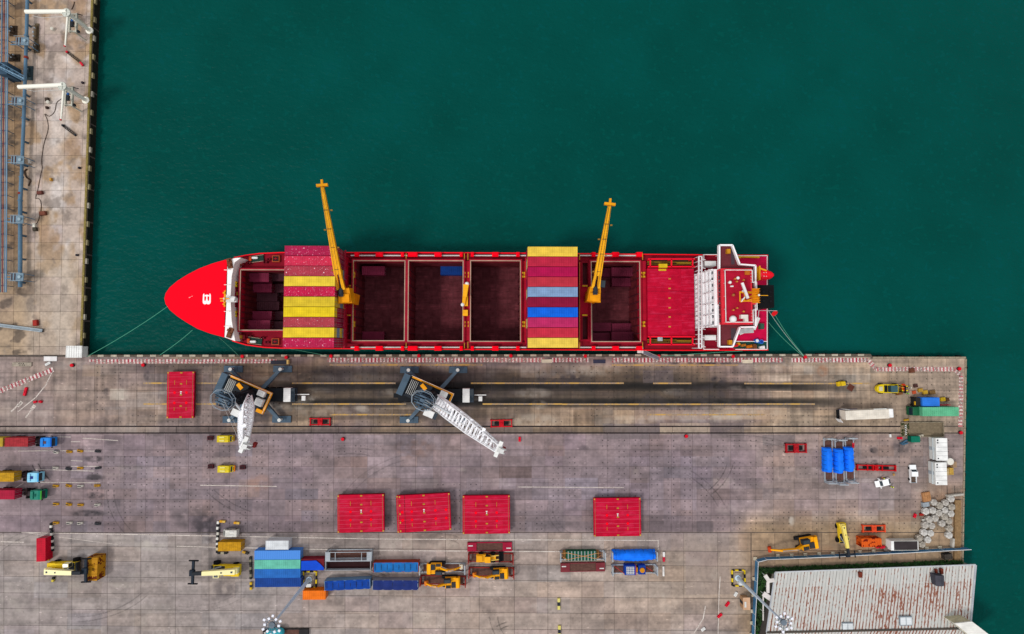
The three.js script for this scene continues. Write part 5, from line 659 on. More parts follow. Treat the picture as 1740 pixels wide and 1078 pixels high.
flatRack(0x2c2a2c, true, 'dark folded flat rack cut short under the lamp mast head', at(485, 1078, 0.7).setY(0), 0);
{ // cargo on the flat racks
  const p = at(988, 945, 2).setY(0), o = thing('green_cargo', 'dark green ribbed machinery lashed with orange straps', 'cargo', V(p.x, 0.44, p.z)); part(o, 'casing', [bx(p.x, 1.3, p.z, 8.2, 1.7, 2.5)], mat(0x12563e)); for (const x of range(-3.6, 3.6, 8)) part(o, 'steel_rib', [bx(p.x + x, 2.2, p.z, 0.3, 0.16, 2.54)], mat(0x8f9a98)); for (const s of [-1, 1]) part(o, 'lashing_strap', [bar(V(p.x - 5.6, 0.9, p.z + s * 0.3), V(p.x - 3.9, 2.32, p.z + s * 0.9), 0.1), bar(V(p.x - 3.9, 2.34, p.z + s * 0.9), V(p.x + 3.9, 2.34, p.z - s * 0.7), 0.1, 0.04), bar(V(p.x + 3.9, 2.32, p.z - s * 0.7), V(p.x + 5.6, 0.9, p.z - s * 0.3), 0.1)], mat(0xd89a60)); part(o, 'timber_cradle', [bx(p.x - 4.6, 0.75, p.z, 0.8, 0.6, 2.2), bx(p.x + 4.6, 0.75, p.z, 0.8, 0.6, 2.2)], mat(0x8a6238));
}
function tarpShape(p, L, W, H, ry, m, name, label, group, bulge = 1, y0 = 0.45) { // lumpy tarpaulin bundle
  const g = clean(new THREE.BoxGeometry(L, H, W, 40, 8, 12)), q = g.attributes.position;
  for (let i = 0; i < q.count; i++) { let x = q.getX(i), y = q.getY(i) + H / 2, z = q.getZ(i); const e = Math.max(0, Math.abs(x) / (L / 2) - 0.55) / 0.45, r = Math.abs(z) / (W / 2), t = y / H; const k = 1 - 0.22 * t * e * bulge; z *= k; const n = fbm(x * 0.7 + p.x * 3, z * 0.9 + y, 4) - 0.5; y *= 1 - 0.16 * e * e - 0.42 * r * r * r * t; y += n * 0.32 * t; z += n * 0.25 + 0.05 * Math.sin(x * 5 + y * 2); x *= 1 - 0.03 * t; q.setXYZ(i, x, y + y0, z); }
  g.computeVertexNormals(); const o = thing(name, label, 'tarpaulin', ORIGIN, group); part(o, 'tarp_cover', g, m); part(o, 'tie_rope', range(-L / 2 + 0.9, L / 2 - 0.9, 4).map((x) => { const pts = [V(x, y0 + 0.2, -W / 2 - 0.03), V(x, y0 + H * 0.7, -W / 2 - 0.02), V(x, y0 + H * 0.97, 0), V(x, y0 + H * 0.7, W / 2 + 0.02), V(x, y0 + 0.2, W / 2 + 0.03)]; return tube(pts, 0.025, 4, 10); }), M.dark); o.position.copy(p); o.rotation.y = ry; return o;
}
const tarpBlue = mat(0x1478ff, { rough: 0.5, map: 'dirt' });
tarpShape(at(1078, 945.5, 2).setY(0), 12, 2.7, 2.2, 0, tarpBlue, 'tarped_cargo', 'long bright blue tarped cargo tapering at both ends on a flat rack', null, 1.6);
{ const p = at(1078, 969, 2).setY(0), o = thing('blue_machine', 'blue and white crated machine with orange drum on a flat rack', 'cargo', V(p.x, 0.44, p.z)); part(o, 'frame', [bx(p.x - 1.2, 1.4, p.z, 3, 1.9, 2.5), bx(p.x + 2.1, 1.3, p.z, 1.9, 1.7, 2.4)], mat(0x123f9a)); part(o, 'pipework', [-0.9, -0.45, 0, 0.45, 0.9].flatMap((d) => [bx(p.x - 1.2, 2.4, p.z + d, 2.2, 0.14, 0.14), bx(p.x - 1.2 + d, 2.46, p.z, 0.12, 0.1, 1.6)]), M.pale); part(o, 'orange_drum', [cyl(p.x + 2.1, 2.3, p.z, 0.65, 0.4, 16), bx(p.x + 0.6, 1.3, p.z, 0.6, 1.4, 1.2)], mat(0xd08a1c)); part(o, 'red_strap', [bar(V(p.x - 5.5, 0.9, p.z - 0.8), V(p.x - 2.8, 2.3, p.z + 0.9), 0.1), bar(V(p.x + 3.2, 2.1, p.z - 0.8), V(p.x + 5.3, 0.9, p.z + 0.8), 0.1), bx(p.x + 0.35, 1.4, p.z, 0.12, 2, 2.55)], mat(0xc23030)); }
for (const [u, lb] of [[1410, 'blue tarped bundle on galvanised racks, farthest from the red lifting beam'], [1429, 'blue tarped bundle on galvanised racks, in the middle of three'], [1446.5, 'blue tarped bundle on galvanised racks, next to the red lifting beam']]) { const dv = u === 1429 ? 2 : u > 1440 ? -1 : 0; flatRack(gv, false, lb.replace('blue tarped bundle on galvanised racks', 'upright galvanised flat rack under a blue tarped bundle'), at(u, 783 + dv, 1).setY(0), Math.PI / 2); tarpShape(at(u, 783 + dv, 2.4).setY(0), 6.7, 2.3, 2.4, Math.PI / 2, tarpBlue, 'tarped_bundle', lb, 'three blue tarped bundles', 0.6); }

// ---------------------------------------------------------------- machines
function excavator(p, ry, label, o2 = {}) { // boom towards +x
  const { body = 0xffae10, reach = 1, base = 0.46 } = o2, o = thing('excavator', label, 'excavator', ORIGIN, 'excavators'), y = base, m = mat(body, { rough: 0.45 });
  for (const z of [-1.05, 1.05]) { const t = part(o, 'track', [profile([[-1.9, y + 0.1], [-1.6, y], [1.6, y], [1.9, y + 0.1], [2, y + 0.45], [1.7, y + 0.8], [-1.7, y + 0.8], [-2, y + 0.45]], z - 0.3, z + 0.3)], M.black); part(t, 'track_shoe', range(-1.7, 1.7, 11).map((x) => bb(x - 0.06, x + 0.06, y + 0.8, y + 0.86, z - 0.31, z + 0.31)), M.dark); }
  part(o, 'undercarriage', [bb(-1, 1, y + 0.4, y + 0.95, -0.75, 0.75)], M.dark);
  part(o, 'upper_structure', [bb(-2.2, 1.1, y + 1, y + 1.9, -1.25, 1.25), profile([[-2.6, y + 1], [-1.6, y + 1], [-1.6, y + 2.2], [-2.3, y + 2.2], [-2.6, y + 1.8]], -1.25, 1.25)], m);
  const ca = part(o, 'cab', [bb(-0.4, 1.3, y + 1.9, y + 2.95, 0.3, 1.24)], M.dark); part(ca, 'cab_window', [bb(1.3, 1.33, y + 1.9, y + 2.8, 0.38, 1.16), bb(-0.2, 1.1, y + 2.95, y + 2.98, 0.42, 1.1)], glass);
  part(o, 'engine_cover', [bb(-1.6, -0.5, y + 1.9, y + 2.2, -1.1, 0.2), bb(-0.3, 0.9, y + 1.9, y + 2.15, -1.2, -0.6)], mat(0x35363a));
  const a = V(1, y + 1.9, -0.15), b = V(3.0, y + 3.4, -0.15), c = V(4.7 * reach, y + 2.5, -0.15), d = V(5.9 * reach, y + 1.2, -0.15);
  part(o, 'boom', [taper(a, b, 0.45, 0.6, 0.42, 0.75), taper(b, c, 0.42, 0.75, 0.36, 0.5)], m); part(o, 'stick', [taper(c.clone().add(V(-0.5, 0.4, 0)), d, 0.34, 0.5, 0.28, 0.3)], m); part(o, 'bucket', [profile([[d.x - 0.5, d.y - 0.7], [d.x + 0.3, d.y - 0.6], [d.x + 0.45, d.y], [d.x, d.y + 0.25], [d.x - 0.3, d.y]], -0.7, 0.4)], mat(o2.bucket ?? 0xc98018)); part(o, 'hydraulic_ram', [rod(V(0.9, y + 1.6, -0.5), b.clone().add(V(-0.6, -0.35, -0.3)), 0.09, 0.07, 6), rod(b.clone().add(V(-0.2, 0.5, 0)), c.clone().add(V(-0.4, 0.6, 0)), 0.08, 0.08, 6)], M.galv);
  o.position.copy(p); o.rotation.y = ry; o.scale.setScalar(o2.s ?? 1.08); return o;
}
excavator(at(743, 966, 2).setY(0), 0, 'yellow excavator with a cream bucket arm loaded on a galvanised flat rack', { bucket: 0xe6dcc4 });
excavator(at(764, 990, 2).setY(0), Math.PI + 0.03, 'yellow excavator on a red flat rack, boom laid towards the blue tarped containers', { bucket: 0xd87828 });
excavator(at(846, 975, 2).setY(0), Math.PI + 0.05, 'yellow excavator on a rust-red flat rack beside the wheel loader', { bucket: 0xd87828 });
excavator(at(1370, 924, 2).setY(0), Math.PI + 0.16, 'orange excavator parked on the quay by the long blue fence', { base: 0.02, reach: 1.35, bucket: 0xc04018, s: 1.25 });
{ const p = at(830, 949, 2).setY(0), o = thing('wheel_loader', 'yellow wheel loader with black bucket on a rust-red flat rack', 'loader', V(p.x, 0.46, p.z)), y = 0.46, m = mat(0xf2a818, { rough: 0.45 }); for (const x of [-2, 1.2]) for (const z of [-1, 1]) part(o, 'wheel', [wheel(p.x + x, y + 0.7, p.z + z, 0.7, 0.5, 16)], M.tyre); part(o, 'rear_body', [bx(p.x - 2, y + 1.3, p.z, 2.6, 1, 2), bx(p.x - 2.4, y + 1.9, p.z, 1.6, 0.4, 1.5)], m); part(o, 'front_frame', [bx(p.x + 1, y + 1, p.z, 2, 0.7, 1.4)], m); const cab = part(o, 'cab', [bx(p.x - 0.2, y + 2.1, p.z, 1.4, 1.5, 1.5)], M.dark); part(cab, 'cab_roof', bx(p.x - 0.2, y + 2.9, p.z, 1.5, 0.1, 1.6), m); for (const z of [-0.55, 0.55]) part(o, 'lift_arm', [bar(V(p.x + 0.7, y + 1.6, p.z + z), V(p.x + 3, y + 0.9, p.z + z), 0.25, 0.4)], mat(0xe8c060)); part(o, 'bucket', [profile([[p.x + 2.8, y + 0.1], [p.x + 4.1, y + 0.1], [p.x + 3.3, y + 0.6], [p.x + 3.1, y + 1.3], [p.x + 2.8, y + 1.2]], p.z - 1.25, p.z + 1.25)], M.black); part(o, 'grille_cap', [bx(p.x - 3.0, y + 1.85, p.z, 0.4, 0.35, 0.8)], M.black); }
function reachStacker(p, ry, label, o2 = {}) { // spreader towards +x
  const s = o2.s ?? 1, o = thing('reach_stacker', label, 'reach stacker', ORIGIN, 'reach stackers'), ye = mat(o2.c ?? 0xecc828), cr = mat(o2.boom ?? 0xf6ecb4, { map: 'none' });
  part(o, 'chassis', [bb(-4.1, 3.1, 0.9, 2, -1.3, 1.3), bb(-4.4, -2.4, 1, 2.6, -1.4, 1.4)], ye); for (const [x, r] of [[-2.9, 0.75], [2.2, 0.9]]) for (const z of x > 0 ? [-1.75, -1.15, 1.15, 1.75] : [-1.3, 1.3]) part(o, 'wheel', [wheel(x, r, z, r, 0.52, 16)], M.tyre);
  part(o, 'engine_hood', [bb(-3.4, -0.4, 2, 2.7, -1.25, -0.35), bb(-3.4, -0.8, 2, 2.65, 0.6, 1.25)], ye); part(o, 'deck_gap', [bb(-0.4, 2.4, 2, 2.1, -1.1, 1.1)], M.dark); const c = part(o, 'operator_cab', [bb(0.4, 1.9, 2.1, 3.7, -1.45, -0.35)], o2.cab ?? cr); part(c, 'cab_window', [bb(1.9, 1.94, 2.3, 3.5, -1.35, -0.45), bb(0.6, 1.7, 3.7, 3.73, -1.3, -0.5)], glass); part(o, 'front_guard', [bx(2.9, 1.6, 0, 0.5, 1.2, 2.5)], M.dark);
  const a = V(-3.9, 3.6, 0.35), b = V(4.1, 5.1, 0.35), t = V(6.5, 5.4, 0.35); part(o, 'boom', [taper(a, b, 1.35, 1.2, 1.05, 0.95), bb(-4.4, -3.1, 2, 3.6, -0.35, 1.05)], cr); part(o, 'boom_mark', [bx(-3.2, 4.36, 0.35, 0.5, 0.05, 0.45), bx(-0.7, 4.83, 0.35, 0.35, 0.05, 0.35)], mat(0x49525c)); part(o, 'boom_extension', [taper(b, t, 0.85, 0.8, 0.8, 0.75)], M.dark); part(o, 'lift_cylinder', [rod(V(0.6, 2, 0.95), V(2.6, 4.6, 0.9), 0.2, 0.15, 8), rod(V(0.6, 2, -0.2), V(2.6, 4.6, -0.2), 0.2, 0.15, 8)], M.galv);
  const spd = part(o, 'spreader', [bx(6.9, 4.6, 0.2, 1.3, 0.7, 1.5), bx(6.9, 4.2, 0.2, 0.6, 0.5, 5.9)], mat(0x222c38)); for (const z of [-2.8, 3.2]) part(spd, 'spreader_end', [bx(6.9, 4.1, z, 2.5, 0.35, 0.3)], M.black);
  o.position.copy(p); o.rotation.y = ry; o.scale.setScalar(s); return o;
}
reachStacker(at(106, 967, 3).setY(0), 0.02, 'yellow reach stacker holding a mustard box by the small red container', { boom: 0xf8eeb8 });
{ const p = at(155, 968, 3.4).setY(0), o = thing('bulk_bin', 'mustard yellow bin held under the reach stacker spreader', 'bin', V(p.x, 0.02, p.z)); part(o, 'bin_body', [profile([[p.x - 1.5, 0.02], [p.x + 1.5, 0.02], [p.x + 1.5, 3.4], [p.x - 1.1, 3.4], [p.x - 1.5, 3]], p.z - 3.0, p.z + 3.0)], mat(0xc9901c, { map: 'rust' })); part(o, 'bin_rib', range(-2.6, 2.6, 4).map((z) => bx(p.x + 0.2, 3.44, p.z + z, 2.4, 0.08, 0.12)), mat(0xb07c14)); part(o, 'bin_number', [bx(p.x + 0.4, 3.46, p.z - 0.2, 0.5, 0.02, 0.1), bx(p.x + 0.4, 3.46, p.z + 0.2, 0.5, 0.02, 0.1), bx(p.x + 0.7, 3.46, p.z, 0.1, 0.02, 0.5)], M.black); }
reachStacker(at(376, 972, 3).setY(0), Math.PI - 0.02, 'yellow reach stacker with empty black spreader by the mustard container', { boom: 0xf6ecb0 });
reachStacker(at(1434, 910, 2).setY(0), -Math.PI / 2 + 0.08, 'yellow empty-handler with dark spreader next to the orange frames', { s: 0.72, boom: 0xe8d470 });
{ // forklift with long forks and a red load near the green lorry
  const p = at(1513, 661, 1.8).setY(0), o = thing('heavy_forklift', 'yellow heavy forklift with round tail facing an orange drum', 'forklift', p), m = mat(0xe0c41c); part(o, 'body', [bb(p.x - 2.6, p.x + 2.4, 0.6, 1.7, p.z - 1.2, p.z + 1.2), cyl(p.x - 2.6, 1.2, p.z, 1.1, 1.1, 20)], m); part(o, 'engine_deck', [bx(p.x - 1.2, 1.74, p.z, 0.9, 0.1, 1.9), bx(p.x + 1.8, 1.74, p.z, 0.8, 0.1, 2.0)], M.black); part(o, 'tail_recess', [bx(p.x - 2.7, 1.92, p.z, 1, 0.1, 1.2)], mat(0xc9c2a0)); for (const x of [-2, 2]) for (const z of [-1.2, 1.2]) part(o, 'wheel', [wheel(p.x + x, 0.6, p.z + z, 0.6, 0.5, 14)], M.tyre); const cb = part(o, 'cab', [bx(p.x + 0.3, 2.3, p.z, 1.8, 1.6, 1.7)], mat(0x2c4450)); part(cb, 'cab_roof', [bx(p.x + 0.3, 3.14, p.z, 1.9, 0.1, 1.8)], mat(0x3c5a62)); part(o, 'mast', [bx(p.x + 2.9, 2, p.z - 0.8, 0.4, 3.8, 0.3), bx(p.x + 2.9, 2, p.z + 0.8, 0.4, 3.8, 0.3), bx(p.x + 2.9, 3.8, p.z, 0.4, 0.2, 1.6), bx(p.x + 2.9, 0.5, p.z, 0.4, 0.3, 1.6)], M.black); for (const z of [-0.6, 0.6]) part(o, 'fork', [bx(p.x + 4.6, 0.3, p.z + z, 3, 0.16, 0.3)], m); part(o, 'fork_frame', [bx(p.x + 3.9, 1.2, p.z - 0.9, 1.8, 0.25, 0.25), bx(p.x + 3.9, 1.2, p.z + 0.9, 1.8, 0.25, 0.25), bx(p.x + 3.9, 1.2, p.z, 0.3, 0.25, 1.6)], m);
  const q = at(1537, 658.5, 1.4).setY(0), d = thing('steel_drum', 'orange-red tank resting on the heavy forklift forks', 'tank', V(q.x, 0.38, q.z)); part(d, 'tank_shell', [(() => { const g = clean(new THREE.CapsuleGeometry(0.6, 0.9, 6, 14)); g.rotateX(Math.PI / 2); g.translate(q.x, 1.0, q.z); return g; })()], mat(0xe2431c)); part(d, 'tank_band', [(() => { const g = wheel(q.x, 1, q.z, 0.63, 0.1, 16); return g; })()], mat(0xd8c060));
}
{ const p = at(1433, 652, 1.5).setY(0), o = thing('forklift', 'small yellow forklift beside a brown steel plate', 'forklift', p), m = mat(0xdcb820), ry = 0.2; const R = (g) => { g.translate(-p.x, 0, -p.z); g.rotateY(ry); g.translate(p.x, 0, p.z); return g; }; part(o, 'body', [bx(p.x - 0.4, 0.8, p.z, 1.9, 0.9, 1.2)].map(R), m); part(o, 'overhead_guard', [bx(p.x - 0.2, 2, p.z, 1.2, 0.08, 1.1), ...[-0.5, 0.5].flatMap((a) => [-0.5, 0.5].map((b) => bx(p.x - 0.2 + a, 1.6, p.z + b, 0.08, 0.8, 0.08)))].map(R), m); part(o, 'mast', [bx(p.x + 0.8, 1.2, p.z - 0.4, 0.15, 2, 0.15), bx(p.x + 0.8, 1.2, p.z + 0.4, 0.15, 2, 0.15)].map(R), M.black); for (const a of [-0.9, 0.5]) for (const b of [-0.55, 0.55]) part(o, 'wheel', [R(wheel(p.x + a, 0.32, p.z + b, 0.32, 0.25, 12))], M.tyre); for (const b of [-0.3, 0.3]) part(o, 'fork', [R(bx(p.x + 1.4, 0.12, p.z + b, 1.1, 0.08, 0.14))], M.dark); }

// ---------------------------------------------------------------- lorries, vans, cars
function tractorUnit(p, cab, roof, label, o2 = {}) { // front towards +x
  const o = thing('tractor_unit', label, 'truck', ORIGIN, 'tractor units of the terminal'), m = mat(cab, { rough: 0.4 });
  part(o, 'chassis', [bb(-4.2, 1.8, 0.75, 1, -0.5, -0.3), bb(-4.2, 1.8, 0.75, 1, 0.3, 0.5), ...[-4, -3, -2, -1].map((x) => bb(x - 0.1, x + 0.1, 0.76, 0.98, -0.3, 0.3)), bb(-3.1, -2, 1, 1.15, -0.6, 0.6)], mat(0x3a3034)); for (const x of [-3.3, -2.1, 0.9]) for (const z of [-1, 1]) part(o, 'wheel', [wheel(x, 0.52, z, 0.52, x < 0 ? 0.62 : 0.34, 14)], M.tyre);
  const c = part(o, 'cab', [bb(-0.9, 1.1, 0.8, 2.9, -1.22, 1.22), profile([[1.1, 0.8], [2, 0.8], [2, 1.6], [1.55, 2.8], [1.1, 2.9]], -1.2, 1.2)], m); part(c, 'windscreen', [bar(V(2.02, 1.65, 0), V(1.58, 2.72, 0), 2.1, 0.04)], glass); part(c, 'roof_hatch', [bx(0.2, 2.95, 0, 0.7, 0.1, 0.7)], mat(roof)); part(c, 'sun_visor', [bx(1.75, 2.78, 0, 0.35, 0.08, 2.3)], mat(o2.visor ?? cab)); for (const z of [-1, 1]) part(c, 'mirror', [bx(1.7, 2.2, z * 1.4, 0.12, 0.5, 0.25)], M.black); part(c, 'air_deflector', [bb(-0.8, -0.1, 2.9, 3.15, -0.95, 0.95)], m);
  o.position.copy(p); return o;
}
function skeletal(p, label, L = 7.4, c = 0x3a2a2a) { const o = thing('container_trailer', label, 'trailer', ORIGIN, 'skeletal trailers of the terminal'), m = mat(c); part(o, 'frame', [bb(-L / 2, L / 2, 0.95, 1.25, -0.55, -0.35), bb(-L / 2, L / 2, 0.95, 1.25, 0.35, 0.55), ...range(-L / 2 + 0.2, L / 2 - 0.2, 4).map((x) => bb(x - 0.12, x + 0.12, 1.0, 1.26, -1.2, 1.2))], m); for (const x of [-L / 2 + 1, -L / 2 + 2.2]) for (const z of [-0.95, 0.95]) part(o, 'wheel', [wheel(x, 0.5, z, 0.5, 0.6, 14)], M.tyre); part(o, 'landing_leg', [bb(L / 2 - 1.6, L / 2 - 1.4, 0.02, 1, -0.7, -0.5), bb(L / 2 - 1.6, L / 2 - 1.4, 0.02, 1, 0.5, 0.7)], m); o.position.copy(p); return o; }
for (const [u, v, cab, roof, visor, cu, cc, lb, cn] of [[74, 752, 0x1c84e0, 0x6a4a48, 0x0c5cc0, 27, 0xb03038, 'bright blue', 'brick red'], [52, 811.5, 0x8fd2ee, 0x20308a, 0x50a8e0, 3, 0xcf9c1a, 'pale blue', 'mustard yellow'], [57, 841.5, 0x0c7a66, 0x106054, 0x3c9a30, 4, 0xa81438, 'dark green', 'crimson']]) {
  tractorUnit(at(u + 2, v, 2.5).setY(0), cab, roof, `${lb} tractor unit pulling a ${cn} container`, { visor }); const t = at(cu, v, 3.9); skeletal(V(t.x + 0.6, 0, t.z), `skeletal trailer under the ${cn} container at the pier road`); box(cc, V(t.x, 1.27, t.z), 0, `${cn} twenty-foot container on the trailer of the ${lb} tractor`, 'containers on trailers', { L: C20, map: cn === 'crimson' ? 'dirt' : 'grain' });
}
{ const t = at(-16, 752, 3.9); box(0xb89a30, V(t.x, 1.27, t.z), 0, 'olive yellow container behind the brick red one on the trailer', 'containers on trailers', { L: C20 }); skeletal(V(t.x, 0, t.z), 'skeletal trailer under the olive yellow container'); }
{ const o = yardBox(0xc00c2c, 69, 935, 0.02, 'small red container standing alone by the striped barriers', null, { L: C20, ry: Math.PI / 2 + 0.04 }); }
function van(p, ry, c, label, o2 = {}) { const o = thing(o2.name ?? 'van', label, 'van', ORIGIN, 'vans on the quay'), m = mat(c, { rough: 0.35, map: 'grain' }); part(o, 'body', [profile([[-1.9, 0.35], [1.9, 0.35], [1.95, 0.9], [1.75, 1.15], [1.15, 1.9], [-1.85, 1.95], [-1.95, 0.8]], -0.88, 0.88)], m); part(o, 'windscreen', [bar(V(1.74, 1.2, 0), V(1.5, 1.5, 0), 1.4, 0.06)], glass); part(o, 'roof_rack', [bx(-0.5, 1.99, -0.45, 1.3, 0.06, 0.3), bx(-0.5, 1.99, 0.45, 1.3, 0.06, 0.3)], mat(o2.rack ?? 0xf0e890)); part(o, 'bumper', [bx(2.1, 0.55, 0, 0.4, 0.35, 1.6), bx(-1.97, 0.5, 0, 0.12, 0.25, 1.7)], mat(o2.bump ?? 0xa07818)); for (const x of [-1.2, 1.25]) for (const z of [-0.8, 0.8]) part(o, 'wheel', [wheel(x, 0.32, z, 0.32, 0.22, 14)], M.tyre); for (const z of [-0.89, 0.89]) part(o, 'side_window', [bb(-0.2, 1, 1.2, 1.7, z - 0.01, z + 0.01)], glass); for (const z of [-0.6, 0.6]) part(o, 'headlight', [bx(1.93, 0.85, z, 0.06, 0.2, 0.3)], M.pale); o.position.copy(p); o.rotation.y = ry; return o; }
van(at(380, 746.5, 1.9).setY(0), 0, 0xf0d414, 'bright yellow van with pale roof bars near a crane boom tip'); van(at(381, 798, 1.9).setY(0), -0.02, 0xf2d80a, 'bright yellow van with an orange rear between two ballast blocks', { bump: 0xd87a10 });
van(at(390, 907.5, 1.9).setY(0), Math.PI, 0xe4e2da, 'white van behind the mustard yellow container', { rack: 0xdadad6, bump: 0x8a8a86 });
for (const [u, v, lb] of [[356, 745, 'dark brown ballast block level with the van with pale roof bars'], [357, 793.5, 'dark brown ballast block at the near end of the orange-tailed van'], [411, 795, 'dark brown ballast block under the crane boom tip']]) { const p = at(u, v, 0.8).setY(0), o = thing('ballast_block', lb, 'block', p, 'ballast blocks'); part(o, 'block_body', [bx(p.x, 0.4, p.z, 1.4, 0.78, 1.05)], mat(0x53222a)); part(o, 'block_top', [bx(p.x, 0.81, p.z, 1.05, 0.06, 0.7)], mat(0x33181c)); part(o, 'lifting_eye', [bx(p.x - 0.4, 0.9, p.z, 0.1, 0.14, 0.3), bx(p.x + 0.4, 0.9, p.z, 0.1, 0.14, 0.3)], M.dark); }
{ // pickup and car
  const p = at(1553.5, 806, 1.2).setY(0), o = thing('pickup_truck', 'white pickup truck with open bed near the cabins', 'pickup', p), m = mat(0xeceef0, { rough: 0.3, map: 'none' }); part(o, 'body', [(() => { const g = profile([[-2.5, 0.4], [2.4, 0.4], [2.45, 0.85], [1.2, 1.0], [0.7, 1.65], [-0.6, 1.68], [-0.75, 1.0], [-0.75, 0.6], [-2.5, 0.6]], -0.88, 0.88); g.rotateY(Math.PI / 2); g.translate(p.x, 0, p.z); return g; })()], m); part(o, 'bed_side', [bb(p.x - 0.88, p.x - 0.78, 0.6, 1.05, p.z + 0.75, p.z + 2.5), bb(p.x + 0.78, p.x + 0.88, 0.6, 1.05, p.z + 0.75, p.z + 2.5)], m); part(o, 'bed_floor', [bb(p.x - 0.78, p.x + 0.78, 0.6, 0.64, p.z + 0.75, p.z + 2.45)], mat(0x5a4a40)); part(o, 'tailgate', bb(p.x - 0.78, p.x + 0.78, 0.6, 1.04, p.z + 2.4, p.z + 2.48), M.galv); part(o, 'windscreen', [bar(V(p.x, 1.04, p.z - 1.18), V(p.x, 1.62, p.z - 0.72), 1.5, 0.05)], glass); for (const z of [-1.5, 1.6]) for (const x of [-0.8, 0.8]) part(o, 'wheel', [(() => { const g = wheel(0, 0, 0, 0.36, 0.24, 14); g.rotateY(Math.PI / 2); g.translate(p.x + x, 0.36, p.z + z); return g; })()], M.tyre);
  const q = at(1502, 821, 1.2).setY(0), k = thing('car', 'white hatchback with open doors and two workers beside it', 'car', ORIGIN), mm = mat(0xf2f3f4, { rough: 0.25, map: 'none' }); part(k, 'body', [profile([[-2.05, 0.35], [2.05, 0.35], [2.1, 0.75], [1.7, 0.95], [1.0, 1.0], [0.4, 1.46], [-1.3, 1.5], [-2.0, 1.05]], -0.84, 0.84)], mm); part(k, 'windscreen', [bar(V(1.0, 1.03, 0), V(0.42, 1.45, 0), 1.4, 0.05)], glass); part(k, 'rear_window', [bar(V(-1.95, 1.12, 0), V(-1.36, 1.49, 0), 1.3, 0.05)], glass); for (const x of [-1.3, 1.3]) for (const z of [-0.78, 0.78]) part(k, 'wheel', [wheel(x, 0.32, z, 0.32, 0.22, 14)], M.tyre); for (const s of [-1, 1]) part(k, 'door', [bx(0.85, 0.8, s * 1.15, 0.08, 0.7, 0.6, s * 0.3)], mm); k.position.copy(q); k.rotation.y = Math.PI + 0.25;
}
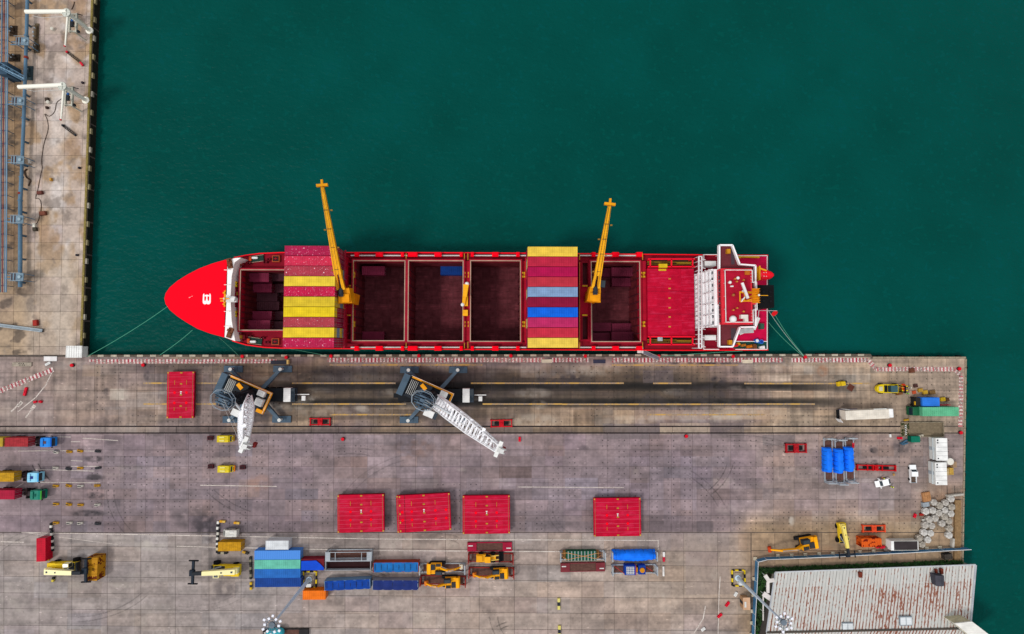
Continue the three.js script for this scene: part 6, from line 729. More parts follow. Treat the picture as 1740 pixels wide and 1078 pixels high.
{ // white box lorry and the green one
  const lorry = (p, L, W, H, ry, cBox, cCab, label, o2 = {}) => { const o = thing('box_lorry', label, 'lorry', ORIGIN, 'long lorries at the quay end'), m = mat(cBox, { map: o2.map ?? 'dirt' }); part(o, 'load_body', [bb(-L / 2, L / 2, 1.1, H, -W / 2, W / 2)], m); for (const x of range(-L / 2 + 0.5, L / 2 - 0.5, o2.n ?? 14)) part(o, 'roof_bow', [bb(x - 0.06, x + 0.06, H, H + 0.05, -W / 2 + 0.05, W / 2 - 0.05)], m); part(o, 'chassis', [bb(-L / 2, L / 2 + 1, 0.7, 1.1, -0.6, 0.6)], M.dark); for (const x of [-L / 2 + 1, -L / 2 + 2.3, L / 2 - 1, L / 2 + 1.5]) for (const z of [-1, 1]) part(o, 'wheel', [wheel(x, 0.5, z, 0.5, 0.4, 14)], M.tyre); const c = part(o, 'cab', [bb(L / 2 + 0.25, L / 2 + 1.7, 0.8, 3, -1.18, 1.18), profile([[L / 2 + 1.7, 0.8], [L / 2 + 2.3, 0.8], [L / 2 + 2.25, 1.7], [L / 2 + 1.9, 2.9], [L / 2 + 1.7, 3]], -1.16, 1.16)], mat(cCab, { rough: 0.35 })); part(c, 'windscreen', [bar(V(L / 2 + 2.28, 1.75, 0), V(L / 2 + 1.95, 2.8, 0), 2, 0.05)], glass); if (o2.doors) { part(o, 'open_door', [bx(-L / 2 - 0.9, 2.3, W / 2 + 0.3, 1.2, 2.3, 0.1, -0.9)], mat(0xdedede)); part(o, 'open_door', [bx(-L / 2 + 1, 2.3, -W / 2 - 0.25, 1.3, 2.3, 0.1, -0.05)], mat(0xdedede)); part(o, 'side_trim', [bb(-L / 2 - 0.2, -L / 2 + 5, 1.1, 1.3, -W / 2 - 0.12, -W / 2 - 0.02)], mat(0x2a3478)); part(o, 'tail_floor', [bb(-L / 2 - 0.9, -L / 2 - 0.02, 1, 1.1, -W / 2, W / 2)], M.black); part(o, 'side_awning', [bb(L / 2 - 4.2, L / 2 - 0.6, H - 0.2, H - 0.1, -W / 2 - 0.25, -W / 2 - 0.02)], M.pale); } o.position.copy(p); o.rotation.y = ry; return o; };
  lorry(at(1474.5, 705, 4).setY(0), 12.2, 2.5, 4, 0.035, 0xe4dccf, 0xf6f6f6, 'long cream box lorry with white cab and rear doors swung open', { doors: true, n: 18 });
  lorry(at(1599, 700, 4).setY(0), 10.2, 2.45, 4, Math.PI, 0x63b68c, 0x1c5a3c, 'mint green box lorry with streaked roof parked at the stripes', { n: 16 });
  const p = at(1583, 683.5, 3.2).setY(0), o = thing('blue_tarp_lorry', 'flatbed lorry with a square blue tarp beside the mint green lorry', 'lorry', p); part(o, 'load_bed', [bb(p.x - 2.4, p.x + 2.4, 0.8, 1.1, p.z - 1.2, p.z + 1.2)], M.dark); part(o, 'tarp_cover', [profile([[p.x - 2.5, 1.1], [p.x + 2.5, 1.1], [p.x + 2.4, 3.1], [p.x, 3.25], [p.x - 2.45, 3.1]], p.z - 1.2, p.z + 1.2)], mat(0x2f7ae0)); part(o, 'cab', [bb(p.x - 4, p.x - 2.7, 0.7, 2.7, p.z - 1.1, p.z + 1.1)], mat(0x2a2a2a)); part(o, 'cab_visor', bx(p.x - 4.1, 2.4, p.z + 0.4, 0.2, 0.4, 1), mat(0xd0a020)); for (const x of [-3.4, -1.4, 1.6]) for (const z of [-1, 1]) part(o, 'wheel', [wheel(p.x + x, 0.5, p.z + z, 0.5, 0.4, 14)], M.tyre); part(o, 'red_rail', [bb(p.x + 2.6, p.x + 6.8, 1.2, 1.45, p.z + 0.9, p.z + 1.1), ...[2.7, 4.7, 6.7].map((x) => bb(p.x + x - 0.1, p.x + x + 0.1, 0.02, 1.2, p.z + 0.92, p.z + 1.08)), bb(p.x + 2.4, p.x + 2.6, 0.9, 1.1, p.z + 0.8, p.z + 1.1)], mat(0xc81c34));
}

// ---------------------------------------------------------------- spreaders, frames and barriers
function spreaderFrame(p, L, W, ry, c, label, o2 = {}) { const o = thing('lifting_spreader', label, 'spreader', ORIGIN, 'container spreaders'), m = mat(c), h = o2.h ?? 0.7, t = 0.24; part(o, 'side_beam', [bb(-L / 2, L / 2, 0.1, h, -W / 2, -W / 2 + t)], m); part(o, 'side_beam', [bb(-L / 2, L / 2, 0.1, h, W / 2 - t, W / 2)], m); for (const x of o2.cross ?? [-L / 2 + t, -0.5, 0.5, L / 2 - t]) part(o, 'cross_beam', [bb(x - t / 2, x + t / 2, 0.12, h + 0.05, -W / 2 - 0.1, W / 2 + 0.1)], m); for (const a of [-1, 1]) for (const b of [-1, 1]) part(o, 'twistlock_leg', [bx(a * (L / 2 - 0.15), 0.25, b * (W / 2), 0.35, 0.5, 0.35)], mat(o2.dark ?? 0x4a1014)); part(o, 'centre_box', [bx(0, h * 0.6, 0, 0.9, h * 0.9, W * 0.75), cyl(0, h + 0.15, 0, 0.3, 0.3, 12)], m); part(o, 'machinery', [bx(-L * 0.22, 0.35, 0, L * 0.2, 0.4, W * 0.4), bx(L * 0.22, 0.35, 0, L * 0.2, 0.4, W * 0.4)], M.black); o.position.copy(p); o.rotation.y = ry; return o; }
spreaderFrame(at(543.5, 717, 0.7).setY(0), 5.8, 1.9, 0, 0xc01422, 'red lifting spreader next to the white tow beam of a crane'); spreaderFrame(at(852, 720, 0.7).setY(0), 6.1, 2.0, 0.02, 0xc81424, 'red lifting spreader beside the crane boom tip over the rails');
spreaderFrame(at(1353, 762, 0.7).setY(0), 6.0, 2.4, 0, 0xb01c26, 'rusty red spreader frame alone on the yard by the blue bundles', { h: 1.0 });
spreaderFrame(at(1490, 795.5, 0.7).setY(0), 11.2, 1.5, -0.03, 0xc4141c, 'long telescopic red lifting beam beside the blue tarped bundles', { cross: [-5.4, -2.6, -1, 0.2, 1.6, 5.4], h: 0.8 });
spreaderFrame(at(1486, 899, 0.7).setY(0), 6.6, 1.8, 0, 0xe2502c, 'orange lifting frame standing clear of the orange container', { dark: 0xc04020 });
yardBox(0xe4611c, 1481.5, 923, 0.02, 'orange twenty-foot container by the fence with red kit beside it', null, { L: 5.6, map: 'rust' });
{ const p = at(1500, 930.5, 0.6).setY(0); solo('red_pump', [bx(p.x, 0.35, p.z, 1.5, 0.66, 0.7), cyl(p.x - 1.4, 0.3, p.z, 0.4, 0.56, 12), bx(p.x + 0.2, 0.75, p.z, 0.6, 0.2, 0.4)], mat(0xd01c34), 'small red pump set lying against the orange container', 'pump', p); }
{ const p = at(1541, 928, 2.4).setY(0), o = thing('open_skip', 'long dark-floored skip with white end next to the concrete blocks', 'skip', p); part(o, 'skip_side', [bb(p.x - 3.8, p.x + 3.4, 0.02, 2.3, p.z - 1.3, p.z - 1.2), bb(p.x - 3.8, p.x + 3.4, 0.02, 2.3, p.z + 1.2, p.z + 1.3)], mat(0xcfcfca)); part(o, 'skip_floor', [bb(p.x - 3.8, p.x + 3.4, 1.9, 2.0, p.z - 1.2, p.z + 1.2)], mat(0x3a3436)); part(o, 'skip_end', [bb(p.x - 4.3, p.x - 3.5, 0.02, 2.35, p.z - 1.25, p.z + 1.25), bb(p.x + 3.3, p.x + 3.4, 0.02, 2.28, p.z - 1.2, p.z + 1.2)], M.white); }
{ // small plastic and concrete barriers
  const G = 'low lane barriers of the truck lanes'; const g1 = () => boxUV(mergeGeometries([profile([[-0.8, 0.02], [0.8, 0.02], [0.72, 0.35], [0.35, 0.75], [-0.35, 0.75], [-0.72, 0.35]], -0.28, 0.28)])); const geo = g1(), cap = boxUV(mergeGeometries([bx(0, 0.78, 0, 0.9, 0.06, 0.2), bx(0, 0.83, 0, 0.3, 0.08, 0.26)]));
  const cols = { y: [0xd8a028, 'mustard lane barrier standing in the truck lanes'], w: [0xd8d2c6, 'white lane barrier standing in the truck lanes'], k: [0x454549, 'dark lane barrier standing in the truck lanes'] };
  const map = ['wyyk', 'wkyk', 'yywy', 'yyyw', 'ywwk'], us = [94, 116, 135, 165], vs = [767.5, 796, 825.5, 857.5, 889.5];
  vs.forEach((v, j) => us.forEach((u, i) => { const [c, lb] = cols[map[j][i]]; const o = new THREE.Group(); o.name = numbered('lane_barrier'); tag(o, lb, 'barrier', G); const a = shade(new THREE.Mesh(geo, mat(c))); a.name = 'barrier_body'; const b = shade(new THREE.Mesh(cap, M.dark)); b.name = 'barrier_handle'; o.add(a, b); o.position.copy(at(u + rr(-1, 1), v + rr(-1, 1), 0.3).setY(0)); o.rotation.y = rr(-0.35, 0.1); scene.add(o); }));
  const strip = (u, v, L, ry, cA, cB, label, group, n = 4, w = 0.55) => { const p = at(u, v, 0.3).setY(0), o = thing('striped_barrier', label, 'barrier', ORIGIN, group); for (let k = 0; k < n; k++) part(o, 'barrier_block', [bx(-L / 2 + L * (k + 0.5) / n, 0.3, 0, L / n - 0.01, 0.56, w)], mat(k % 2 ? cB : cA)); o.position.copy(p); o.rotation.y = ry; };
  const bw = 'black and white barriers by the red container'; for (const v of [895, 908, 920, 931]) strip(86.5 + (v - 895) * 0.06, v, 1.9, Math.PI / 2, 0x202226, 0xe8e4dc, 'black and white barrier block in line by the small red container', bw, 3); strip(83.5, 948, 1.5, 1.2, 0xc9a020, 0x2a2a26, 'yellow and black block between the red container and the reach stacker', null, 3); strip(90, 985, 1.2, 1.4, 0xd8c24a, 0x2a2a26, 'short yellow block behind the reach stacker tail', null, 2);
  const gb = 'barriers around the white van'; for (const [u, v, L, ry, a, b] of [[370, 893, 2.2, 1.5, 0xe4e2dc, 0x26262a], [370, 907, 2.2, 1.5, 0x26262a, 0xd8d4c8], [369, 920, 2.2, 1.55, 0xe4e2dc, 0x26262a], [369, 933, 2.2, 1.55, 0x26262a, 0xd8c9a0]]) strip(u, v, L, ry, a, b, 'black and white barrier beside the white van and mustard container', gb, 3); for (const [u, v, ry] of [[378, 886.5, -0.1], [402, 889, -0.1]]) strip(u, v, 1.5, ry, 0xdca024, 0xe0b858, 'yellow barrier block on the far side of the white van', gb, 2); strip(378, 940, 2.6, 0, 0x2a2a2c, 0xb0a890, 'dark barrier lying along the mustard container', gb, 3); strip(417, 939.5, 1.7, -0.3, 0xc99a28, 0x3a3632, 'yellow and dark block off the mustard container corner', gb, 2);
  const gc = 'barriers along the container block'; for (const v of [953, 966, 978]) strip(425.3 + (v - 953) * 0.03, v, 2, Math.PI / 2, 0x33332e, 0x8a8470, 'dark barrier in line beside the block of four containers', gc, 3); strip(426.3, 996, 2, 1.6, 0xd8b02a, 0x3a3a32, 'yellow-ended barrier at the end of the line by the block of four', gc, 3);
  strip(949.5, 1026.5, 3, Math.PI / 2, 0xded27a, 0x2a3038, 'yellow and black barrier standing alone on open slabs', 'yellow and black barriers', 3, 0.7); strip(950.5, 1073, 3, Math.PI / 2, 0xdcd070, 0x2a3038, 'yellow and black barrier at the edge of the open slabs', 'yellow and black barriers', 3, 0.7);
  strip(1128, 946.5, 2.6, Math.PI / 2, 0xc8203c, 0xece8e6, 'red and white barrier beside the long blue tarp', null, 2, 0.55); strip(1127.3, 971, 2.6, Math.PI / 2, 0xeae6e2, 0xdedad6, 'white barrier beside the blue and white machine', null, 2, 0.45);
  for (const [u, v, ry, L, lb] of [[42, 666, 1.35, 2.4, 'long red barrier below the diagonal hazard stripe'], [58.5, 683.5, 0.3, 0.9, 'small red block beside the white arrow, inner one'], [67.5, 683, -0.2, 0.9, 'small red block beside the white arrow, outer one'], [883, 747, 1.57, 1.4, 'pink-red block alone near the red spreader'], [1236.5, 1027.5, 0.9, 1.6, 'red block nearer the lamp mast on the brown slabs'], [1223.5, 1047, 0.7, 1.6, 'red block farther from the lamp mast on the brown slabs'], [1555.5, 877, 1.2, 1.2, 'red canister near the pile of concrete blocks'], [1530, 745, 0, 1.4, 'red block at the end of the crane rails'], [1450, 757, 1.5, 1.6, 'red block leaning on the blue tarped bundles']]) { const p = at(u, v, 0.4).setY(0); const o = thing('red_block', lb, 'barrier', p, 'red marker blocks'); part(o, 'block_body', [moved(profile([[-L / 2, 0.02], [L / 2, 0.02], [L / 2 - 0.1, 0.5], [-L / 2 + 0.1, 0.5]], -0.3, 0.3), p.x, 0, p.z, ry)], mat(0xd8102e, { rough: 0.5 })); part(o, 'block_grip', [moved(bx(0, 0.53, 0, L * 0.3, 0.07, 0.14), p.x, 0, p.z, ry)], mat(0x9c0c22)); }
  for (const [u, v, ry, w, d, lb] of [[1250.5, 1010.5, 1.0, 1.2, 0.7, 'white block below the lamp mast kerb'], [1195, 1070, 0.6, 1.2, 0.7, 'white block on the curved line'], [1513.5, 741, 1.6, 0.8, 0.4, 'pale small block by the crane rail end'], [80.5, 618.5, 0.5, 1.4, 0.6, 'small white slab at the head of the diagonal stripe']]) { const p = at(u, v, 0.4).setY(0), o = thing('white_block', lb, 'block', p, 'white blocks'); part(o, 'block_body', [bx(p.x, 0.26, p.z, w, 0.48, d, ry)], M.white); part(o, 'block_cap', [bx(p.x, 0.52, p.z, w * 0.6, 0.05, d * 0.5, ry)], M.pale); }
}
{ // bollards
  for (const [u, v, lb] of [[412, 606, 'red bollard at the quay edge by the short bow line'], [486.5, 607.5, 'red bollard at the quay edge above the crane pad'], [562.5, 605.5, 'red bollard holding the green spring line'], [711.8, 605, 'red bollard level with the far hold amidships'], [868, 605, 'red bollard level with the fourth hold'], [994.5, 605.5, 'red bollard level with the after deck crane'], [1119, 605.6, 'red bollard beside the foot of the gangway'], [1245.5, 606, 'red bollard level with the bridge wing'], [1368, 607, 'red bollard holding the stern lines'], [1512, 621, 'red bollard behind the bend of the hazard stripe'], [1630, 627, 'red bollard at the outer quay corner'], [1632.5, 735.5, 'red bollard at the end of the crane track'], [122.5, 621, 'red bollard at the inner quay corner'], [1166, 741.5, 'small dark red bollard beside the crane rails'], [582.5, 746.5, 'small crimson bollard beside the rail slot'], [243.5, 620.5, 'dull red bollard beside the hazard stripe near the hatch cover']]) { const p = at(u, v, 0.3).setY(0), o = thing('bollard', lb, 'bollard', p, 'mooring bollards'); part(o, 'post', [cyl(p.x, 0.32, p.z, 0.34, 0.6, 14, 0.28)], mat(0xc01024)); part(o, 'head', [cyl(p.x, 0.66, p.z, 0.5, 0.16, 14, 0.42)], mat(0xd81228)); part(o, 'base_plate', [cyl(p.x, 0.04, p.z, 0.55, 0.05, 14)], M.dark); }
  for (const [u, v, w, c, lb] of [[929.5, 614, 2.9, 0xd6cdb6, 'cream gangway plate on the hazard stripe by the after stack'], [1270.5, 614.5, 2.9, 0xd6cdb6, 'cream gangway plate on the hazard stripe by the stern'], [1018.5, 614.5, 3.4, 0x3a3c50, 'dark slate plate on the hazard stripe by the after hold'], [474, 616, 4.6, 0x30323e, 'dark slate plate by the crane pad at the quay edge']]) { const p = at(u, v, 0.2).setY(0), o = thing('gangway_plate', lb, 'plate', p, 'plates on the quay edge'); part(o, 'plate_body', [bx(p.x, 0.1, p.z, w, 0.16, 1)], mat(c)); part(o, 'plate_lip', [bx(p.x, 0.2, p.z - 0.42, w, 0.05, 0.1), bx(p.x, 0.2, p.z + 0.42, w, 0.05, 0.1)], mat(c)); }
  { const p = at(488.5, 615.5, 0.9).setY(0); solo('yellow_post', [bx(p.x, 0.5, p.z, 0.5, 0.96, 1.2), bx(p.x, 1, p.z, 0.3, 0.1, 0.8)], mat(0xdcbc74), 'pale yellow guard post at the end of the dark slate plate', 'post', p); }
  { const p = at(1446, 659, 0.1).setY(0); solo('steel_plate', [bx(p.x, 0.06, p.z, 1.7, 0.08, 1.7, -0.55), bx(p.x, 0.12, p.z, 1.4, 0.04, 0.1, -0.55)], mat(0x6a3c30, { map: 'grain' }), 'brown steel plate lying skew beside the small forklift', 'plate', p); }
  for (const [u, v, w, d, h, c, lb] of [[1551, 630, 1.3, 1.2, 0.8, 0x7a4a38, 'brown pallet crate on the hazard stripe'], [1557, 656, 1, 0.9, 0.6, 0x5a3c38, 'dark crate next to the orange-red tank'], [1554, 667, 1, 0.9, 0.3, 0xd2603a, 'small orange mat by the pallets'], [1529, 668, 1.7, 1.1, 0.7, 0x8a5a34, 'brown timber crate under the forklift mast'], [1565, 663.5, 1.2, 1, 0.6, 0xc9a040, 'yellow pallet nearest the orange mat'], [1573, 667, 1.3, 1.1, 0.6, 0xd0a838, 'yellow pallet in the middle of the line'], [1585, 667, 1.6, 1.1, 0.6, 0x8a6a40, 'brown pallet at the end of the line'], [1603, 679, 1.3, 1, 1, 0xd8b428, 'yellow generator behind the blue tarp lorry'], [1611, 679.5, 0.9, 0.9, 0.8, 0x6a4a30, 'brown box behind the blue tarp lorry'], [1541, 714, 1.4, 0.5, 0.4, 0xc9a030, 'yellow beam at the corner of the fenced slab'], [1519.5, 807, 0.4, 0.6, 0.3, 0xcda060, 'small tan box off the white car'], [1575, 845, 2.2, 2.6, 0.5, 0xc08a5c, 'heap of orange timber by the concrete blocks'], [1574, 858, 1.8, 1.2, 0.8, 0xaab4bc, 'grey metal bin beside the concrete blocks'], [1567, 875, 1, 0.6, 0.5, 0xb03028, 'red drum lying beside the concrete blocks'], [1570.5, 884, 0.9, 0.5, 0.4, 0xe0ded8, 'white sack beside the concrete blocks'], [1507, 934, 1.6, 1.1, 0.7, 0x8a7a70, 'grey crate by the fence near the skip'], [1612, 946.5, 2.2, 1.4, 1.4, 0x4a443e, 'dark winch on the strip behind the fence'], [1505, 640, 0, 0, 0, 0, '']]) { if (!lb) continue; const p = at(u, v, h).setY(0), o = thing('pallet_load', lb, 'crate', p, 'loose goods at the quay end'); part(o, 'load_box', [bx(p.x, h / 2 + 0.06, p.z, w, h, d, 0.15)], mat(c, { map: 'grain' })); part(o, 'load_slat', range(-w / 2 + 0.15, w / 2 - 0.15, 3).map((x) => moved(bx(x, h + 0.09, 0, w * 0.14, 0.06, d * 0.94), p.x, 0, p.z, 0.15)), mat(c, { map: 'grain', rough: 0.8 })); part(o, 'pallet_base', [bx(p.x, 0.035, p.z, w * 0.9, 0.05, d * 0.9, 0.15)], M.dark); }
}
{ // cabins, tank, slab enclosure at the quay end
  const cabin = (p, W, D, label, ribs) => { const o = thing('site_cabin', label, 'cabin', p, 'white site cabins'), H = 2.8; part(o, 'cabin_wall', [bb(p.x - W / 2, p.x + W / 2, 0.1, H - 0.06, p.z - D / 2, p.z + D / 2)], M.pale); part(o, 'cabin_roof', [bb(p.x - W / 2 - 0.08, p.x + W / 2 + 0.08, H - 0.06, H + 0.06, p.z - D / 2 - 0.08, p.z + D / 2 + 0.08)], M.white); for (const z of range(-D / 2, D / 2, 5).slice(1, -1)) part(o, 'roof_seam', [bb(p.x - W / 2, p.x + W / 2, H + 0.06, H + 0.11, p.z + z - 0.04, p.z + z + 0.04)], mat(0xb8b8ba)); part(o, 'side_strip', [bb(p.x - W / 2 - 0.35, p.x - W / 2 - 0.1, 1.8, 1.95, p.z - D / 2, p.z + D / 2)], mat(0xc8d0d4)); part(o, 'roof_vent', [bx(p.x - W / 2 + 0.45, H + 0.1, p.z - D / 2 + 0.5, 0.3, 0.14, 0.4), bx(p.x - W / 2 + 0.45, H + 0.1, p.z - D / 2 + 1.2, 0.3, 0.14, 0.3), bx(p.x - W / 2 + 0.45, H + 0.1, p.z + D / 2 - 0.5, 0.3, 0.14, 0.3)], M.dark); part(o, 'door', [bb(p.x - W / 2 - 0.06, p.x - W / 2 - 0.01, 0.15, 2.2, p.z - 0.45, p.z + 0.45)], M.galv); part(o, 'skid', [bb(p.x - W / 2, p.x + W / 2, 0.02, 0.1, p.z - D / 2 + 0.3, p.z - D / 2 + 0.5), bb(p.x - W / 2, p.x + W / 2, 0.02, 0.1, p.z + D / 2 - 0.5, p.z + D / 2 - 0.3)], M.dark); };
  cabin(at(1600.5, 764, 2.8).setY(0), 3.1, 6, 'white site cabin beside the slab enclosure'); cabin(at(1599.5, 805.5, 2.8).setY(0), 3.1, 6, 'white site cabin beside the tan crates');
  { const p = at(1616, 785, 2).setY(0), o = thing('water_tank', 'round white water tank between the two cabins', 'tank', p); part(o, 'tank_shell', [cyl(p.x, 1, p.z, 0.95, 1.9, 24)], M.white); part(o, 'tank_lid', [cyl(p.x, 2, p.z, 0.95, 0.1, 24, 0.6), cyl(p.x + 0.2, 2.08, p.z, 0.2, 0.1, 12)], mat(0xe6e2d8)); }
  for (const [u, v, w, d, h, c, lb] of [[1623, 790, 1, 1.6, 1.4, 0xb89878, 'tan crate behind the round tank'], [1617.5, 801.5, 1.1, 1.9, 1.2, 0xd0a850, 'yellow plywood crate beside the cabin'], [1611, 802.5, 0.9, 1.9, 1.0, 0xcbb080, 'pale plywood crate against the cabin wall']]) { const p = at(u, v, h).setY(0), o = thing('plywood_crate', lb, 'crate', p, 'crates by the cabins'); part(o, 'crate_body', [bx(p.x, h / 2 + 0.02, p.z, w, h, d)], mat(c, { map: 'grain' })); part(o, 'crate_batten', [bx(p.x, h + 0.05, p.z - d * 0.3, w, 0.06, 0.12), bx(p.x, h + 0.05, p.z + d * 0.3, w, 0.06, 0.12)], mat(c, { map: 'grain', rough: 0.8 })); }
  { const a = at(1530, 718, 0), b = at(1602, 742, 0), o = thing('fenced_slab', 'low-walled concrete slab with rails at the end of the crane track', 'enclosure', V((a.x + b.x) / 2, 0, (a.z + b.z) / 2)); part(o, 'slab_floor', [bb(a.x, b.x, 0.016, 0.08, a.z, b.z)], mat(0x8a7a64, { map: 'grain' })); part(o, 'low_wall', [bb(a.x, b.x, 0.08, 0.6, a.z - 0.1, a.z + 0.1), bb(b.x - 0.1, b.x + 0.1, 0.083, 0.6, a.z + 0.1, b.z), bb(a.x + 4, b.x - 0.1, 0.083, 0.6, b.z - 0.1, b.z + 0.1)], mat(0x9a8c78, { map: 'grain' })); part(o, 'weed_patch', range(0, 1, 60).map((t) => { const x = a.x + rr(0.2, 2.4), z = mix(a.z + 0.3, b.z - 0.3, rnd()); return bx(x, 0.13, z, rr(0.15, 0.4), 0.1, rr(0.15, 0.4), rnd() * 3); }), mat(0x3c4428, { rough: 1 })); part(o, 'chalk_mark', range(0, 5, 5).map((k) => bx(a.x + 1.4, 0.2, a.z + 0.9 + k * 0.5, 0.6, 0.06, 0.14, 0.5)), M.white); }
  { const p = at(1556, 747, 1.6).setY(0), o = thing('green_locker', 'dark green steel locker beside the fenced slab', 'locker', p); part(o, 'locker_body', [bx(p.x, 0.85, p.z, 2.4, 1.6, 1.6)], mat(0x0c5c48)); part(o, 'locker_lid', [bx(p.x, 1.68, p.z, 2.5, 0.08, 1.7)], mat(0x0f6e58)); part(o, 'locker_pipe', [bx(p.x + 1.6, 0.6, p.z - 0.8, 0.6, 1.1, 0.6), bx(p.x + 2.4, 0.6, p.z - 1, 0.6, 1.1, 0.5)], mat(0xb0a898)); }
  { const p = at(1537, 751.5, 0.5).setY(0); solo('blue_sheet_pile', [bx(p.x, 0.25, p.z, 2.2, 0.4, 0.5, 0.5), bx(p.x + 0.3, 0.4, p.z + 0.5, 1.6, 0.3, 0.4, 0.3), bx(p.x - 0.5, 0.4, p.z + 0.3, 1, 0.5, 0.3, 0.9)], mat(0x3f6078), 'heap of dull blue sheeting beside the green locker', 'sheeting', p); }
}
{ // concrete armour blocks piled at the corner
  const g = (() => { const a = []; for (let k = 0; k < 6; k++) { const t = k / 6 * Math.PI * 2; a.push(taper(V(0.25 * Math.cos(t), 0.72, 0.25 * Math.sin(t)), V(0.92 * Math.cos(t), 0.72, 0.92 * Math.sin(t)), 0.92, 1.3, 0.55, 0.75)); } a.push(cyl(0, 0.75, 0, 0.72, 1.46, 6, 0.55), taper(V(0, 1.2, 0), V(0, 1.62, 0), 0.9, 0.9, 0.55, 0.55)); return boxUV(mergeGeometries(a)); })();
  const ms = [0xd6d2cc, 0xcac4bc, 0xdedbd6, 0xbcb4a8].map((c) => mat(c, { map: 'grain', rough: 0.95 }));
  for (const [x, y, big] of [[1080, 270], [1115, 290], [1152, 273], [1185, 248], [1188, 298], [1148, 318], [1072, 320], [1110, 335], [1185, 340], [1143, 358], [1030, 325], [1050, 375], [1087, 368], [1130, 400], [1172, 385], [1026, 410], [1068, 415], [1175, 430], [1018, 455], [1060, 460], [1173, 472], [990, 490], [1042, 500], [1008, 530]]) { const o = shade(new THREE.Mesh(g, pick(ms))); o.name = numbered('armour_block'); tag(o, 'six-armed concrete armour block in the pile at the quay corner', 'concrete block', 'concrete armour blocks in a pile'); o.position.copy(at(1290 + x * 0.27636, 780 + y * 0.27636, 1.2).setY(0.02)); o.rotation.y = rnd() * 3; o.scale.setScalar(rr(0.95, 1.05)); scene.add(o); }
  const wallA = at(1606, 843, 0), o = thing('low_wall', 'white capped low wall around the corner behind the armour blocks', 'wall', wallA); part(o, 'wall_run', [bar(at(1609, 843, 0.5), at(1636, 840, 0.5), 0.5, 1), bar(at(1618, 930, 0.5), at(1619, 915, 0.5), 0.6, 1)], mat(0xcac4ba, { map: 'grain' })); part(o, 'wall_strip', [bar(at(1627.5, 850, 0.3), at(1626, 960, 0.3), 1.7, 0.55)], mat(0x9a7c58, { map: 'grain' }));
}
{ // fence with concrete feet
  const pts = [[1276, 1100], [1278.5, 1040], [1281.5, 985], [1283, 951], [1298, 947], [1415, 942], [1507, 937], [1641, 930]].map(([u, v]) => at(u, v, 0)), o = thing('boundary_fence', 'blue sheet fence on concrete feet round the warehouse yard', 'fence', pts[3]); const m = mat(0x4a80aa), top = mat(0xd4d8da);
  for (let k = 0; k + 1 < pts.length; k++) { const L = pts[k].distanceTo(pts[k + 1]), n = Math.max(1, Math.round(L / 3.8)); for (let i = 0; i < n; i++) { const a = pts[k].clone().lerp(pts[k + 1], i / n), b = pts[k].clone().lerp(pts[k + 1], (i + 1) / n), d = b.clone().sub(a).normalize(); part(o, 'fence_panel', [bar(a.clone().addScaledVector(d, 0.06).setY(1.15), b.clone().addScaledVector(d, -0.06).setY(1.15), 0.06, 1.9)], m); part(o, 'top_rail', [bar(a.clone().setY(2.14), b.clone().setY(2.14), 0.14, 0.08)], top); part(o, 'fence_post', [bx(a.x, 1.1, a.z, 0.1, 2.1, 0.1)], top); if (i || k !== 4) part(o, 'concrete_foot', [bx(a.x - 0.1, 0.25, a.z - 0.3, 0.95, 0.45, 0.9), bx(a.x - 0.1, 0.5, a.z - 0.3, 0.4, 0.08, 0.35)], mat(0xd8ccb4, { map: 'grain' })); } }
}
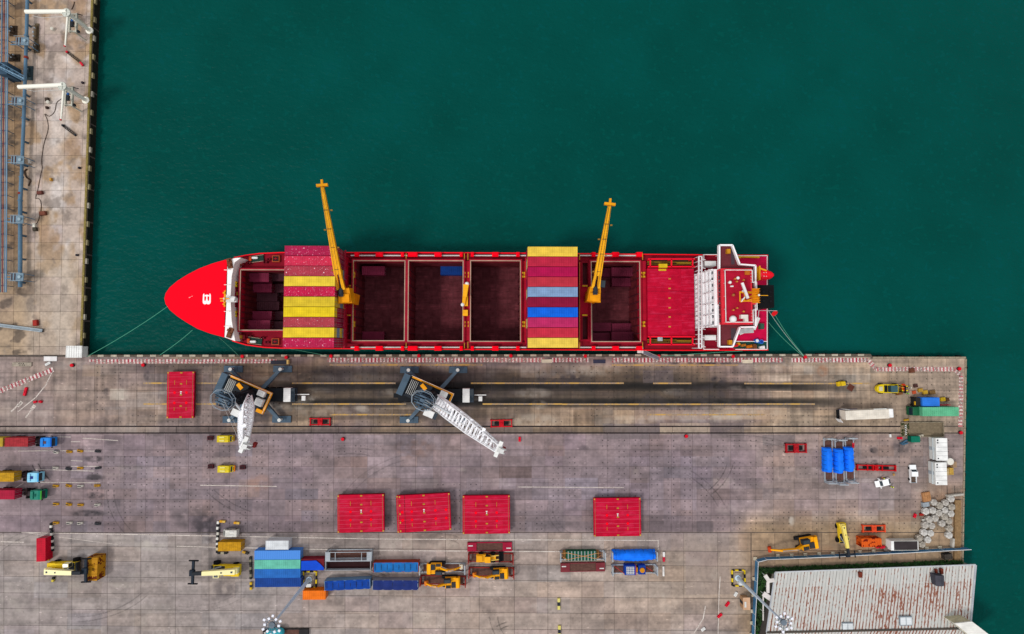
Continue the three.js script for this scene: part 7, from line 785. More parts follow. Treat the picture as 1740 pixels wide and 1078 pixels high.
{ // high mast lamps
  for (const [bu, bv, hu, hv, lb, k0] of [[525.5, 984.5, 461, 1062, 'tall lamp mast rising between the orange and blue containers', 0], [1253, 982, 1333, 1056, 'tall lamp mast beside the fence, its head over the warehouse roof', 1]]) {
    const b = at(bu, bv, 0), o = thing('lamp_mast', lb, 'lamp mast', b, 'high mast lamps'), H = 26.5, top = V(at(hu, hv, H).x, H, at(hu, hv, H).z); top.x = b.x; top.z = b.z;
    part(o, 'mast', [rod(V(b.x, 0.3, b.z), V(b.x, 13, b.z), 0.5, 0.38, 12), rod(V(b.x, 13, b.z), V(b.x, H, b.z), 0.37, 0.24, 12), cyl(b.x, 0.35, b.z, 0.8, 0.3, 16)], mat(0xc4d6e4, { rough: 0.45, map: 'none' }));
    part(o, 'service_box', [bx(b.x + (k0 ? 0.5 : 0.3), 1, b.z + 1.1, 1.3, 1.4, 0.8)], M.pale);
    part(o, 'mast_head', [cyl(b.x, H, b.z, 0.7, 0.5, 14), ...range(0, 11, 11).map((k) => { const t = k / 12 * Math.PI * 2; return bar(V(b.x, H, b.z), V(b.x + 2 * Math.cos(t), H + 0.1, b.z + 2 * Math.sin(t)), 0.1); }), (() => { const g = clean(new THREE.TorusGeometry(1.3, 0.07, 6, 24)); g.rotateX(Math.PI / 2); g.translate(b.x, H + 0.1, b.z); return g; })()], mat(0x6c7884));
    for (let k = 0; k < 12; k++) { const t = k / 12 * Math.PI * 2 + 0.1, r = k % 2 ? 2.1 : 1.6; part(o, 'floodlight', [bx(b.x + r * Math.cos(t), H + 0.1, b.z + r * Math.sin(t), 0.55, 0.35, 0.5, -t)], mat(0xe4e6f0, { map: 'none' })); }
    part(o, 'mast_plinth', [bx(b.x + 0.1, 0.14, b.z, 2.4, 0.26, 2.6)], M.concrete);
    const hw = 1.75, hd = 2.1; for (const s of [-1, 1]) { for (let k = 0; k < 4; k++) { part(o, 'kerb_block', [bx(b.x + s * hw + 0.2, 0.26, b.z - hd + (k + 0.5) * hd / 2, 0.36, 0.5, hd / 2 - 0.02)], mat(k % 2 ? 0x242424 : 0xe8c81c)); part(o, 'kerb_block', [bx(b.x + 0.2 - hw + (k + 0.5) * hw / 2, 0.26, b.z + s * hd, hw / 2 - 0.4 * (k === 0 || k === 3 ? 1 : 0) - 0.02, 0.49, 0.34)], mat(k % 2 ? 0xe8c81c : 0x242424)); } }
  }
  const p = at(1268.5, 1026.5, 2.2).setY(0), o = thing('kiosk', 'small tan kiosk with flat roof beside the boundary fence', 'kiosk', p); part(o, 'kiosk_wall', [bx(p.x, 1.1, p.z, 1.7, 2.1, 3)], mat(0xb08a68)); part(o, 'kiosk_roof', [bx(p.x + 0.05, 2.2, p.z, 1.9, 0.14, 3.3)], mat(0xd0a888)); part(o, 'roof_panel', [bx(p.x - 0.3, 2.3, p.z + 0.2, 0.5, 0.06, 1.5)], M.pale); part(o, 'kiosk_door', [bx(p.x - 0.88, 1, p.z, 0.05, 1.9, 0.8)], M.dark);
  const q = at(466, 1077, 2).setY(0), c = thing('teal_container', 'teal topped tank partly under the lamp mast head', 'tank', q); part(c, 'tank_shell', [(() => { const g = clean(new THREE.CapsuleGeometry(1.1, 2.6, 6, 16)); g.rotateZ(Math.PI / 2); g.translate(q.x, 1.3, q.z); return g; })()], mat(0x38a8b8)); part(c, 'tank_saddle', [bx(q.x - 1, 0.3, q.z, 0.4, 0.56, 1.8), bx(q.x + 1, 0.3, q.z, 0.4, 0.56, 1.8)], M.dark);
}
{ // warehouse with a rusty sheet roof
  const A = at(1317.5, 973.5, 2.6), B = at(1657.5, 960.5, 2.6), C = at(1303, 1075, 5.6), D = at(1648, 1068, 5.6), S1 = V(2 * C.x - A.x, 2.6, 2 * C.z - A.z), S2 = V(2 * D.x - B.x, 2.6, 2 * D.z - B.z);
  const o = thing('warehouse', 'long warehouse with pale rust-streaked sheet roof at the quay corner', 'warehouse', V((A.x + D.x) / 2, 0, (A.z + D.z) / 2));
  const I = (p, q, t) => p.clone().lerp(q, t); const ins = (p) => [p.x, p.z];
  part(o, 'wall', [pr([ins(I(A, S2, 0.012)), ins(I(B, S1, 0.012)), ins(I(S2, A, 0.012)), ins(I(S1, B, 0.012))], -0.1, 2.4)], mat(0xb9b0a4, { map: 'grain' }));
  { const g = new THREE.BufferGeometry(), q = [A, B, D, C, S1, S2].map((p) => p.clone().add(V(0, -0.35, 0))); const f = [0, 3, 1, 1, 3, 2, 3, 4, 2, 2, 4, 5, 0, 4, 3, 1, 2, 5]; g.setAttribute('position', new THREE.Float32BufferAttribute(f.flatMap((i) => [q[i].x, q[i].y, q[i].z]), 3)); g.computeVertexNormals(); part(o, 'roof_deck', g, mat(0x55504c)); }
  const W = 1024, Hh = 256, rt = tex(W, Hh, (x, y) => { const s = x / W, t = y / Hh, k = s * 62, e = Math.abs(k - Math.round(k)), n = fbm(s * 70, t * 9, 4), n2 = fbm(s * 260 + 7, t * 34, 3), heavy = Math.exp(-(((s - 0.58) / 0.11) ** 2)) * ss(0.25, 0.5, t) * 0.1 + Math.exp(-(((s - 0.8) / 0.14) ** 2 + ((t - 0.55) / 0.25) ** 2)) * 0.1 + (t > 0.3 ? 0.03 : -0.06); const seam = e < 0.17 ? 0.21 : 0.02; const row = Math.abs((t * 22) % 1 - 0.5) > 0.42 ? 0.035 : 0; const r = n * 0.45 + n2 * 0.4 + heavy + seam + row; const v = 190 + 26 * n - (e < 0.1 ? 26 : 0); if (r > 0.6) { const q = Math.min(1, (r - 0.6) * 8); return [mix(v, 138, q), mix(v, 78, q), mix(v, 58, q)]; } return [v, v - 1, v - 3]; }, { wrap: THREE.ClampToEdgeWrapping });
  const rm = new THREE.MeshStandardMaterial({ map: rt, roughness: 0.7, color: 0xf0f1ee }), N = 62, b = baseOf.get(o);
  const sheet = (p0, p1, p2, p3, s0, s1, t0, t1) => { const lift = 0.1, q = [p0, p1, p2, p3], pos = [], uv = [], U = [[s0, t0], [s1, t0], [s1, t1], [s0, t1]]; const add = (v, w) => { pos.push(v.x, v.y, v.z); uv.push(...w); }; for (const i of [0, 3, 1, 1, 3, 2]) add(q[i], U[i]); for (let i = 0; i < 4; i++) { const j = (i + 1) % 4, a = q[i].clone().add(V(0, -lift, 0)), c = q[j].clone().add(V(0, -lift, 0)); add(q[i], U[i]); add(q[j], U[j]); add(a, U[i]); add(q[j], U[j]); add(c, U[j]); add(a, U[i]); } const g = new THREE.BufferGeometry(); g.setAttribute('position', new THREE.Float32BufferAttribute(pos, 3)); g.setAttribute('uv', new THREE.Float32BufferAttribute(uv, 2)); g.computeVertexNormals(); g.translate(-b.x, -b.y, -b.z); const m = shade(new THREE.Mesh(g, rm)); m.name = 'roof_sheet'; o.add(m); };
  for (let k = 0; k < N; k++) { const s0 = (k + 0.02) / N, s1 = (k + 0.975) / N, j = V(0, (k % 2) * 0.05 + rr(0, 0.03), 0); sheet(I(A, B, s0).add(j), I(A, B, s1).add(j), I(C, D, s1).add(j), I(C, D, s0).add(j), s0, s1, 0.06, 0.98); }
  for (let k = 0; k < 31; k++) { const s0 = (k + 0.02) / 31, s1 = (k + 0.98) / 31; sheet(I(C, D, s0), I(C, D, s1), I(S1, S2, s1), I(S1, S2, s0), s0, s1, 0.5, 0.9); }
  part(o, 'ridge_cap', [bar(C.clone().add(V(0, 0.16, 0)), D.clone().add(V(0, 0.16, 0)), 0.5, 0.12)], mat(0x4c4640)); part(o, 'eave_flashing', [bar(A.clone().add(V(0, 0.05, -0.1)), B.clone().add(V(0, 0.05, -0.1)), 0.3, 0.3)], mat(0xc4c8cc)); part(o, 'gable_flashing', [bar(B.clone().add(V(0.1, 0.08, 0)), D.clone().add(V(0.1, 0.08, 0)), 0.5, 0.2)], mat(0xb4b8be)); part(o, 'gable_flashing', [bar(A.clone().add(V(-0.1, 0.08, 0)), C.clone().add(V(-0.1, 0.08, 0)), 0.35, 0.2)], mat(0xb4b8be));
  { const p = at(1597, 987, 5); part(o, 'roof_ventilator', [bx(p.x, 4, p.z, 2.2, 2.2, 2.7), profile([[p.x - 1.2, 5.1], [p.x + 1.2, 5.1], [p.x, 5.5]], p.z - 1.4, p.z + 1.4)], mat(0x45454e)); for (const [u, v, w] of [[1591, 972, 0.5], [1600, 971, 0.7], [1462, 977, 0.9]]) { const q = at(u, v, 3.2); part(o, 'rusty_cowl', [bx(q.x, 3.15, q.z, w, 0.8, 1.4)], M.rusty); } for (const [u, v, w, d] of [[1441, 1066, 3, 2.2], [1540, 1056, 3.4, 2.4]]) { const q = at(u, v, 5.6), f = part(o, 'skylight', [bx(q.x, 5.35, q.z, w, 0.5, d)], mat(0x8a949c)); part(f, 'skylight_pane', [bx(q.x - w * 0.24, 5.62, q.z, w * 0.42, 0.05, d * 0.8), bx(q.x + w * 0.24, 5.62, q.z, w * 0.42, 0.05, d * 0.8)], mat(0xd8dde0, { rough: 0.2 })); } }
  // brick annexe tower
  const T0 = [[1623, 1060], [1652, 1057], [1712, 1104], [1682, 1110]].map(([u, v]) => at(u, v, 9)), tw = thing('annexe_building', 'tall cream annexe with white flat roof behind the warehouse', 'building', V(T0[0].x, 0, T0[0].z)); part(tw, 'wall', [pr(T0.map(ins), -0.1, 8.6)], mat(0xe0d8b4, { map: 'grain' })); part(tw, 'flat_roof', [pr(T0.map((p) => [p.x + (p.x - T0[0].x) * 0.02, p.z]), 8.6, 9)], mat(0xe8e6e0));
  const e = T0[3].clone().sub(T0[0]), nrm = V(e.z, 0, -e.x).normalize(); if (nrm.dot(T0[0].clone().setY(0)) > 0) nrm.negate(); for (const y of [1.8, 4.4, 7]) for (const t of [0.1, 0.28, 0.46, 0.64, 0.82]) { const p = T0[0].clone().lerp(T0[3], t).setY(y).addScaledVector(nrm, 0.03), q = e.clone().normalize(); const f = part(tw, 'window', [bar(p.clone().addScaledVector(q, -0.7), p.clone().addScaledVector(q, 0.7), 0.12, 1.9)], M.white); part(f, 'pane', [bar(p.clone().addScaledVector(q, -0.55).addScaledVector(nrm, 0.04), p.clone().addScaledVector(q, 0.55).addScaledVector(nrm, 0.04), 0.1, 1.6)], glass); }
  const ws = thing('stair_canopy', 'white stair canopies against the end of the warehouse', 'canopy', at(1306, 1000, 0)); part(ws, 'canopy_roof', [bar(at(1300, 978, 4), at(1307, 988, 4), 1, 0.3), bar(at(1303, 988, 4), at(1316, 986, 4), 1, 0.28), bar(at(1305, 990, 3.8), at(1305, 1008, 3.4), 0.8, 0.25), bar(at(1297, 1009, 3.5), at(1310, 1018, 3.6), 1.3, 0.3), bar(at(1297, 1012, 3), at(1297, 1055, 3), 0.3, 0.25)], mat(0xdcd6d2)); part(ws, 'canopy_post', [[1301, 979], [1305, 1000], [1298, 1010], [1297, 1040]].map(([u, v]) => { const p = at(u, v, 3); return rod(V(p.x, 0, p.z), V(p.x, 3.4, p.z), 0.1, 0.1, 6); }), M.pale);
}
{ // weeds along the warehouse foot and litter beside it: uncountable
  const leaf = new THREE.PlaneGeometry(0.6, 0.7); leaf.translate(0, 0.2, 0); const pm = new THREE.MeshPhysicalMaterial({ color: 0x36682a, roughness: 0.95, side: THREE.DoubleSide, transmission: 0.2, thickness: 0 }); const n = 9000, im = new THREE.InstancedMesh(leaf, pm, n), m4 = new THREE.Matrix4(), q = new THREE.Quaternion(), e = new THREE.Euler(), col = new THREE.Color();
  for (let k = 0; k < n; k++) { let p; const z = rnd(); if (z < 0.6) { const u = rr(1288, 1632); p = at(u, 969 - (u - 1288) * 0.038 + rr(-2.6, 2.4), 0); } else p = at(rr(1285, 1299), rr(968, 1090), 0); e.set(rr(-1.3, 1.3), rnd() * 6.28, rr(-1, 1)); q.setFromEuler(e); const s = rr(0.5, 1.3); m4.compose(V(p.x, rr(0, 0.9), p.z), q, V(s, s, s)); im.setMatrixAt(k, m4); im.setColorAt(k, col.setRGB(rr(0.5, 1.1), rr(0.6, 1.1), rr(0.4, 0.9))); }
  im.name = numbered('weeds'); tag(im, 'green weeds growing along the foot of the warehouse', 'weeds', null, 'stuff'); im.castShadow = im.receiveShadow = true; scene.add(im);
  const gd = []; for (let k = 0; k < 420; k++) { const p = at(rr(1284, 1306), rr(972, 1088), 0); gd.push(bx(p.x, 0.08, p.z, rr(0.15, 0.5), rr(0.08, 0.25), rr(0.15, 0.5), rnd() * 3)); } const li = solo('litter', gd, mat(0xa8a29c, { map: 'grain' })); tag(li, 'pale rubble and litter between fence and warehouse end', 'rubble', null, 'stuff');
  const st = struct('soil_strip', [pr([xz(1284, 969), xz(1318, 968), xz(1310, 1100), xz(1283, 1100)], 0.012, 0.03), pr([xz(1318, 968), xz(1632, 955), xz(1632, 963), xz(1318, 978)], 0.012, 0.03)], mat(0x3a3a2c, { map: 'grain', rough: 1 }));
}

// ---------------------------------------------------------------- the west pier
{
  const steelB = mat(0x5f7f98, { rough: 0.5 }), arm = mat(0xf2f0e4, { map: 'none' });
  const pipe = thing('pipeline', 'raised blue-grey pipeline running along the pier', 'pipeline', at(36, 480, 0)); const y = 1.7;
  const run = [[47, -40], [44.5, 60], [40, 200], [36, 300], [34, 340], [33.8, 488]].map(([u, v]) => at(u, v, y)); for (let k = 0; k + 1 < run.length; k++) part(pipe, 'pipe_section', [rod(run[k], run[k + 1], k > 2 ? 0.5 : 0.42, k > 2 ? 0.5 : 0.42, 12), rod(run[k], run[k].clone().add(V(0, 0, 0.3)), 0.62, 0.62, 12)], steelB); part(pipe, 'red_flange', [[44, 96], [34, 327]].map(([u, v]) => { const p = at(u, v, y); return rod(p, p.clone().add(V(0, 0, 0.6)), 0.56, 0.56, 12); }), mat(0x8a3830)); part(pipe, 'pipe_leg', range(0, 480, 12).map((v) => { const p = at(45 - v * 0.024, v, y); return bx(p.x, 0.75, p.z, 0.3, 1.5, 0.5); }), mat(0x4a6478));
  for (const [u, v, lb] of [[37, 70, 'by the first loading arm'], [30, 172, 'by the second loading arm'], [29, 272, 'beside the bent white hose'], [28, 373, 'level with the brown hose boxes'], [28, 471, 'at the closed pipeline end']]) { const p = at(u, v, 4).setY(0), o = thing('valve_platform', `blue-grey valve platform on the pipeline ${lb}`, 'platform', p, 'valve platforms of the pipeline'); part(o, 'platform_deck', [bx(p.x, 3.9, p.z, 3.4, 0.2, 2.2)], mat(0x7890a0)); part(o, 'grating', [bx(p.x - 1.3, 4.02, p.z, 0.3, 0.08, 2), bx(p.x - 0.5, 4.02, p.z, 0.3, 0.08, 2)], mat(0x4a3434)); part(o, 'platform_leg', [-1, 1].flatMap((a) => [-1, 1].map((b) => bx(p.x + a * 1.5, 1.9, p.z + b * 0.9, 0.16, 3.8, 0.16))), steelB); part(o, 'valve_wheel', [cyl(p.x + 0.9, 4.4, p.z, 0.4, 0.1, 14), cyl(p.x + 0.9, 4.15, p.z, 0.1, 0.5, 8)], mat(0x9ab0bc)); part(o, 'platform_rail', [bar(V(p.x - 1.6, 4.9, p.z - 1), V(p.x + 1.6, 4.9, p.z - 1), 0.07), bar(V(p.x - 1.6, 4.9, p.z + 1), V(p.x + 1.6, 4.9, p.z + 1), 0.07), ...[-1.6, 0, 1.6].flatMap((a) => [-1, 1].map((b) => rod(V(p.x + a, 4, p.z + b), V(p.x + a, 4.9, p.z + b), 0.04, 0.04, 4)))], mat(0xb0bcc4)); part(o, 'branch_pipe', [rod(V(p.x - 4.2, 2.6, p.z + 0.3), V(p.x + 0.8, 2.8, p.z + 0.3), 0.16, 0.16, 8), rod(V(p.x - 4.2, 2.4, p.z - 0.6), V(p.x + 0.8, 2.6, p.z - 0.6), 0.12, 0.12, 8)], steelB); }
  const rack = thing('pipe_rack', 'rack of many parallel red, grey and blue pipes at the pier edge of the picture', 'pipe rack', at(6, 250, 0)); [[0.5, 0x6c8298], [4.2, 0x8a4450], [7.4, 0x7890a8], [10.4, 0x7f9cb4], [-5, 0x6c7c8c], [-10, 0x5c7084]].forEach(([du, c], i) => part(rack, 'pipe', [rod(at(du + 2.6, -40, 2.6), at(du - 0.6, 497, 2.6), i % 3 ? 0.11 : 0.18, i % 3 ? 0.11 : 0.18, 8)], mat(c))); for (let v = -20; v < 500; v += 22) part(rack, 'rack_frame', [bar(at(-13 - v * 0.005, v, 2.3), at(14 - v * 0.005, v, 2.3), 0.18, 0.2), ...[-11, 12].map((u) => { const p = at(u - v * 0.005, v, 2.3); return bx(p.x, 1.1, p.z, 0.16, 2.2, 0.16); })], mat(0x54687a));
  const tr = thing('pipe_bridge', 'blue lattice pipe bridge slanting across to the pipeline', 'pipe bridge', at(20, 122, 0)); part(tr, 'bridge_truss', lattice(at(-14, 104, 5.6), at(41, 134, 4.6), 1.6, 1.2, 1, 0.8, 8, 0.13, 0.08), steelB); part(tr, 'bridge_pipe', [rod(at(-14, 107, 5.8), at(41, 134, 4.8), 0.25, 0.25, 8)], mat(0x7fa0b8)); part(tr, 'bridge_pier', [bx(at(8, 118, 4).x, 2.4, at(8, 118, 4).z, 2.4, 4.8, 3.4)], mat(0x3c5468));
  for (const [u, v, w, d, c] of [[20, 96, 3, 2, 0x3a3028], [44, 122, 2.4, 4, 0x3a4a50], [18, 50, 2, 3, 0x4a3c30], [58, 55, 1, 6, 0x6a5c48], [58, 80, 1.4, 2.4, 0x4c4438]]) { const p = at(u, v, 1).setY(0), o = thing('pump_unit', { 96: 'dark pump unit under the slanting pipe bridge', 122: 'grey-green pump skid where the bridge meets the pipeline', 50: 'brown pump unit near the valve platform', 55: 'long narrow duct beside the pipeline', 80: 'dark motor beside the long narrow duct' }[v], 'pump', p, 'pumps of the pier pipeline'); part(o, 'skid', [bx(p.x, 0.15, p.z, w, 0.26, d)], mat(c)); part(o, 'motor', [rod(V(p.x, 0.75, p.z - d * 0.35), V(p.x, 0.75, p.z + d * 0.3), Math.min(0.5, w * 0.35), Math.min(0.5, w * 0.35), 12), bx(p.x + w * 0.2, 0.7, p.z + d * 0.2, w * 0.3, 0.8, 0.5)], mat(c)); part(o, 'fittings', [bx(p.x - w * 0.25, 1.15, p.z, 0.3, 0.3, 0.5), bx(p.x + w * 0.15, 1.2, p.z - d * 0.2, 0.25, 0.4, 0.25), cyl(p.x, 1.3, p.z + d * 0.2, 0.18, 0.3, 8)], M.galv); }
  for (const [u, v, tu, lb] of [[113, 22, 43, 'white marine loading arm at the far end of the pier, red-tipped'], [106, 147, 31, 'white marine loading arm beside the coiled black hose']]) {
    const c = at(u, v, 9), o = thing('loading_arm', lb, 'loading arm', V(c.x, 0, c.z), 'marine loading arms'), top = 9; part(o, 'riser', [cyl(c.x, 4.5, c.z, 0.5, 9, 16), cyl(c.x, 0.2, c.z, 1, 0.36, 16)], arm);
    part(o, 'slewing_wheel', [(() => { const g = clean(new THREE.TorusGeometry(1, 0.16, 8, 24)); g.rotateX(Math.PI / 2); g.translate(c.x, top + 0.2, c.z); return g; })(), cyl(c.x, top, c.z, 0.9, 0.5, 20), bx(c.x, top + 0.3, c.z, 1.9, 0.2, 0.2), bx(c.x, top + 0.31, c.z, 0.2, 0.2, 1.9)], mat(0xcfd2c8));
    part(o, 'inboard_arm', [rod(V(c.x, top, c.z - 0.4), at(tu, v + (tu === 43 ? -2 : 1), top), 0.55, 0.55, 14)], arm); part(o, 'arm_stay', [rod(V(c.x - 0.5, top - 0.3, c.z + 0.8), at(tu + 26, v + 8, top - 0.4), 0.06, 0.06, 4), rod(at(tu + 26, v + 8, top - 0.4), at(tu + 12, v + 5, top - 0.2), 0.06, 0.06, 4)], M.pale);
    part(o, 'outboard_arm', [rod(V(c.x + 0.3, top, c.z + 0.6), at(u - 2.5, v + 55, 3.5), 0.3, 0.2, 10)], arm); part(o, 'red_tip', [cyl(at(u - 2, v + 57, 3).x, 3.3, at(u - 2, v + 57, 3).z, 0.26, 0.3, 10)], mat(0xc0303c));
    const f = at(u + 11, v + 17, 5); part(o, 'counterweight_frame', [bx(f.x - 0.9, 5, f.z, 0.35, 0.6, 5.4), bx(f.x + 0.9, 5, f.z, 0.35, 0.6, 5.4), ...[-2.4, -0.8, 0.8, 2.4].map((z) => bx(f.x, 5, f.z + z, 1.6, 0.5, 0.3)), ...[-2.2, 2.2].map((z) => bx(f.x, 2.4, f.z + z, 0.3, 4.8, 0.3))], mat(0xc8c6b8)); part(o, 'counterweight', [bx(f.x, 5.4, f.z + 0.6, 0.7, 0.6, 1.4)], M.dark); part(o, 'hydraulic_unit', [bx(f.x - 0.1, 5.3, f.z - 0.5, 0.5, 0.4, 0.7)], mat(0x2a5a9a)); part(o, 'frame_bracket', [bar(V(f.x + 0.9, 5, f.z - 2.6), V(f.x + 2.4, 5, f.z - 2.2), 0.2), bar(V(f.x + 0.9, 5, f.z + 2.4), V(f.x + 2, 5, f.z + 2.8), 0.2), bx(f.x + 1.1, 4.6, f.z + 2.2, 0.6, 0.8, 0.6)], M.dark);
    for (const [du, dv, r, cc] of [[-26, 26, 0.45, 0xd8d4c8]]) { const q = at(u + du, v + dv, 0.8).setY(0); solo('capstan', [cyl(q.x, 0.4, q.z, r, 0.76, 14), cyl(q.x, 0.82, q.z, r * 0.55, 0.1, 12)], mat(cc), tu === 43 ? 'white capstan below the red-tipped loading arm' : 'white capstan below the loading arm with the hose', 'capstan', q, 'capstans on the pier'); }
    const a = at(u, v + 66, 0.4), b = at(u + 22, v + 83, 0.4), g = thing('boarding_ladder', tu === 43 ? 'black boarding ladder with red foot on the pier' : 'short black boarding ladder on the pier', 'ladder', a.clone().setY(0), 'boarding ladders'); const b2 = tu === 43 ? b : a.clone().lerp(b, 0.92); for (const s of [-0.18, 0.18]) part(g, 'side_rail', [bar(a.clone().add(V(s, -0.1, -s)), b2.clone().add(V(s, -0.1, -s)), 0.12, 0.25)], M.black); part(g, 'rung', range(0, 1, 8).map((t) => { const p = a.clone().lerp(b2, t); return bx(p.x, 0.3, p.z, 0.4, 0.08, 0.1, 0.8); }), M.black); part(g, 'ladder_foot', [bx(b2.x + (tu === 43 ? 0.5 : 0.1), 0.3, b2.z + (tu === 43 ? 0.6 : 0.1), tu === 43 ? 1.2 : 0.5, 0.5, 0.5, -0.9), bx(a.x, 0.3, a.z, 0.5, 0.5, 0.5)], tu === 43 ? mat(0xd02038) : M.dark);
  }
  const hose = (pts, r, label) => solo('hose', tube(pts.map(([u, v]) => at(u, v, r + 0.02)), r, 6, 60), mat(0x4a3c34, { map: 'none', rough: 0.9 }), label, 'hose', at(...pts[0], 0), 'hoses on the pier');
  hose([[104, 168], [96, 174], [92, 190], [82, 198], [75, 192], [80, 205], [81, 220], [74, 245], [70, 275], [71, 285], [68, 300], [63, 325], [60, 338], [65, 337], [69, 345], [68, 362], [63, 378], [59, 384]], 0.075, 'long black hose snaking down the pier from the second loading arm'); hose([[126, 3], [124, 10], [121, 16]], 0.1, 'short black hose above the red-tipped loading arm'); hose([[45, 287], [41, 292], [45, 302], [51, 306], [48, 316]], 0.2, 'bent white hose end beside the pipeline');
  for (const [u, v, w, d, c, lb] of [[66.5, 327.5, 1.5, 0.9, 0x6a3c34, 'brown hose box with the hose passing it first'], [71.5, 362.5, 1.7, 1.1, 0x7a4838, 'brown hose box where the hose runs out'], [57, 383, 0.7, 1.1, 0xe6e2d6, 'white cylinder at the end of the hose'], [58, 389.5, 1, 1, 0x4a443a, 'dark box at the end of the hose'], [49.5, 274, 0.7, 1.2, 0xe6ded4, 'white box beside the pipeline platform'], [85.5, 305, 0.5, 0.8, 0xc89440, 'small yellow box on the pale slabs'], [78.5, 168.5, 0.9, 0.9, 0x4a4038, 'dark drum next to the white capstan'], [78.5, 182.5, 0.6, 0.6, 0x40302c, 'small dark drum near the hose bend'], [59, 549, 1.2, 1.6, 0xa03028, 'red hand cart beside the grey gangway'], [133.5, 285, 0.5, 0.5, 0x2c2c38, 'dark bollard beside the yellow coping'], [129.5, 433.5, 0.5, 0.5, 0x2c2c38, 'dark bollard on the lower pier coping'], [139, 140, 0.5, 0.5, 0x3c3440, 'dark bollard beside the second loading arm']]) { const p = at(u, v, 0.6).setY(0), o = thing('pier_box', lb, 'box', p, 'small gear on the pier'); part(o, 'box_body', [bx(p.x, 0.36, p.z, w, 0.68, d, 0.1)], mat(c, { map: 'grain' })); part(o, 'box_lid', [bx(p.x, 0.73, p.z, w * 0.8, 0.06, d * 0.8, 0.1)], mat(c)); }
  { const p = at(125, 598, 2.6).setY(0), o = thing('guard_hut', 'white ribbed guard hut at the inner corner of pier and quay', 'hut', p); part(o, 'hut_wall', [bx(p.x, 1.25, p.z, 4, 2.44, 2.9)], M.pale); part(o, 'hut_roof', [bx(p.x, 2.52, p.z, 4.3, 0.12, 3.2)], M.white); for (const x of range(-1.9, 1.9, 6)) part(o, 'roof_rib', [bx(p.x + x, 2.61, p.z, 0.1, 0.06, 3.1)], mat(0xd8d8d4)); part(o, 'hut_door', [bx(p.x, 1, p.z + 1.47, 0.9, 1.96, 0.06)], M.galv); }
  { const p = at(85, 610, 0.2).setY(0), o = thing('plywood_sheet', 'flat white panel lying on the ground near the guard hut', 'panel', p); part(o, 'board', [bx(p.x, 0.12, p.z, 3.5, 0.2, 1.3)], mat(0xe8e4e4)); part(o, 'batten', [bx(p.x, 0.24, p.z - 0.6, 3.5, 0.05, 0.08), bx(p.x, 0.24, p.z + 0.6, 3.5, 0.05, 0.08)], M.pale); const q = at(37, 619.5, 0.2).setY(0), k = thing('concrete_beam', 'pale perforated concrete beam lying above the hazard stripe', 'beam', q); part(k, 'beam_body', [bx(q.x, 0.18, q.z, 5.2, 0.32, 1.1)], M.concrete); part(k, 'beam_hole', range(-1.2, 1.2, 5).map((x, i) => cyl(q.x + x * 0.6, 0.35, q.z + (i % 2 ? 0.2 : -0.2), 0.14, 0.03, 10)), M.black); }
  { const a = at(-8, 552, 1), b = at(69, 562, 1), o = thing('shore_gangway', 'light grey shore gangway lying across the pier', 'gangway', a.clone().setY(0)); part(o, 'walkway', [bar(a.clone().setY(0.5), b.clone().setY(0.5), 0.8, 0.2)], mat(0x9aa6ae)); for (const s of [-0.4, 0.4]) part(o, 'handrail', [bar(a.clone().add(V(0, 0.3, s)), b.clone().add(V(0, 0.3, s)), 0.09), ...range(0.02, 0.98, 10).map((t) => { const p = a.clone().lerp(b, t); return rod(V(p.x, 0.5, p.z + s), V(p.x, 1.3, p.z + s), 0.04, 0.04, 4); })], mat(0xb4bec4)); part(o, 'roller', [wheel(b.x - 0.2, 0.25, b.z, 0.24, 0.9, 12), wheel(a.x + 1.5, 0.25, a.z + 0.3, 0.24, 0.9, 12)], M.tyre); }
}

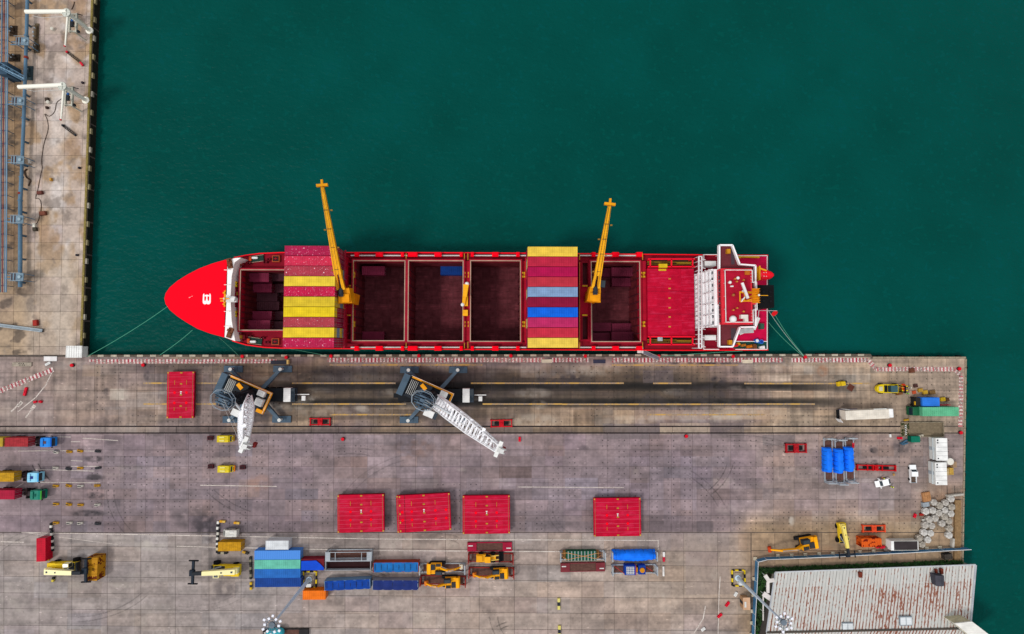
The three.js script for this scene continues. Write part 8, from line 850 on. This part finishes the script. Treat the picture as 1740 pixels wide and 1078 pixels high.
// ---------------------------------------------------------------- people
{
  const proto = (() => { // one body surface from joined tapered limbs
    const J = [[V(0, 0.92, 0), V(0, 1.38, 0), 0.15, 0.17], [V(0, 1.38, 0), V(0, 1.55, 0.01), 0.07, 0.06], [V(0, 1.62, 0.01), V(0, 1.69, 0.02), 0.1, 0.1], [V(-0.09, 0.92, 0), V(-0.11, 0.5, 0.06), 0.1, 0.07], [V(-0.11, 0.5, 0.06), V(-0.12, 0.08, -0.02), 0.065, 0.045], [V(-0.12, 0.06, -0.02), V(-0.13, 0.05, 0.15), 0.05, 0.04], [V(0.09, 0.92, 0), V(0.12, 0.5, -0.03), 0.1, 0.07], [V(0.12, 0.5, -0.03), V(0.13, 0.08, -0.1), 0.065, 0.045], [V(0.13, 0.06, -0.1), V(0.14, 0.05, 0.07), 0.05, 0.04], [V(-0.17, 1.36, 0), V(-0.27, 1.08, 0.04), 0.065, 0.05], [V(-0.27, 1.08, 0.04), V(-0.24, 0.84, 0.2), 0.045, 0.033], [V(0.17, 1.36, 0), V(0.27, 1.08, 0.02), 0.065, 0.05], [V(0.27, 1.08, 0.02), V(0.28, 0.82, 0.14), 0.045, 0.033]];
    for (const s of [-1, 1]) { const w = s < 0 ? V(-0.24, 0.82, 0.21) : V(0.28, 0.8, 0.15); for (let k = 0; k < 4; k++) J.push([w, w.clone().add(V((k - 1.5) * 0.022, -0.11 - (k % 2) * 0.012, 0.03)), 0.02, 0.011]); J.push([w, w.clone().add(V(-s * 0.05, -0.05, 0.04)), 0.018, 0.012]); }
    const R = 76, mc = new MarchingCubes(R, new THREE.MeshBasicMaterial(), false, false, 90000); mc.isolation = 0; const S = 0.95, pa = V(), ba = V();
    for (let z = 0; z < R; z++) for (let y = 0; y < R; y++) for (let x = 0; x < R; x++) { const p = V((x - R / 2) / (R / 2) * S, (y - R / 2) / (R / 2) * S + 0.9, (z - R / 2) / (R / 2) * S); let d = 9; for (const [a, b, r0, r1] of J) { ba.subVectors(b, a); pa.subVectors(p, a); const t = Math.max(0, Math.min(1, pa.dot(ba) / ba.lengthSq())), q = pa.addScaledVector(ba, -t).length() - (r0 + (r1 - r0) * t), h = Math.max(0, 0.03 - Math.abs(d - q)) / 0.03; d = Math.min(d, q) - h * h * 0.0075; } mc.field[x + y * R + z * R * R] = -d; }
    mc.update(); const n = mc.count ?? mc.geometry.drawRange.count, g = new THREE.BufferGeometry(), pos = new Float32Array(mc.positionArray.slice(0, n * 3)); for (let i = 0; i < n; i++) { pos[3 * i] *= S; pos[3 * i + 1] = pos[3 * i + 1] * S + 0.9; pos[3 * i + 2] *= S; } g.setAttribute('position', new THREE.BufferAttribute(pos, 3)); g.computeVertexNormals(); return g;
  })();
  const vest = (() => { const g = clean(new THREE.CylinderGeometry(0.215, 0.2, 0.52, 18, 1, true)); g.scale(1, 1, 0.92); g.translate(0, 1.14, 0); return g; })();
  for (const [u, v, ry, vc, hc, lb] of [[1499.5, 812.5, 0.4, 0xe8902a, 0xd8e020, 'person in orange vest and yellow helmet standing beside the white car'], [1515, 827.5, 2.2, 0xd6e21c, 0xe8f03a, 'person in yellow vest standing behind the white car'], [1545, 659, 1.2, 0xe4ecb0, 0xf0f0e0, 'person in pale vest beside the orange-red tank'], [1541, 668.5, -0.6, 0xb8e058, 0x6ac83a, 'person in green vest beside the brown timber crate']]) { const o = thing('person', lb, 'person', ORIGIN, 'workers on the quay'); const b = part(o, 'body', [proto.clone()], mat(0x2c3448, { rough: 0.9, map: 'grain' })); part(o, 'vest', [vest.clone()], mat(vc, { map: 'none', rough: 0.7 })); part(o, 'helmet', [(() => { const g = clean(new THREE.SphereGeometry(0.135, 16, 8, 0, Math.PI * 2, 0, Math.PI / 2)); g.scale(1, 0.95, 1.15); g.translate(0, 1.68, 0.02); return g; })(), cyl(0, 1.685, 0.05, 0.15, 0.02, 16)], mat(hc, { map: 'none', rough: 0.4 })); o.position.copy(at(u, v, 0.9).setY(0.016)); o.rotation.y = ry; }
}
renderer.render(scene, camera);
